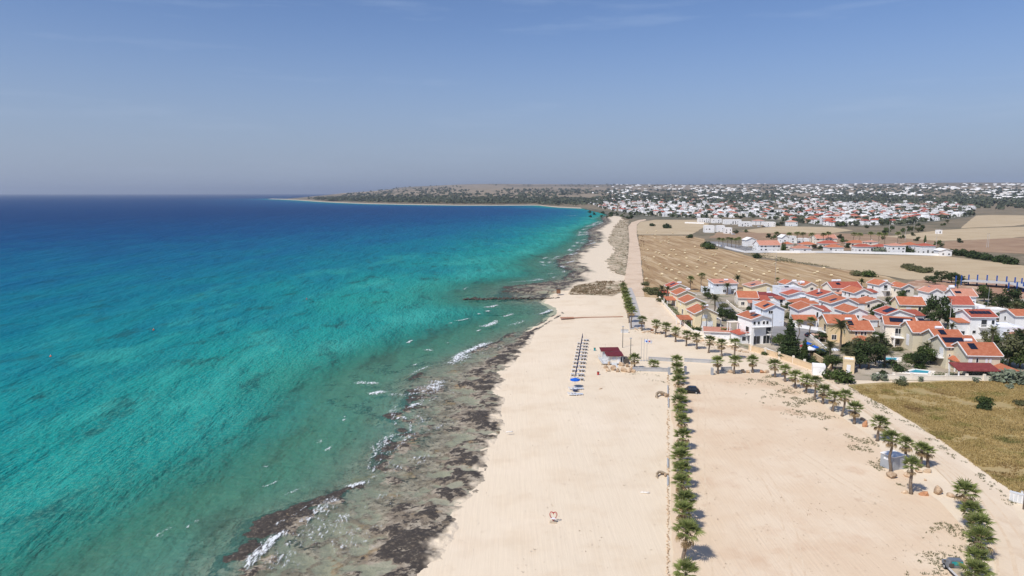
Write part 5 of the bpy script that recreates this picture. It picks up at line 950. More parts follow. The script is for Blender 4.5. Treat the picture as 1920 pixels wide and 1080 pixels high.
for a in [(1760, 615, 1.75, 0, 'huge dark leafy tree between the cream villa and the white villas', None, 1.25), (1745, 604, 1.2, 3, 'dark tree left of the huge dark one', None, 1.1), (1776, 610, 1.1, 1, 'mid green tree right of the huge dark one', None, 1.1),
          (1892, 586, 1.7, 0, 'big dark tree below the blue steel frame', None, 1.1), (1908, 592, 1.2, 3, 'dark tree at the right edge above the white house', None, 1.1), (1879, 583, 1.0, 3, 'dark tree left of the big one below the blue steel frame', None, 1.1), (1845, 566, 1.5, 1, 'broad green tree with yellowish top beside the salmon-roofed house', None, 1.0), (1858, 572, 1.0, 0, 'dark tree right of the broad green one', None, 1.0),
          (1741, 530, .9, 0, 'single small dark tree on the red earth plot, leftmost', None, .8), (1765, 529, 1.3, 0, 'larger dark tree on the red earth plot', None, .9), (1753, 534, 1.15, 3, 'dark tree touching the larger one on the red earth plot', None, .8), (1784, 531, 1.3, 0, 'dark tree left of the first blue column', None, .85), (1799, 530, 1.2, 3, 'dark tree between the first blue columns', None, .7), (1808, 533, .9, 3, 'low dark tree under the grey deck', None, .6),
          (1649, 603, 1.25, 3, 'dark green garden tree right of the brown garage', None, 1.0), (1640, 604, .9, 1, 'greener tree right behind the brown garage', None, .9), (1690, 560, 1.0, 1, 'green tree between the white balcony villa and cream gable', None, .8), (1669, 570, .75, 0, 'small dark tree beside the cream cottage', None, .8), (1481, 583, .7, 0, 'dark tree behind the tall blue-grey villa', None, 1.0), (1498, 586, .7, 1, 'green tree left of the orange porch roof', None, .9),
          (1628, 692, 1.45, 0, 'big dark leafy tree in front of the garden pool', None, 1.0), (1612, 690, 1.1, 3, 'dark tree left of the big one in front of the garden pool', None, .9), (1641, 684, 1.1, 3, 'dark tree right of the big one in front of the garden pool', None, .9), (1560, 692, 1.05, 1, 'round green tree left of the tan garden store', None, .8), (1618, 664, 1.2, 2, 'olive tree below the tan house porch', None, .8), (1646, 663, 1.1, 2, 'olive tree left of the white pergola', None, .8), (1600, 665, .9, 0, 'dark tree under the spreading feather palm', None, .8), (1660, 660, .8, 0, 'dark tree beneath the big white villa', None, .7),
          (1733, 684, 1.25, 1, 'light green tree beside the long pool hedge', None, .9), (1722, 690, 1.0, 0, 'dark tree left of the light green one at the pool hedge', None, .8), (1745, 680, .9, 1, 'green tree against the front sage villa', None, .9), (1893, 688, 1.7, 2, 'large yellow-green tree right of the front sage villa', None, 1.0), (1912, 690, 1.4, 1, 'green tree at the right edge beside the cactus', None, 1.0), (1878, 690, 1.1, 0, 'dark tree between the front sage villa and the yellow-green tree', None, 1.0), (1853, 648, 1.0, 2, 'yellow-green tree below the five-panel villa', None, .9), (1868, 652, .9, 1, 'green tree right of the yellow-green one below the five-panel villa', None, .9), (1905, 660, 1.2, 3, 'dark tree below the bluish flat-topped house', None, 1.0),
          (1461, 648, .9, 1, 'bright green tree left of the tall conifer', None, .9), (1489, 648, .8, 3, 'dark tree right of the tall conifer', None, .7), (1365, 597, 1.0, 0, 'dark green tree behind the white three-storey house', None, .7), (1355, 602, 1.0, 3, 'dark tree right of the nearest cream villa', None, 1.0), (1374, 603, .9, 3, 'round dark tree beside the street bend', None, .7), (1326, 560, .9, 1, 'green garden tree right of the third cream villa', None, .7), (1536, 640, .9, 3, 'dark garden tree left of the long tan house', None, .7), (1520, 668, .95, 3, 'dark tree beside the white garden umbrella', None, .6), (1545, 672, .8, 0, 'dark tree behind the white gate house', None, .7), (1530, 600, .6, 1, 'bright round tree beside the street wall', None, .8), (1240, 560, .9, 0, 'dark scrubby tree at the left end of the cream row', None, .7), (1390, 565, .8, 0, 'dark garden tree left of the low cream villa', None, .6), (1410, 574, .7, 2, 'olive garden tree in front of the low cream villa', None, .6),
          (1790, 600, .8, 2, 'olive tree beside the small annex with orange roof', None, .8), (1800, 584, .8, 0, 'dark tree under the plain dark orange roof', None, .6), (1815, 588, .8, 0, 'dark tree left of the five-panel villa', None, .7), (1872, 606, .9, 0, 'dark tree right of the five-panel villa', None, .8), (1886, 612, .8, 2, 'olive tree left of the white house at the right edge', None, .8), (1790, 640, .7, 1, 'green tree right behind the sage villas', None, .8), (1700, 600, .8, 0, 'dark tree behind the big white villa', None, .6)]:
    tree(*a[:5], group=a[5], hs=a[6])
for a in [(1241, 541, 4, 'left feather palm at the end of the cream row', .85, 0), (1252, 542, 5, 'right feather palm at the end of the cream row', .75, 0), (1341, 561, 6, 'large olive feather palm beside the street bend', 1.15, 0), (1364, 536, 4, 'feather palm in front of the white villa at the hay field', .8, 1), (1383, 522, 5, 'feather palm showing above the pale tiled roof edge', .9, 1), (1616, 528, 3, 'feather palm right of the semi-detached cream house', .8, 1),
          (1578, 614, 7, 'spreading feather palm in front of the long tan house', 1.4, 0), (1557, 650, 5, 'feather palm left of the long tan house', 1.0, 0), (1640, 640, 4, 'feather palm in the jungle garden, left', .95, 0), (1652, 634, 5, 'tall feather palm in the jungle garden, right', .9, 1), (1604, 652, 4, 'feather palm below the tan house porch', .9, 0), (1660, 660, 4, 'feather palm beside the garden pool', 1.0, 0), (1588, 662, 4, 'feather palm above the tan garden store', .9, 0), (1862, 622, 6, 'feather palm in front of the five-panel villa', .9, 0), (1796, 532, 3, 'feather palm under the blue steel frame', .8, 1), (1912, 628, 5, 'feather palm at the right edge of the photo', 1.1, 0), (1785, 612, 4, 'feather palm left of the small annex', .7, 0), (1738, 650, 4, 'feather palm against the sage villa wall', .8, 0), (1322, 545, 2.5, 'low feather palm behind the cream villas', .9, 1), (1905, 575, 5, 'pale feather palm over the dark trees at the right edge', 1.0, 0), (1872, 560, 4, 'feather palm in front of the big dark tree', .9, 0)]:
    date_palm(*a[:4], s=a[4], k=a[5])
for a in [(1294.5, 524.5, 5.0, 'fan palm behind the farthest cream villa, left one', 1.3, 1), (1314, 518, 7.0, 'taller fan palm behind the cream villas, right one', 1.2, .8), (1315.4, 573, 8.0, 'very thin tall palm in front of the nearest cream villa', .75, .6), (1498, 606, 9.5, 'tall thin palm with dry brown head in front of the street', .8, .65), (1518, 603, 4.8, 'fan palm at the street edge right of the tall thin palm', 1.1, .8), (1459, 524, 4.5, 'small thin palm on the edge of the hay field', .7, .6), (1358, 625, 1.8, 'low dry palm in front of the white shed', 1.2, 1), (1790, 604, 4, 'fan palm beside the utility pole', .9, .7)]:
    palm_px(a[0], a[1], a[2], a[3], s=a[4], slim=a[5])
def hedge(pts, w, h, label, m='hedge', dens=26, cat='hedge', name='hedge', z=.04):
    P = [g(x, y, z) for x, y in pts]; V, Fq = [], []; n0 = 0
    for i, (a, b) in enumerate(zip(P, P[1:])):
        L = (b - a).length; d = (b - a).normalized(); nr = Vector((-d.y, d.x, 0)); k_ = max(2, int(L / .5))
        bl = [(*(a.lerp(b, (j + .5) / k_) + nr * random.uniform(-.12, .12))[:2], h * .5, w * .55, w * .55, h * .52) for j in range(k_)]
        v, f = leafcloud(None, bl, int(L * dens * max(1, h)), .15, seed=i + 5, inner=.8); V.append(v); Fq.append(f + n0); n0 += len(v)
    return tag(put(name, npmesh(name, np.concatenate(V), np.concatenate(Fq), m, False)), label, cat)
hedge([(1247, 571), (1262, 583), (1276, 597), (1286, 607), (1297, 618), (1303, 621)], 1.6, 1.5, 'clipped green hedge below the cream villas')
hedge([(1303, 619), (1342, 617)], 1.2, 1.1, 'low green hedge in front of the nearest cream villa')
hedge([(1648, 690), (1690, 689), (1738, 688)], 1.8, 2.0, 'tall dark hedge behind the sage villa pool')
hedge([(1743, 707), (1800, 708), (1857, 709)], 1.5, 1.5, 'long clipped hedge along the front wall of the sage villas')
hedge([(1565, 590), (1588, 590)], 2.0, 1.8, 'thick garden hedge below the double-gable villa')
hedge([(1390, 470.5), (1425, 470)], 4, 4, 'dark garden hedge beside the white terrace wall', 'leaf_dark', 9)
hedge([(1370, 572), (1390, 576)], 2.0, 1.6, 'dark garden hedge beside the street bend', 'leaf_dark')
hedge([(1476, 470), (1492, 470)], 3, 3.4, 'dark clipped hedge beside the small cream house', 'leaf_dark', 9)
hedge([(1522, 648), (1532, 655), (1545, 664)], 1.4, 1.0, 'low garden hedge along the tan house drive', 'leaf_mid')
def wall(pts, h, t, m, label, coping=None, name='garden_wall', cat='wall', piers=None, pm=None):
    P = [g(x, y, .04) for x, y in pts]; mb, cp = MB(), MB()
    for a, b in zip(P, P[1:]): mb.bar(a + Vector((0, 0, h / 2)), b + Vector((0, 0, h / 2)), t, h); cp.bar(a + Vector((0, 0, h + .04)), b + Vector((0, 0, h + .04)), t + .1, .08)
    root = empty(name, P[0]); tag(root, label, cat); o = mb.build('wall', m, root); o.location = -P[0]
    if coping: o = cp.build('coping', coping, root); o.location = -P[0]
    for x, y in piers or []:
        q = g(x, y, .04) - P[0]; MB().box(q.x - .25, q.x + .25, q.y - .25, q.y + .25, 0, h + .55).build('pier', pm or m, root)
    return root
wall([(1404, 657), (1440, 666), (1475, 677), (1512, 690), (1550, 704)], 1.5, .3, 'wall_ochre', 'long ochre garden wall along the dirt road below the villas', 'wall_ochre', piers=[(1408, 658), (1435, 665), (1461, 673), (1487, 681), (1508, 688), (1524, 695)], pm='w_pale')
wall([(1550, 704), (1558, 692), (1540, 680), (1520, 668)], 1.4, .3, 'wall_ochre', 'ochre wall running back from the road corner', 'wall_ochre')
wall([(1518, 632), (1535, 646), (1550, 660)], 1.0, .25, 'w_pale', 'pale wall along the tan house drive', 'trim')
wall([(1236, 560), (1243, 570), (1262, 592), (1285, 614), (1302, 628)], 1.0, .3, 'w_pale', 'pale low wall below the clipped hedge', 'w_pale')
wall([(1302, 628), (1340, 640), (1385, 652)], 1.6, .25, 'w_pale', 'pale wall in front of the white shed', 'trim')
wall([(1643, 711), (1700, 712), (1760, 713), (1860, 714)], 1.1, .3, 'w_pale', 'cream boundary wall between sage villas and grass lot', 'w_pale', piers=[(1645, 711), (1675, 711), (1709, 712), (1742, 712), (1774, 713), (1812, 713), (1845, 714)])
wall([(1482, 612), (1500, 615), (1545, 622)], 1.1, .25, 'w_white', 'white wall along the far side of the street', 'trim')
wall([(1362, 566), (1378, 580), (1392, 588)], .8, .3, 'w_pale', 'pale kerb wall around the street bend', 'w_pale')
wall([(1500, 474.5), (1560, 474), (1640, 476), (1700, 477.5), (1768, 480)], 1.6, .3, 'w_white', 'long white boundary wall of the settlement beyond the wheat field', 'trim')
wall([(1399, 474), (1440, 473.5), (1500, 474.5)], 1.6, .3, 'w_white', 'white boundary wall left of the cream house', 'trim')
wall([(1343, 460), (1370, 467), (1398, 474)], 1.2, .3, 'w_white', 'white wall along the field road', 'trim')
wall([(1284, 418.5), (1300, 419), (1320, 420)], 1.8, .3, 'w_white', 'white wall at the edge of the upper field', 'trim')
wall([(1666, 640), (1690, 645), (1705, 650)], 1.2, .2, 'w_white', 'white terrace wall under the big white villa', 'trim')
wall([(1600, 640), (1640, 634), (1664, 640)], 1.0, .2, 'w_white', 'white terrace wall between the tan house and the big white villa', 'trim')
wall([(1800, 634), (1850, 634), (1872, 640)], 1.0, .2, 'w_white', 'white yard wall below the five-panel villa', 'trim')
wall([(1795, 586), (1820, 588), (1858, 588)], 1.6, .2, 'w_white', 'white yard wall behind the five-panel villa', 'trim')
def pool(pts, label):
    P = [g(x, y, .1) for x, y in pts]; c = sum(P, Vector()) / len(P); root = empty('swimming_pool', (c.x, c.y, .05)); tag(root, label, 'pool')
    q = [Vector((p.x - c.x, p.y - c.y, .12)) for p in P]; MB().add(q, [tuple(range(len(q)))]).build('water', 'pool_water', root)
    mb = MB(); e = [v * 1.0 for v in q]
    for a, b in zip(e, e[1:] + e[:1]): mb.bar(Vector((a.x, a.y, .09)), Vector((b.x, b.y, .09)), .5, .18)
    mb.build('coping', 'trim', root)
    tr_ = MB().slab([Vector((v.x * 1.5, v.y * 1.5, .045)) for v in q], .04); tr_.build('terrace', 'w_pale', root)
pool([(1424, 656), (1444, 663), (1455, 661), (1437, 654)], 'blue pool behind the ochre wall beside the white house')
pool([(1650, 676), (1682, 677), (1684, 671), (1654, 670)], 'turquoise pool half hidden by the garden trees')
pool([(1694, 699), (1742, 701), (1744, 696), (1716, 693)], 'turquoise pool behind the grass lot wall')
def parasol(px, py, m, label, s=1.0):
    p = g(px, py, .04); root = empty('parasol', p, px, s); tag(root, label, 'parasol'); MB().tube([(0, 0, 0), (0, 0, 2.3)], .03, 6).build('pole', 'steel', root)
    mb = MB(); k = 8; ring = [(1.25 * math.cos(i * 6.283 / k), 1.25 * math.sin(i * 6.283 / k), 1.95) for i in range(k)]
    mb.add([(0, 0, 2.45)] + ring, [(0, i + 1, (i + 1) % k + 1) for i in range(k)]); mb.add([(x, y, z - .18) for x, y, z in ring] + ring, [(i, (i + 1) % k, (i + 1) % k + k, i + k) for i in range(k)]); mb.build('canopy', m, root)
    MB().tube([(0, 0, 0), (0, 0, .1)], .25, 10).build('base', 'concrete', root)
for a in [(1513, 656, 'blue_cloth', 'farthest blue parasol in the garden behind the ochre wall'), (1526, 663, 'blue_cloth', 'middle blue parasol in the garden behind the ochre wall'), (1540, 670, 'blue_cloth', 'nearest blue parasol in the garden behind the ochre wall'), (1507, 661, 'red_metal', 'red parasol in the garden behind the ochre wall'), (1517, 670, 'white_plastic', 'white parasol in the garden behind the ochre wall', 1.3), (1564, 668, 'white_plastic', 'white parasol under the feather palms'), (1872, 690, 'white_plastic', 'white parasol right of the front sage villa', 1.2)]: parasol(*a)
# prickly pear and agaves along the grass lot wall
def cactus_mesh(seed, n=70):
    r = random.Random(seed); mb = MB()
    for i in range(n):
        c = Vector((r.uniform(-1, 1), r.uniform(-.7, .7), r.uniform(.15, 1.5))); a, b = Vector((r.gauss(0, 1), r.gauss(0, 1), r.gauss(.3, .6))).normalized(), Vector((r.gauss(0, 1), r.gauss(0, 1), r.gauss(0, 1)))
        b = (b - a * b.dot(a)).normalized(); nn = a.cross(b) * .035; L, w = r.uniform(.22, .34), r.uniform(.14, .2)
        ring = [c + a * L * math.cos(t) + b * w * math.sin(t) for t in np.linspace(0, 6.283, 8, endpoint=False)]; mb.add([v + nn for v in ring] + [v - nn for v in ring], [tuple(range(8)), tuple(range(15, 7, -1))] + [(j, j + 8, (j + 1) % 8 + 8, (j + 1) % 8) for j in range(8)])
    return mb.mesh('prickly_pear', 'leaf_grey')
CM = [cactus_mesh(1), cactus_mesh(2)]
for i, (x, y, s, lb) in enumerate([(1868, 716, 1.5, 'leftmost clump of grey prickly pear at the wall end'), (1888, 718, 2.0, 'large clump of grey prickly pear'), (1906, 719, 1.9, 'clump of prickly pear right of the large one'), (1922, 721, 2.0, 'prickly pear clump cut by the right edge'), (1640, 713, 1.0, 'small prickly pear under the dark garden tree'), (1655, 713, 1.0, 'prickly pear at the left end of the cream boundary wall'), (1692, 714, .7, 'low prickly pear in front of the cream boundary wall'), (1726, 715, .7, 'low grey succulent in front of the cream wall, middle'), (1830, 717, .8, 'pale agave clump in front of the cream wall near the right pier')]):
    tag(put('prickly_pear', CM[i % 2], None, g(x, y, .05), i, s), lb, 'cactus')
for a in [(1575, 714, 3.0, 'leaf_mid', 'big rounded green bush at the corner of the dirt road'), (1590, 716, 2.2, 'leaf_dark', 'dark bush right of the big rounded one'), (1661, 708, 1.7, 'leaf_dark', 'dark bush behind the cream boundary wall'), (1843, 768, 1.6, 'leaf_dark', 'single dark bush in the middle of the grass lot'), (1848, 756, 1.5, 'leaf_mid', 'green low bush behind the single dark bush'), (1915, 760, 1.3, 'leaf_olive', 'olive bush at the right edge of the grass lot'), (1690, 722, 1.4, 'leaf_olive', 'dull bush at the upper left of the grass lot'),
          (1608, 517, 3.2, 'leaf_olive', 'olive bush on the field edge, left one'), (1630, 519, 3.6, 'leaf_mid', 'greener bush on the field edge, right one'), (1224, 424, 4.5, 'leaf_dark', 'left dark bush on the upper field'), (1251, 428, 6.5, 'leaf_dark', 'right dark bush on the upper field'), (1322, 463, 5, 'leaf_dark', 'dark bush at the corner of the field road'), (1331, 467, 5, 'leaf_mid', 'low bush below the dark one at the field road'), (1291, 446, 4, 'leaf_dark', 'dark bush left of the road bend'), (1421, 484, 3.5, 'leaf_dark', 'dark scrub where stubble meets wheat field'), (1645, 474, 5, 'leaf_grey', 'round grey-green bush at the white wall'), (1703, 475, 5.5, 'leaf_dark', 'dark round bush in front of the white cube houses'), (1243, 566, 2.2, 'leaf_olive', 'dry olive bush at the wall corner below the cream row'), (1214, 547, 2.6, 'leaf_olive', 'olive bush at the corner of stubble field and paved road'), (1222, 552, 2.4, 'leaf_olive', 'second olive bush along the stubble field corner'), (1228, 546, 2.2, 'leaf_olive', 'third olive bush inside the stubble field corner'), (1211, 535, 2.0, 'leaf_olive', 'bush beside the coast road at the field edge'), (1895, 728, 1.0, 'leaf_grey', 'small grey plant in the rubble at the right edge')]:
    shrub(*a)
rg = random.Random(19)
HP = [(o_.location.x, o_.location.y, ' '.join(o_['label'].split()[:7])) for o_ in COL.objects if o_.type == 'EMPTY' and o_.get('category') in ('house', 'garage', 'shed')]
ns = 0
while ns < 110:
    px, py = rg.uniform(1300, 1900), rg.uniform(556, 704)
    if py > 640 + (px - 1340) * .29 or py < 556 + (px < 1420) * 10 or (1338 < px < 1600 and 600 < py < 642 and px < 1560) or (px > 1750 and py > 690): continue
    p = g(px, py)
    if any(math.hypot(p.x - a, p.y - b) < 6.2 for a, b, _ in HP): continue
    ns += 1; sz = rg.uniform(.9, 2.0); lf = rg.choice(['leaf_dark', 'leaf_mid', 'leaf_dark', 'leaf_olive']); hn = min(HP, key=lambda h: math.hypot(p.x - h[0], p.y - h[1])); sd = 'left of' if px < 960 + F * hn[0] / hn[1] / 1.0 - 4 else 'right of'
    while hn[2].split()[-1] in ('with', 'and', 'of', 'the', 'in', 'a', 'beside', 'at', 'behind', 'under', 'its', 'left', 'right', 'on', 'between', 'below', 'by', 'wide', 'long', 'long,', 'row,', 'to'): hn = (hn[0], hn[1], ' '.join(hn[2].split()[:-1]))
    shrub(px, py, sz, lf, f"{'big' if sz > 1.45 else 'small'} {dict(leaf_dark='dark', leaf_mid='green', leaf_olive='olive')[lf]} shrub {sd} the {hn[2].rstrip(',')}", group='garden shrubs between the villas')
for i, x in enumerate(range(1701, 1743, 6)): shrub(x, 503 + i * 1.3 + (i % 3), 3.4 - (i % 2) * .6, 'leaf_olive', f'{ORD[i]} olive reed clump from the left in the wheat field', group='reed clumps across the wheat field')
for i in range(15): shrub(1782 + i * 8.2, 475 + i * 1.35 + (i % 3) * .7, 3.6 + (i * 7 % 5) * .4, 'leaf_dark', f'{ORD[i]} dark bush from the left in the hedgerow along the wheat field', group='hedgerow bushes')
# trees of the settlements and the town
rnd = random.Random(77)
GR = 'dark trees of the grove below the far town'
for i in range(16): tree(rnd.uniform(1655, 1745), rnd.uniform(428, 438), rnd.uniform(1.7, 2.5), i, 'dark tree of the grove below the far town', GR, .95, SMALL)
for i in range(22):
    x = rnd.uniform(1105, 1190); tree(x, rnd.uniform(399, 408) + (x - 1105) * .04, rnd.uniform(1.8, 3.0), i, 'dark tree of the wood at the end of the coast road', 'trees at the end of the coast road', .9, SMALL)
for i, x in enumerate([1458, 1507, 1522, 1496, 1478, 1544, 1552, 1600, 1612, 1633, 1648, 1660, 1684, 1348, 1356, 1364, 1372, 1380, 1386]):
    palm_px(x, (440 if x > 1400 else 449) + (i % 3), 8.5 if x > 1400 else 6, 'slim palm standing among the houses beyond the wheat field', 'slim palms beyond the wheat field', s=1.9 if x > 1400 else 1.5, slim=1.0, dead=0)
for i, (x, y, s) in enumerate([(1462, 448, 2.4), (1440, 446, 2.0), (1450, 449, 1.9), (1528, 466, 1.6), (1538, 467, 1.5), (1590, 465, 1.9), (1583, 456, 2.0), (1600, 462, 1.5), (1575, 448, 2.2), (1702, 468, 1.7), (1758, 461, 2.1), (1764, 464, 1.6), (1635, 470, 1.4), (1720, 452, 1.8), (1690, 448, 1.8), (1655, 450, 1.6), (1380, 438, 2.0), (1358, 434, 1.8), (1400, 436, 1.6), (1466, 423, 2.6), (1458, 424, 2.2), (1550, 420, 2.0), (1570, 424, 1.9), (1586, 420, 2.2), (1625, 428, 1.9), (1712, 442, 1.6), (1768, 424, 2.0), (1776, 418, 2.2), (1722, 424, 2.2), (1800, 455, 1.8)]):
    tree(x, y, s, i, 'dark garden tree among the houses beyond the wheat field', 'garden trees beyond the wheat field', .9, SMALL)
nt = 0; EX = []
for _ in range(9000):
    px, py = rnd.uniform(1105, 1825), rnd.uniform(376, 426)
    if nt >= 1050: break
    if not town_ok(px, py - 2): continue
    p = g(px, py, 0)
    if any(abs(p.x - q[0]) < 5 and abs(p.y - q[1]) < 6 for q in placed): continue
    nt += 1
    if p.y > 1500 or nt > 420: EX.append((p.x, p.y, terrain(p.x, p.y) + 3.2, *(rnd.uniform(3.0, 5.6),) * 2, rnd.uniform(2.8, 4.4))); continue
    inst('tree', SMALL[nt % 4], (p.x, p.y, terrain(p.x, p.y)), rnd.uniform(0, 6), rnd.uniform(1.5, 2.8), 'dark tree among the houses in the ' + ('left' if px < 1340 else 'middle' if px < 1580 else 'right') + ' part of the far town', 'tree', 'trees of the far town')
# woods on the coastal plain and hills: too many to count
r = np.random.RandomState(8); B_, k = EX, 0
def far_tree_at(px, py, s):
    c_ = hit_hill(px, py)
    if c_ is None: return
    x, y = c_[0] + r.normal() * 30, c_[1] + r.normal() * 90
    if land_mask(np.array(x), np.array(y)) < 30: return
    B_.append((x, y, terrain(x, y) + s * .45, s, s, s * .62))
for _ in range(2100): x = r.uniform(590, 1120); far_tree_at(x, r.uniform(374, 384) if x > 720 else r.uniform(370, 380) , r.uniform(5, 9))
for _ in range(5600):
    x, y = r.uniform(640, 1990), 346 + 36 * r.rand() ** .8
    if float(fbm(x, y * 9, 70, 3)) > .44: far_tree_at(x, y, r.uniform(4.5, 11))
for _ in range(900):
    x, y = r.uniform(1280, 1990), r.uniform(372, 392)
    if town_ok(x, y) and x < 1800: continue
    if y > 384 and x < 1820: continue
    far_tree_at(x, y, r.uniform(5, 10))
B_ = np.array(B_); per = 16; n = len(B_) * per; idx = np.repeat(np.arange(len(B_)), per); d = r.normal(size=(n, 3)); d /= np.linalg.norm(d, axis=1)[:, None]; d[:, 2] = np.abs(d[:, 2]) * 1.2 - .25
c = B_[idx, :3] + d * B_[idx, 3:] * (.75 + .4 * r.rand(n, 1)); nr = d + r.normal(size=(n, 3)) * .4; nr /= np.linalg.norm(nr, axis=1)[:, None]; t = np.cross(nr, r.normal(size=(n, 3))); t /= np.linalg.norm(t, axis=1)[:, None]; b = np.cross(nr, t); s = B_[idx, 3:4] * .62
V = np.stack([c - t * s, c - b * s * .8, c + t * s, c + b * s * .8], 1).reshape(-1, 3)
tag(put('distant_woodland', npmesh('distant_woodland', V, np.arange(n * 4).reshape(n, 4), 'far_wood', False)), 'dark woods and tree belts on the far plain and hills', 'woodland', kind='stuff')

# ================================================================== LOOSE GROUND COVER
def tufts(name, pts, size, m, label, cat, blades=5, seed=1, flat=.5):
    r = np.random.RandomState(seed); P = np.asarray(pts, float); n = len(P); P = np.repeat(P, blades, 0); sz = np.repeat(size if np.ndim(size) else np.full(n, size), blades)
    a = r.rand(len(P)) * 6.283; lean = r.rand(len(P)) * flat + .15; hgt = sz * (.6 + .8 * r.rand(len(P))); w = sz * .16
    base = P + np.stack([r.normal(size=len(P)) * sz * .35, r.normal(size=len(P)) * sz * .35, np.zeros(len(P))], 1)
    t = np.stack([-np.sin(a), np.cos(a), 0 * a], 1) * w[:, None]; tip = base + np.stack([np.cos(a) * hgt * lean, np.sin(a) * hgt * lean, hgt * (1.05 - lean * .6)], 1)
    V = np.stack([base - t, base + t, tip], 1).reshape(-1, 3)
    return tag(put(name, npmesh(name, V, np.arange(len(V)).reshape(-1, 3), m, False)), label, cat, kind='stuff')
def in_poly(x, y, P):
    c = np.zeros(x.shape, bool); j = len(P) - 1
    for i in range(len(P)):
        xi, yi, xj, yj = P[i][0], P[i][1], P[j][0], P[j][1]; c ^= ((yi > y) != (yj > y)) & (x < (xj - xi) * (y - yi) / (yj - yi + 1e-12) + xi); j = i
    return c
r = np.random.RandomState(12)
def scatter(poly_px, n, z, f=None):
    P = [g(*p) for p in poly_px]; xs, ys = [p.x for p in P], [p.y for p in P]; x, y = r.uniform(min(xs), max(xs), n), r.uniform(min(ys), max(ys), n); k = in_poly(x, y, [(p.x, p.y) for p in P])
    if f is not None: k &= f(x, y) > r.rand(n)
    return np.stack([x[k], y[k], np.full(k.sum(), z)], 1)
GRASS = [(1600, 724), (1780, 717), (1935, 716), (1990, 960), (1935, 955), (1905, 930), (1850, 888), (1790, 845), (1720, 796), (1660, 762), (1615, 740)]
gp = scatter(GRASS, 52000, .06, lambda x, y: sstep(.30, .5, fbm(x, y, 5, 4)))
tufts('dry_grass', gp, .26 + .2 * fbm(gp[:, 0], gp[:, 1], 4, 3), 'grass_blade', 'dry yellow grass and weeds covering the lot right of the dirt road', 'grass', 5, 2)
WP = [scatter([(1440, 700), (1500, 728), (1600, 800), (1668, 850), (1720, 905), (1690, 915), (1600, 850), (1540, 800), (1450, 745), (1400, 712)], 9000, .08, lambda x, y: .55 * sstep(.53, .62, fbm(x, y, 3.2, 4))), scatter([(1690, 1080), (1760, 960), (1815, 960), (1830, 1080)], 2600, .08, lambda x, y: .7 * sstep(.50, .6, fbm(x, y, 2.4, 4))),
      scatter([(1340, 708), (1440, 712), (1520, 790), (1470, 780), (1380, 730)], 2500, .08, lambda x, y: .3 * sstep(.54, .62, fbm(x, y, 2.4, 4))), scatter([(1588, 722), (1720, 800), (1850, 895), (1905, 945), (1890, 950), (1790, 862), (1700, 800), (1600, 742)], 3500, .09, lambda x, y: .75 * sstep(.42, .55, fbm(x, y, 2.0, 3))),
      scatter([(1290, 604), (1330, 626), (1400, 650), (1560, 708), (1550, 712), (1400, 664), (1320, 640)], 1800, .09, lambda x, y: .35 * sstep(.5, .6, fbm(x, y, 2, 3))), scatter([(1190, 612), (1400, 662), (1390, 668), (1190, 622)], 1500, .09, lambda x, y: .4 * sstep(.5, .6, fbm(x, y, 2, 3))), scatter([(1160, 696), (1250, 690), (1255, 720), (1160, 706)], 500, .03, lambda x, y: .5 * sstep(.5, .6, fbm(x, y, 1.6, 3)))]
tufts('weeds', np.concatenate(WP), .24, 'weed', 'small dry weeds scattered on the sandy lot and road verges', 'weeds', 6, 4, 1.1)
SC = [scatter([(1172, 543), (1148, 554), (1066, 551), (1078, 536), (1120, 527), (1170, 527)], 3000, .03, lambda x, y: .9 * sstep(.44, .56, fbm(x, y * .5, 5, 3))), scatter([(1176, 516), (1146, 512), (1132, 490), (1150, 470), (1138, 450), (1150, 425), (1165, 410), (1178, 410)], 9000, .05, lambda x, y: .9 * sstep(.46, .56, fbm(x, y * .4, 9, 3))), scatter([(1196, 440), (1206, 440), (1212, 480), (1222, 520), (1226, 545), (1208, 552), (1203, 500)], 4000, .05, lambda x, y: .9 * sstep(.40, .55, fbm(x, y * .4, 8, 3)))]
SC = np.concatenate(SC); tufts('coastal_brush', SC, .55 * (SC[:, 1] / 350) ** .6, 'dry_reed', 'low brown and olive brush between rocky shore and coast road', 'brush', 6, 6, .9)
WH = scatter([(1400, 474), (1440, 476), (1500, 490), (1600, 508), (1680, 524), (1660, 520), (1540, 500), (1480, 493), (1420, 487)], 5000, .06, lambda x, y: .7 * sstep(.46, .58, fbm(x, y * .5, 7, 3)))
tufts('field_margin', WH, .6, 'weed', 'rough weedy strip between stubble and wheat field', 'weeds', 5, 7, .9)

pb = np.concatenate([scatter([(800, 1080), (1250, 1080), (1250, 700), (1100, 560), (1050, 600), (950, 720), (900, 900)], 2600, .03, lambda x, y: .15 + .8 * sstep(.5, .66, fbm(x, y, 6, 3))), scatter([(1262, 1080), (1800, 1080), (1700, 900), (1500, 730), (1300, 710)], 2600, .085, lambda x, y: .12 + .8 * sstep(.5, .66, fbm(x, y, 5, 3)))])
tufts('beach_litter', pb, .10 + .16 * r.rand(len(pb)) ** 3, 'driftwood', 'specks of dry weed, twigs and pebbles on the sand', 'litter', 3, 9, 1.6)
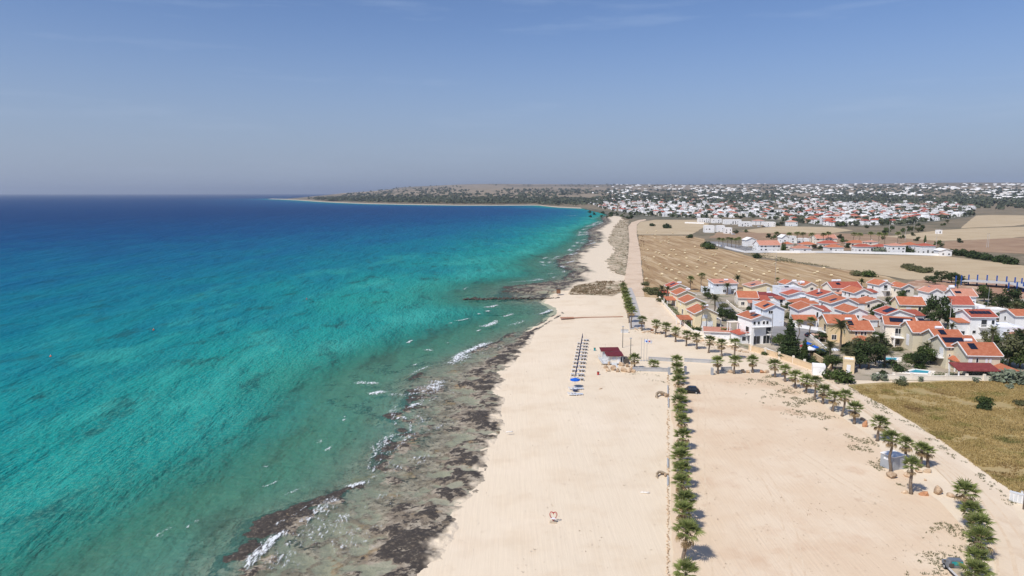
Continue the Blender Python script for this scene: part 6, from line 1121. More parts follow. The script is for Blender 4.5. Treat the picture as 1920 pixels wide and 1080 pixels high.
# ================================================================== THINGS
def rock_mesh(seed, m, sub=2):
    bm = bmesh.new(); bmesh.ops.create_icosphere(bm, subdivisions=sub, radius=.5); r = random.Random(seed); cuts = [(Vector((r.gauss(0, 1), r.gauss(0, 1), r.gauss(0, 1))).normalized(), r.uniform(.20, .40)) for _ in range(10)]
    for v in bm.verts:
        for nn, dd in cuts:
            q = v.co.dot(nn)
            if q > dd: v.co -= nn * (q - dd) * .85
        v.co *= 1 + r.uniform(-.10, .10)
    me = bpy.data.meshes.new('rock'); bm.to_mesh(me); bm.free(); me.materials.append(MATS[m]); return me
ROCKS = [rock_mesh(i, 'stone_tan') for i in range(4)]; RROCK = rock_mesh(9, 'stone_red'); DROCK = [rock_mesh(20 + i, 'rock_dark') for i in range(4)]; PEB = [rock_mesh(30 + i, 'stone_tan', 1) for i in range(4)]
def rock(px, py, s, me, label, name='boulder', cat='boulder', group=None, z=.0, sx=1.2, sz=.8):
    p = g(px, py, 0); o = put(name, me, None, (p.x, p.y, s * sz * .3 + z), random.uniform(0, 6), (s * sx, s, s * sz)); return tag(o, label, cat, group)
for i, (x, y, s, lb) in enumerate([(1370, 699, 1.4, 'tan boulder right of the leftmost palm at the lot head'), (1392, 698, 1.5, 'grey-tan boulder between the middle and right palms at the lot head'), (1402, 699, 1.2, 'pale boulder left of the rightmost palm at the lot head'), (1437, 699, 1.5, 'flat pale boulder right of the reddish one at the lot head'), (1484, 714, 1.3, 'tan boulder between palms at the top of the dirt road row'), (1660, 816, 1.0, 'tan boulder behind the red standing stone'), (1672, 896, 1.7, 'flat tan boulder in front of the grey kiosk'), (1700, 893, 1.3, 'tan boulder right of the flat one at the kiosk'), (1722, 885, 1.2, 'tan boulder right behind the kiosk palms'), (1739, 886, 1.1, 'tan boulder below the twin palms'), (1757, 926, 1.5, 'pointed pale boulder beside the lone slim palm'), (1781, 931, 1.1, 'round tan boulder left of the dirt road palm'), (1696, 925, .9, 'small tan boulder left of the lone slim palm trunk'), (1618, 788, 1.0, 'small tan boulder beside the second palm from the kiosk'), (1735, 901, .5, 'small dark stone alone on the sand near the kiosk')]):
    rock(x, y, s, ROCKS[i % 4], lb, sz=1.1 if 'pointed' in lb else .75)
rock(1428, 699, 1.5, RROCK, 'reddish boulder behind the rightmost palm at the lot head', sz=.8); rock(1622, 800, 1.5, RROCK, 'red standing stone beside the dirt road palms', sz=1.3, sx=.8); rock(1732, 929, 1.5, RROCK, 'reddish boulder right of the lone slim palm trunk', sz=.7)
for i, (x, y, s) in enumerate([(1136, 690, 1.6), (1142, 684, 1.5), (1150, 694, 2.2), (1158, 697, 1.6), (1166, 686, 1.8), (1172, 682, 1.6), (1178, 676, 1.9), (1184, 692, 1.7), (1180, 698, 1.8), (1170, 697, 2.0), (1176, 688, 1.6), (1187, 698, 1.4), (1140, 696, 1.5), (1161, 683, 1.2)]):
    rock(x, y, s * .8, ROCKS[i % 4], 'tan rock in the heap around the beach hut steps', 'rock', 'rock', 'rocks heaped around the beach hut', sz=.95)
rnd = random.Random(3)
for i in range(70):                                   # stones edging the curved palm row
    q = i / 70; x = 1190 + q * 215; y = 618 + (x - 1190) * .215 + rnd.uniform(-3, 4) - 6 * math.sin(q * 3); rock(x, y, rnd.uniform(.4, 1.1), ROCKS[i % 4], 'tan stone in the rough edging of the curved palm row', 'stone', 'stone', 'edging stones of the curved palm row', sz=.7)
root = empty('stone_edging', g(1252, 1080)); tag(root, 'line of small stones separating the beach from the palm row', 'stone edging'); ro = root.location.copy()
y = 1120.0; i = 0
while y > 700:
    p = g(1252.5 + rnd.uniform(-2.2, 2.2), y); s = rnd.uniform(.18, .46); o = put('stone', PEB[i % 4], root, p - ro + Vector((0, 0, s * .2)), rnd.uniform(0, 6), (s * 1.1, s, s * .8)); i += 1
    y -= rnd.uniform(.9, 2.6) * (y - 362) / 500
for i, (a, b, lb) in enumerate([((1252, 862), (1252, 878), 'grey concrete post lying in the stone line beside the tan rocks, upper'), ((1252, 895), (1252, 912), 'grey concrete post lying in the stone line beside the tan rocks, lower'), ((1252, 725), (1252, 742), 'grey concrete post in the stone line near the black car, upper'), ((1253, 748), (1253, 765), 'grey concrete post in the stone line near the black car, lower')]):
    A, B = g(*a), g(*b); mid = (A + B) / 2; d = B - A; o = MB().bar(-d / 2 + Vector((0, 0, .2)), d / 2 + Vector((0, 0, .2)), .26, .30).build('concrete_beam', 'low_wall'); o.location = mid; tag(o, lb, 'beam')
# driftwood arches on the beach side of the stone line
for (x, y, sc_, lb) in [(1240, 893, 1.0, 'gnarled driftwood and rock arch beside the stone line, nearer one'), (1240, 744, 1.5, 'gnarled driftwood and rock arch beside the stone line, farther one')]:
    p = g(x, y); root = empty('driftwood', p, 0, sc_); tag(root, lb, 'driftwood')
    MB().tube([(-.75, -.3, 0), (-.7, -.1, .5), (-.35, .3, .62), (.1, .4, .55), (.55, .3, .4), (1.0, .35, .2)], [.24, .22, .20, .22, .18, .12], 7).build('trunk', 'driftwood', root, True); MB().tube([(-.7, -.1, .45), (-.8, -.6, .1), (-.72, -.9, 0)], [.17, .15, .1], 6).build('branch', 'driftwood', root, True)
    o = put('rock', ROCKS[1], root, (.75, -.1, .3), .4, (.9, .7, .7)); o = put('rock', ROCKS[2], root, (.2, .7, .2), 1.4, (.8, .6, .5))
for (x, y, rz, lb) in [(1209, 925, -.15, 'white bleached log lying on the sand near the palm row'), (955, 811, .2, 'white bleached plank at the edge of the rocks')]:
    root = empty('bleached_log', g(x, y), rz); tag(root, lb, 'log'); MB().tube([(-.7, 0, .10), (-.3, .03, .13), (.2, 0, .12), (.65, -.03, .09)], [.07, .13, .12, .06], 7).build('trunk', 'bleached_wood', root, True); MB().tube([(.3, 0, .14), (.55, .15, .2), (.8, .14, .12)], [.06, .05, .03], 6).build('branch', 'bleached_wood', root, True)
# red heart-shaped photo frame with a seat
p = g(1037.5, 979); root = empty('heart_frame', p, R(-8)); tag(root, 'red metal heart frame with a small hanging seat on the sand', 'heart frame')
hp = [Vector((1.0 * 16 * math.sin(t) ** 3 / 20 * .64, 0, .92 + (13 * math.cos(t) - 5 * math.cos(2 * t) - 2 * math.cos(3 * t) - math.cos(4 * t)) / 20)) for t in np.linspace(0, 6.283, 40)]
MB().tube(hp, .045, 6, False).build('heart_ring', 'red_metal', root, True); MB().tube([(v.x * .80, .02, .92 + (v.z - .92) * .78) for v in hp], .022, 6, False).build('inner_ring', 'red_metal', root, True)
MB().box(-.35, .35, -.2, .2, .52, .58).build('seat', 'white_plastic', root); MB().bar((-.33, 0, .58), (-.28, 0, 1.3), .02, .02).bar((.33, 0, .58), (.28, 0, 1.3), .02, .02).build('chains', 'steel', root); MB().box(-.5, .5, -.35, .35, 0, .05).bar((0, 0, .05), (0, 0, .2), .1, .1).build('base', 'bed_sand', root); o = MB().tube([(0, 0, 1.12), (.0, 0, 1.42)], [.03, .10], 8).build('ornament', 'red_metal', root)
# loungers and folded umbrellas
def lounger(p, rz, label, m='grey_slat'):
    root = empty('sun_lounger', p, rz, 1.15); tag(root, label, 'sun lounger', 'sun loungers in the row on the sand')
    put('frame', LG[0], root); put('bed', LG[1], root); put('backrest', LG[2], root)
    for x in (-.28, .28):
        for y in (-.8, .75): put('leg', LG[3], root, (x, y, 0))
LG = [MB().box(-.34, -.29, -.95, .95, .28, .34).box(.29, .34, -.95, .95, .28, .34).mesh('frame', 'white_plastic'), MB().box(-.29, .29, -.93, .25, .30, .345).mesh('bed', 'grey_slat'), MB().slab([(-.30, .25, .36), (.30, .25, .36), (.30, .93, .72), (-.30, .93, .72)], .05).mesh('backrest', 'white_plastic'), MB().box(-.03, .03, -.03, .03, 0, .29).mesh('leg', 'white_plastic')]
UMB = [MB().tube([(0, 0, 0), (0, 0, 2.5)], .028, 6).mesh('pole', 'steel'), MB().tube([(0, 0, .85), (0, 0, 1.1), (0, 0, 1.9), (0, 0, 2.45)], [.08, .16, .11, .02], 9).mesh('canopy', 'navy_cloth'), MB().tube([(0, 0, 0), (0, 0, .09)], .26, 10).mesh('base', 'concrete')]
rows = [639, 645, 650.5, 656, 662, 668, 674, 681, 688.5, 696, 704, 712]
for i, y in enumerate(rows):
    x = np.interp(y, [636, 712], [1092.5, 1079.5]); p = g(x, y); wd = 'farthest' if i == 0 else f'{ORD[i]} farthest'
    root = empty('folded_umbrella', p, i); tag(root, f'{wd} folded navy beach umbrella in the lounger row', 'beach umbrella', 'folded umbrellas on the sand')
    for nm, me in zip(('pole', 'canopy', 'base'), UMB): put(nm, me, root)
    for j, dx in enumerate((-1.05, .62, 1.45) if i > 0 else (.7, 1.5)):
        lounger(p + Vector((dx, -.3, 0)), R(180 + (-6, 4, -3)[j]), f'sun lounger beside the {wd} folded umbrella, {("left of the pole", "right of the pole", "outermost right")[j] if i else ("right of the pole", "outermost right")[j]}')
parasol(1078, 726, 'blue_cloth', 'open bright blue beach umbrella at the near end of the lounger row', .95)
for j, (x, y, c_) in enumerate([(1074, 731.5, 'left'), (1080, 731, 'middle'), (1085, 730.5, 'right')]): lounger(g(x, y), R(95), f'{c_} of three loungers beneath the blue umbrella')
for j, (x, y, c_) in enumerate([(1073, 742, 'nearest left'), (1079, 741.5, 'nearest middle'), (1084, 741, 'nearest right')]): lounger(g(x, y), R(92), f'{c_} lounger at the near end of the row')
p = g(1078.5, 734.5); root = empty('collapsed_umbrella', p, .3); tag(root, 'collapsed dark umbrella with pale patch lying on loungers', 'beach umbrella')
mb = MB(); ring = [(.9 * q * math.cos(a), .75 * q * math.sin(a), z) for a, q, z in [(i * .628, random.uniform(.7, 1.1), random.uniform(.25, .6)) for i in range(10)]]; mb.add([(0, 0, .75)] + ring, [(0, i + 1, (i + 1) % 10 + 1) for i in range(10)]); mb.build('canopy', 'navy_cloth', root); MB().tube([(-.9, -.2, .4), (.9, .3, .75)], .03, 6).build('pole', 'steel', root); MB().slab([(-.3, -.3, .72), (.3, -.35, .7), (.35, .1, .78), (-.2, .15, .78)], .02).build('patch', 'white_plastic', root)
for (x, y, m, lb) in [(1115, 657.5, 'teal', 'teal litter bin on the sand left of the beach hut'), (1121.5, 703, 'red_metal', 'red litter bin on the sand in front of the beach hut')]:
    root = empty('litter_bin', g(x, y)); tag(root, lb, 'litter bin'); MB().tube([(0, 0, 0), (0, 0, .75)], [.24, .30], 10).build('body', m, root); MB().tube([(0, 0, .75), (0, 0, .82)], [.31, .31], 10).build('rim', 'tyre', root); MB().box(-.4, .4, -.35, .35, 0, .05).build('base', 'low_wall', root)
rock(1126, 729, .8, ROCKS[0], 'small flat brown stone on the open sand below the hut', 'stone', 'stone', sz=.3, sx=1.8)
# beach hut
p = g(1148, 680); root = empty('beach_hut', p, R(3), .78); tag(root, 'pale beach hut on a deck with U-shaped dark red roof and side steps', 'beach hut')
MB().box(-1.1, 2.4, -2.2, 1.2, .6, 3.0).build('front_wall', 'w_pale', root); MB().box(-2.6, 1.2, 3.6, 4.6, .6, 3.2).build('rear_wall', 'pale_grey', root); MB().box(1.2, 3.0, 1.2, 4.6, .6, 3.2).build('side_wall', 'w_pale', root)
MB().slab([(-2.6, -2.9, 3.15), (3.3, -2.9, 3.15), (3.3, 1.0, 3.65), (-2.6, 1.0, 3.65)], .22).build('front_roof', 'red_roof', root); MB().slab([(-3.4, 3.0, 3.45), (3.3, 3.0, 3.45), (3.3, 6.4, 4.0), (-3.4, 6.4, 4.0)], .22).build('rear_roof', 'red_roof', root); MB().slab([(.6, 1.01, 3.62), (3.3, 1.01, 3.62), (3.3, 2.99, 3.47), (.6, 2.99, 3.47)], .2).build('link_roof', 'red_roof', root)
dk = MB().box(-4.0, 3.4, -3.2, 5.4, .42, .58).build('deck', 'pale_grey', root)
for i in range(4): MB().box(-.9 + i * .02, .9, -3.5 - i * .32, -3.2 - i * .32, .0, .42 - i * .1).build('step', 'pale_grey', root)
MB().slab([(-.8, -4.6, .12), (.8, -4.6, .12), (.8, -6.6, .06), (-.8, -6.6, .06)], .1).build('ramp', 'pale_grey', root)
rl = MB()
for a, b in (((-4, -3.2), (-4, 5.4)), ((-4, 5.4), (-1, 5.4)), ((-4, -3.2), (-1.2, -3.2))):
    a, b = Vector((*a, .58)), Vector((*b, .58)); k = int((b - a).length / 1.2)
    rl.bar(a + Vector((0, 0, .95)), b + Vector((0, 0, .95)), .07, .07)
    for i in range(k + 1): q = a.lerp(b, i / k); rl.bar(q, q + Vector((0, 0, .95)), .07, .07)
rl.build('railing', 'pale_grey', root)
for x, y in ((-2.3, -2.6), (-2.3, .7), (-3.1, 3.3), (-3.1, 6.0), (3.05, -2.6), (3.05, 6.0)): MB().box(x - .08, x + .08, y - .08, y + .08, .5, 3.2).build('post', 'pale_grey', root)
MB().box(-.6, .8, -2.26, -2.18, 1.5, 2.6).build('hatch', 'pale_grey', root); MB().box(1.3, 2.1, -2.26, -2.18, .6, 2.6).build('door', 'shutter_white', root); MB().tube([(-1.6, 5, 4), (-1.6, 5, 5.6)], .03, 5).build('antenna', 'steel', root); MB().box(3.4, 5.2, -2.6, 1.2, .1, 1.9).build('store_box', 'dark_post', root); MB().tube([(-4.2, -3.2, 0), (-4.2, -3.2, .5)], .1, 6).build('pile', 'dark_post', root)
# poles and flags
for (x, yb, yt, lb) in [(1167.3, 652, 612, 'tall pole beside the red hut roof'), (1182, 676, 634, 'dark pole behind the palm beside the beach hut')]:
    p = g(x, yb); h = (yb - yt) / ppm(p) / math.cos(R(12)); root = empty('pole', p); tag(root, lb, 'pole'); MB().tube([(0, 0, 0), (0, 0, h)], [.11, .08], 7).build('shaft', 'dark_post', root); MB().box(-.3, .3, -.25, .25, h - .1, h + .05).build('lamp_head', 'grey_paint', root)
for i, (x, lb) in enumerate([(1202, 'left bare flagpole of the three behind the low grey wall'), (1207, 'middle flagpole with white and blue flag behind the low grey wall'), (1212.5, 'right flagpole with white flag with a red mark behind the low grey wall')]):
    p = g(x, 677); root = empty('flagpole', p); tag(root, lb, 'flagpole', 'three flagpoles'); MB().tube([(0, 0, 0), (0, 0, 6.4)], [.06, .035], 7).build('pole', 'steel', root); MB().box(-.25, .25, -.25, .25, 0, .2).build('foot', 'low_wall', root)
    if i:
        fl = MB(); N = 8
        for j in range(N): fl.add([(.05 + 1.3 * j / N, .12 * math.sin(j), 5.2 - .05 * j), (.05 + 1.3 * (j + 1) / N, .12 * math.sin(j + 1), 5.2 - .05 * (j + 1)), (.05 + 1.3 * (j + 1) / N, .12 * math.sin(j + 1), 6.1 - .06 * (j + 1)), (.05 + 1.3 * j / N, .12 * math.sin(j), 6.1 - .06 * j)], [(0, 1, 2, 3)])
        o = fl.build('flag', 'white_plastic', root); MB().tube([(.6, -.16, 5.5), (.6, .16, 5.5)], .22, 10).build('emblem', 'blue_cloth' if i == 1 else 'red_metal', o)
# low grey walls at the lot head, gate posts
def wall1(a, b, h, t, m, label):
    A, B = g(*a), g(*b); mid = (A + B) / 2; d = (B - A) / 2; root = empty('low_wall', mid); tag(root, label, 'wall'); MB().bar(-d + Vector((0, 0, h / 2)), d + Vector((0, 0, h / 2)), t, h).build('wall', m, root); MB().bar(-d + Vector((0, 0, h + .03)), d + Vector((0, 0, h + .03)), t + .12, .06).build('coping', 'low_wall', root)
wall1((1186, 695.5), (1252, 697), .9, .35, 'low_wall', 'low grey wall in front of the young palm, left part'); wall1((1216, 675.5), (1260, 678), .9, .35, 'low_wall', 'low grey wall right of the flagpoles'); wall1((1283, 678), (1342, 681.5), .9, .35, 'low_wall', 'low grey wall between the two palm rows'); wall1((1352, 695), (1372, 694.5), .9, .35, 'low_wall', 'short grey wall behind the leftmost palm at the lot head'); wall1((1164, 624), (1178, 624), 1.0, .5, 'pale_grey', 'short pale wall at the end of the paved road palms')
for (x, y, lb) in [(1254.5, 702, 'left grey gate pillar at the top of the beach wall row'), (1285, 700, 'leaning grey panel right of the top palms'), (1335, 703, 'grey panel left of the lot head boulders')]:
    root = empty('gate_pillar', g(x, y)); tag(root, lb, 'pillar'); MB().box(-.22, .22, -.5, .5, 0, 1.7).build('shaft', 'grey_paint' if 'left' in lb else 'pale_grey', root); MB().box(-.27, .27, -.55, .55, 1.7, 1.8).build('cap', 'low_wall', root)
# boardwalk: planks across
root = empty('boardwalk', g(1110, 596)); tag(root, 'narrow red-brown boardwalk across the sand ending in a small platform', 'boardwalk'); ro = root.location.copy(); PLK = MB().box(-.29, .29, -.55, .55, .02, .10).mesh('plank', 'deck_wood'); PLK2 = MB().box(-.29, .29, -1.3, 1.3, .03, .13).mesh('plank', 'deck_wood')
A, B = g(1052, 596.5), g(1170, 594); n = int((B - A).length / .62)
for i in range(n): put('plank', PLK2 if i < n * .2 else PLK, root, A.lerp(B, i / n) - ro + Vector((0, 0, .05)), None)
# box kiosk and electric cabinet
p = g(1668, 886); A, B, C_ = g(1651, 868), g(1674, 884), g(1696, 879)
root = empty('box_kiosk', (0, 0, 0)); u = (C_ - B); v = (A - B); o_ = B.copy(); root.location = o_; tag(root, 'grey box kiosk with white flat top behind the tall palm', 'kiosk'); u, v = u, v; hk = Vector((0, 0, 2.3))
v = Vector((-u.y, u.x, 0)).normalized() * 2.4
MB().add([Vector(), u, u + v, v, hk, u + hk, u + v + hk, v + hk], [(3, 2, 1, 0), (4, 5, 6, 7), (0, 1, 5, 4), (1, 2, 6, 5), (2, 3, 7, 6), (3, 0, 4, 7)]).build('body', 'grey_paint', root)
e = (u.normalized() + v.normalized()) * .08; q = [-e, u + Vector((u.normalized() - v.normalized())) * .08, u + v + e, v - (u.normalized() - v.normalized()) * .08]; MB().slab([w + Vector((0, 0, 2.42)) for w in q], .115).build('roof', 'trim', root)
nv = v.normalized(); nu = u.normalized(); MB().slab([-nu * .03 + v * .25 + Vector((0, 0, 1.9)), -nu * .03 + v * .75 + Vector((0, 0, 1.9)), -nu * .0 + v * .75 + Vector((0, 0, 1.9)), -nu * .0 + v * .25 + Vector((0, 0, 1.9))], .35).build('notice', 'white_plastic', root); MB().slab([u * .55 - nv * .03 + Vector((0, 0, 2.0)), u * .9 - nv * .03 + Vector((0, 0, 2.0)), u * .9 + Vector((0, 0, 2.0)), u * .55 + Vector((0, 0, 2.0))], 1.9).build('door', 'pale_grey', root)
p = g(1908, 942); root = empty('electric_cabinet', p, R(-42)); tag(root, 'white electric cabinet with doors beside the dirt road', 'cabinet'); MB().box(-1.0, 1.0, -.28, .28, .1, 1.35).build('body', 'trim', root); MB().slab([(-1.06, -.34, 1.46), (1.06, -.34, 1.40), (1.06, .34, 1.40), (-1.06, .34, 1.46)], .09).build('lid', 'pale_grey', root); MB().box(-1.05, 1.05, -.33, .33, 0, .1).build('plinth', 'concrete', root)
for x in (-.75, -.25, .25, .75): MB().box(x - .2, x + .2, -.30, -.27, .2, 1.25).build('door', 'pale_grey', root)
root = empty('marker_post', g(1914.5, 942)); tag(root, 'white concrete post right of the electric cabinet', 'post'); MB().box(-.1, .1, -.1, .1, 0, 1.7).build('shaft', 'trim', root); MB().slab([(-.12, -.12, 1.76), (.12, -.12, 1.76), (.12, .12, 1.76), (-.12, .12, 1.76)], .06).build('cap', 'concrete', root)
def util_pole(x, yb, h, label, r=.13, m='bark', arm=True):
    root = empty('utility_pole', g(x, yb)); tag(root, label, 'utility pole'); MB().tube([(0, 0, 0), (0, 0, h)], [r, r * .7], 7).build('shaft', m, root)
    if arm: MB().box(-.8, .8, -.05, .05, h - .5, h - .38).build('crossarm', 'bark', root)
for a in [(1919.5, 955, 8.5, 'dark utility pole at the right edge by the cabinet', .16, 'bark', False), (1446, 648, 9.5, 'dark street pole at the corner of the white three-storey house', .1, 'dark_post', False), (1819, 632, 9.5, 'dark pole left of the five-panel villa', .11, 'dark_post', False), (1779, 624, 11, 'pale pole between the huge dark tree and the annex', .12, 'concrete', True), (1331, 552, 7, 'grey pole left of the white villa at the hay field', .1, 'concrete', True), (1535, 560, 8, 'dark thin pole among the middle roofs', .08, 'dark_post', False), (1452, 548, 18, 'thin pale mast in front of the hay field', .07, 'steel', False), (1667, 438, 14, 'lamp pole in front of the grove', .2, 'concrete', True), (1697, 452, 12, 'pale pole right of the grove', .2, 'concrete', True), (1713, 434, 12, 'thin pole in front of the grove', .16, 'concrete', False), (1755, 462, 12, 'pole at the right end of the terrace', .16, 'concrete', True), (1850, 464, 12, 'left pole of the pair on the brown field', .16, 'concrete', True), (1853, 464, 12, 'right pole of the pair on the brown field', .16, 'concrete', True), (1852, 575, 8, 'white lamp post beside the yellow-topped tree', .08, 'steel', True)]: util_pole(*a)
# hay bales
BAL = [(175, 750), (250, 775), (283, 782), (325, 800), (375, 803), (395, 750), (422, 752), (440, 798), (232, 822), (525, 758), (525, 780), (540, 832), (620, 720), (648, 783), (648, 848), (672, 825), (290, 890), (348, 930), (400, 945), (470, 898), (470, 970), (545, 910), (638, 918), (308, 985), (648, 988), (815, 882), (800, 928), (790, 798), (818, 795), (860, 960), (818, 987), (895, 928), (915, 910), (963, 875), (1013, 875), (1037, 963), (1157, 935), (1157, 953), (1210, 857), (1272, 985), (1325, 960), (1375, 880), (1400, 933), (1400, 958), (1172, 1040), (1220, 1042), (1592, 995), (1750, 975), (1778, 963), (1840, 925), (1910, 995), (1775, 1053), (1800, 1048), (240, 640), (340, 662), (370, 665), (370, 682), (372, 635), (295, 680), (245, 605), (160, 1030), (440, 1030), (560, 1020), (760, 1045), (950, 1060), (170, 585), (255, 570), (410, 590), (1100, 905), (720, 870)]
bm = bmesh.new(); bmesh.ops.create_cone(bm, cap_ends=True, segments=18, radius1=.62, radius2=.62, depth=1.35); bmesh.ops.rotate(bm, verts=bm.verts, matrix=Matrix.Rotation(R(90), 3, 'Y')); bmesh.ops.bevel(bm, geom=[e for e in bm.edges if e.calc_length() < .4], offset=.08, segments=2, affect='EDGES'); bme = bpy.data.meshes.new('hay_bale'); bm.to_mesh(bme); bm.free(); bme.materials.append(MATS['straw'])
for i, (x, y) in enumerate(BAL):
    p = g(1180 + x / 5.047, 320 + (y + 6) / 5.047); o = put('hay_bale', bme, None, (p.x, p.y, .66), R(-20 + (i * 37) % 40), 1.02); tag(o, f"round straw bale in the {'far' if y < 800 else 'middle' if y < 915 else 'near'} {'left' if x < 480 else 'centre' if x < 1000 else 'right'} part of the stubble field", 'hay bale', 'straw bales on the stubble field')
# steel frame with grey deck
root = empty('steel_frame', g(1850, 540)); tag(root, 'unfinished frame of blue steel columns around a grey deck', 'steel frame'); ro = root.location.copy()
def col(x, yt, yb, m='blue_steel', w=.42):
    p = g(1720 + x / 9.6, 505 + yb / 9.6); h = (yb - yt) / 9.6 / ppm(p); q = p - ro; MB().box(q.x - w / 2, q.x + w / 2, q.y - w / 2, q.y + w / 2, 0, h).build('column', m, root)
for x, a, b in [(685, 115, 310), (785, 105, 285), (915, 95, 280), (1070, 95, 290), (1243, 100, 293), (1420, 110, 303), (1595, 125, 318), (1745, 140, 335), (1868, 155, 350), (1635, 235, 388), (1785, 230, 398), (1900, 230, 405)]: col(x, a, b)
c4 = [g(1720 + x / 9.6, 505 + y / 9.6, 2.4) - ro for x, y in ((800, 210), (1640, 262), (1910, 330), (2200, 345), (2200, 262), (1900, 240), (1060, 186), (880, 184))]
c4 = [Vector((v.x, v.y, 2.5)) for v in c4]; MB().slab(c4, .35).build('deck', 'concrete', root)
# breakwater of dark rocks
root = empty('breakwater', g(960, 561, SEA)); tag(root, 'short breakwater of dark boulders running out from the headland', 'breakwater'); ro = root.location.copy()
for i in range(46):
    q = i / 46; x = 872 + 178 * q; p = g(x, 561.5 - 1.5 * q, SEA); s = rnd.uniform(1.4, 2.7) * (1 if q < .6 else .75); put('rock', DROCK[i % 4], root, p - ro + Vector((0, rnd.uniform(-1.2, 1.2), .15)), rnd.uniform(0, 6), (s * 1.1, s, s * .8))
for i, (x, y, lb) in enumerate([(95, 669, 'orange buoy on the open water, leftmost'), (288, 619, 'orange buoy on the open water, middle'), (575, 561, 'small red buoy')]):
    root = empty('buoy', g(x, y, SEA), 0, .6); tag(root, lb if i < 2 else 'small red buoy on the water left of the breakwater', 'buoy'); MB().tube([(0, 0, -.2), (0, 0, .25), (0, 0, .5), (0, 0, .7)], [.35, .5, .35, .1], 10).build('float', 'orange_plastic' if i < 2 else 'red_metal', root, True); MB().tube([(0, 0, .65), (0, 0, 1.2)], .06, 6).build('mast', 'white_plastic', root)
# cars
def car(px, py, rz, paint, label, L=4.1, W=1.72, Hh=1.5, cat='car', tall=False):
    root = empty('car', g(px, py), rz); tag(root, label, cat); hl, hw = L / 2, W / 2
    side = [(-hl, .32), (hl, .32), (hl + .02, .62), (hl - .12, .84), (hl - .95, .95), (hl - 1.45, Hh - .08), (hl - 2.0, Hh), (-hl + .75, Hh - .03), (-hl + .15, .98), (-hl - .02, .8)]
    V, Fc = [], []
    for k_, (yy, ins) in enumerate([(-hw, 0), (hw, 0)]):
        for x, z in side: V.append((x, yy * (1 - .16 * max(0, (z - .95) / .55)), z))
    n_ = len(side); bm = bmesh.new(); bv = [bm.verts.new(v) for v in V]; bm.faces.new(bv[:n_]); bm.faces.new(bv[n_:][::-1])
    for i in range(n_): j = (i + 1) % n_; bm.faces.new((bv[i], bv[i + n_], bv[j + n_], bv[j]))
    bmesh.ops.recalc_face_normals(bm, faces=bm.faces); bmesh.ops.bevel(bm, geom=bm.edges[:], offset=.07, segments=2, affect='EDGES'); me = bpy.data.meshes.new('body'); bm.to_mesh(me); bm.free(); me.materials.append(MATS[paint]); put('body', me, root)
    for s in (-1, 1):
        yf = lambda z: s * hw * (1 - .16 * max(0, (z - .95) / .55)) + s * .012
        for a, b, c_, d_ in ((hl - 1.12, hl - 1.5, hl - 2.0, hl - 2.0), (hl - 2.1, hl - 2.1, -hl + .85, -hl + .45)):
            q = [(a, yf(1.0), 1.0), (b, yf(Hh - .16), Hh - .16), (c_, yf(Hh - .14), Hh - .14), (d_, yf(1.0), 1.0)]; MB().add(q + [(x, y - s * .03, z) for x, y, z in q], [(0, 1, 2, 3), (7, 6, 5, 4), (0, 4, 5, 1), (1, 5, 6, 2), (2, 6, 7, 3), (3, 7, 4, 0)]).build('side_window', 'glass_dark', root)
        for x in (hl - .82, -hl + .78):
            o = MB().tube([(x, s * (hw - .20), .32), (x, s * (hw - .17), .32), (x, s * (hw + .01), .32), (x, s * (hw + .02), .32)], [.28, .32, .32, .26], 16).build('wheel', 'tyre', root, True); MB().tube([(x, s * (hw + .01), .32), (x, s * (hw + .03), .32)], [.19, .17], 12).build('rim', 'steel', o)
        MB().box(hl - .06, hl + .03, s * .62 - .16, s * .62 + .16, .62, .78).build('headlight', 'white_plastic', root); MB().box(-hl - .05, -hl + .04, s * .68 - .12, s * .68 + .12, .66, .85).build('tail_light', 'red_metal', root); MB().box(hl - 1.4, hl - 1.2, s * (hw + .02), s * (hw + .2), .98, 1.1).build('mirror', paint, root)
    w = hw * .82; MB().slab([(hl - .98, -w, .985), (hl - .98, w, .985), (hl - 1.44, w * .95, Hh - .10), (hl - 1.44, -w * .95, Hh - .10)], .03).build('windscreen', 'glass_dark', root); MB().slab([(-hl + .72, -w * .95, Hh - .07), (-hl + .72, w * .95, Hh - .07), (-hl + .12, w, 1.02), (-hl + .12, -w, 1.02)], .03).build('rear_window', 'glass_dark', root); MB().box(hl - .02, hl + .035, -.26, .26, .42, .53).build('number_plate', 'white_plastic', root)
car(1294.5, 737, R(172), 'black_paint', 'black hatchback parked behind the palm row on the lot', 3.9, 1.7, 1.62)
car(1522, 632, R(5), 'black_paint', 'dark car parked on the street in front of the long tan house'); car(1812, 629, R(10), 'white_plastic', 'white car parked left of the five-panel villa'); car(1846, 632, R(-4), 'white_plastic', 'white car with cover parked below the five-panel villa'); car(1375, 440, R(20), 'white_plastic', 'white car parked beside the modern villas'); car(1409, 425, R(6), 'white_plastic', 'leftmost white car of the row beside the tan field')
for i, x in enumerate([1423, 1432, 1441]): car(x, 425.5 + i * .2, R(4), ['white_plastic', 'black_paint', 'white_plastic'][i], ['second car, white, of the row beside the tan field', 'dark car in the row beside the tan field', 'rightmost white car of the row beside the tan field'][i])
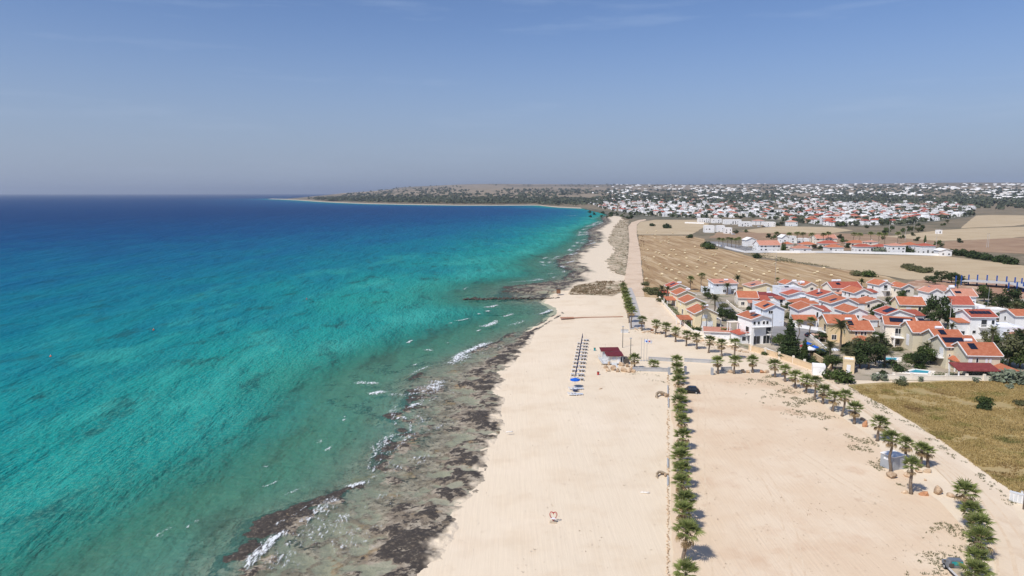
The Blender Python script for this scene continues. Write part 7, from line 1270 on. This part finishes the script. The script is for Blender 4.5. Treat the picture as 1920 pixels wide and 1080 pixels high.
# small grey flatbed pickup seen from above
p = g(1795, 1079); root = empty('pickup_truck', p, R(-4)); tag(root, 'small grey flatbed pickup with sandy load bed cut by the bottom edge', 'pickup truck')
bm = bmesh.new(); pr = [(0.2, .45), (2.0, .45), (2.05, .85), (1.85, 1.05), (1.35, 1.12), (1.05, 1.72), (.25, 1.74), (.2, 1.1)]; vs = [[bm.verts.new((sx * .80 * (1 - .10 * max(0, (z - 1.1) / .6)), y, z)) for y, z in pr] for sx in (-1, 1)]
bm.faces.new(vs[0]); bm.faces.new(vs[1][::-1])
for i in range(len(pr)): j = (i + 1) % len(pr); bm.faces.new((vs[0][i], vs[1][i], vs[1][j], vs[0][j]))
bmesh.ops.recalc_face_normals(bm, faces=bm.faces); bmesh.ops.bevel(bm, geom=bm.edges[:], offset=.06, segments=2, affect='EDGES'); me = bpy.data.meshes.new('cab'); bm.to_mesh(me); bm.free(); me.materials.append(MATS['car_grey']); put('cab', me, root)
MB().slab([(-.62, .185, 1.62), (.62, .185, 1.62), (.66, .20, 1.16), (-.66, .20, 1.16)], .02).add([(-.62, .17, 1.20), (.62, .17, 1.20), (.58, .19, 1.62), (-.58, .19, 1.62)], [(0, 1, 2, 3)]).build('rear_window', 'teal', root); MB().slab([(-.62, 1.37, 1.14), (.62, 1.37, 1.14), (.56, 1.08, 1.70), (-.56, 1.08, 1.70)], .02).build('windscreen', 'glass_dark', root)
MB().box(-.95, .95, -2.7, .12, .72, .82).build('load_bed', 'bed_sand', root)
for x0, x1, y0, y1 in ((-1.0, -.95, -2.7, .12), (.95, 1.0, -2.7, .12), (-1.0, 1.0, -2.75, -2.7)): MB().box(x0, x1, y0, y1, .70, .95).build('bed_side', 'pale_grey', root)
MB().box(-1.0, -.45, .02, .10, .96, 1.42).build('shadow_panel', 'dark_post', root); MB().box(-.42, .42, -2.7, 1.9, .45, .70).build('chassis', 'dark_post', root)  # thin dark panel stands in for the shadow square at the cab back
for sx in (-1, 1):
    for y in (1.35, -1.7): o = MB().tube([(sx * .62, y, .36), (sx * .65, y, .36), (sx * .84, y, .36), (sx * .86, y, .36)], [.30, .36, .36, .30], 16).build('wheel', 'tyre', root, True); MB().tube([(sx * .85, y, .36), (sx * .88, y, .36)], [.2, .18], 12).build('rim', 'steel', o)
    MB().box(sx * .95 - .12, sx * .95 + .12, 1.05, 1.12, 1.12, 1.30).build('mirror', 'dark_post', root); MB().box(sx * .6 - .14, sx * .6 + .14, 2.02, 2.07, .72, .88).build('headlight', 'white_plastic', root)
root = empty('information_board', g(1222.5, 625)); tag(root, 'small red-brown information board at the curved palm row', 'sign'); MB().box(-.5, .5, -.04, .04, .7, 1.4).build('panel', 'wood', root); MB().box(-.45, -.38, -.03, .03, 0, .7).box(.38, .45, -.03, .03, 0, .7).build('posts', 'dark_post', root)
root = empty('lifeguard_seat', g(1047, 551)); tag(root, 'small dark brown hut on the headland rocks', 'hut'); MB().box(-.9, .9, -.8, .8, .3, 2.2).build('body', 'wood', root); MB().slab([(-1.1, -1.0, 2.3), (1.1, -1.0, 2.3), (1.1, 1.0, 2.55), (-1.1, 1.0, 2.55)], .12).build('roof', 'dark_post', root); MB().box(-.8, .8, -.7, .7, 0, .3).build('base', 'concrete', root)

# ------------------------------------------------------------------ the air
m = bpy.data.materials.new('haze_air'); m.use_nodes = True; MATS['haze_air'] = m
n, l = m.node_tree.nodes, m.node_tree.links; n.clear()
pv = n.new('ShaderNodeVolumePrincipled'); pv.inputs['Color'].default_value = (.80, .88, 1, 1); pv.inputs['Density'].default_value = 5.5e-5; pv.inputs['Anisotropy'].default_value = .3
out = n.new('ShaderNodeOutputMaterial'); l.new(pv.outputs[0], out.inputs['Volume'])
o = MB().box(-47000, 47000, -400, 61000, -8, 330).build('haze', 'haze_air'); tag(o, 'thin pale dust haze over land and sea', 'haze', kind='stuff')
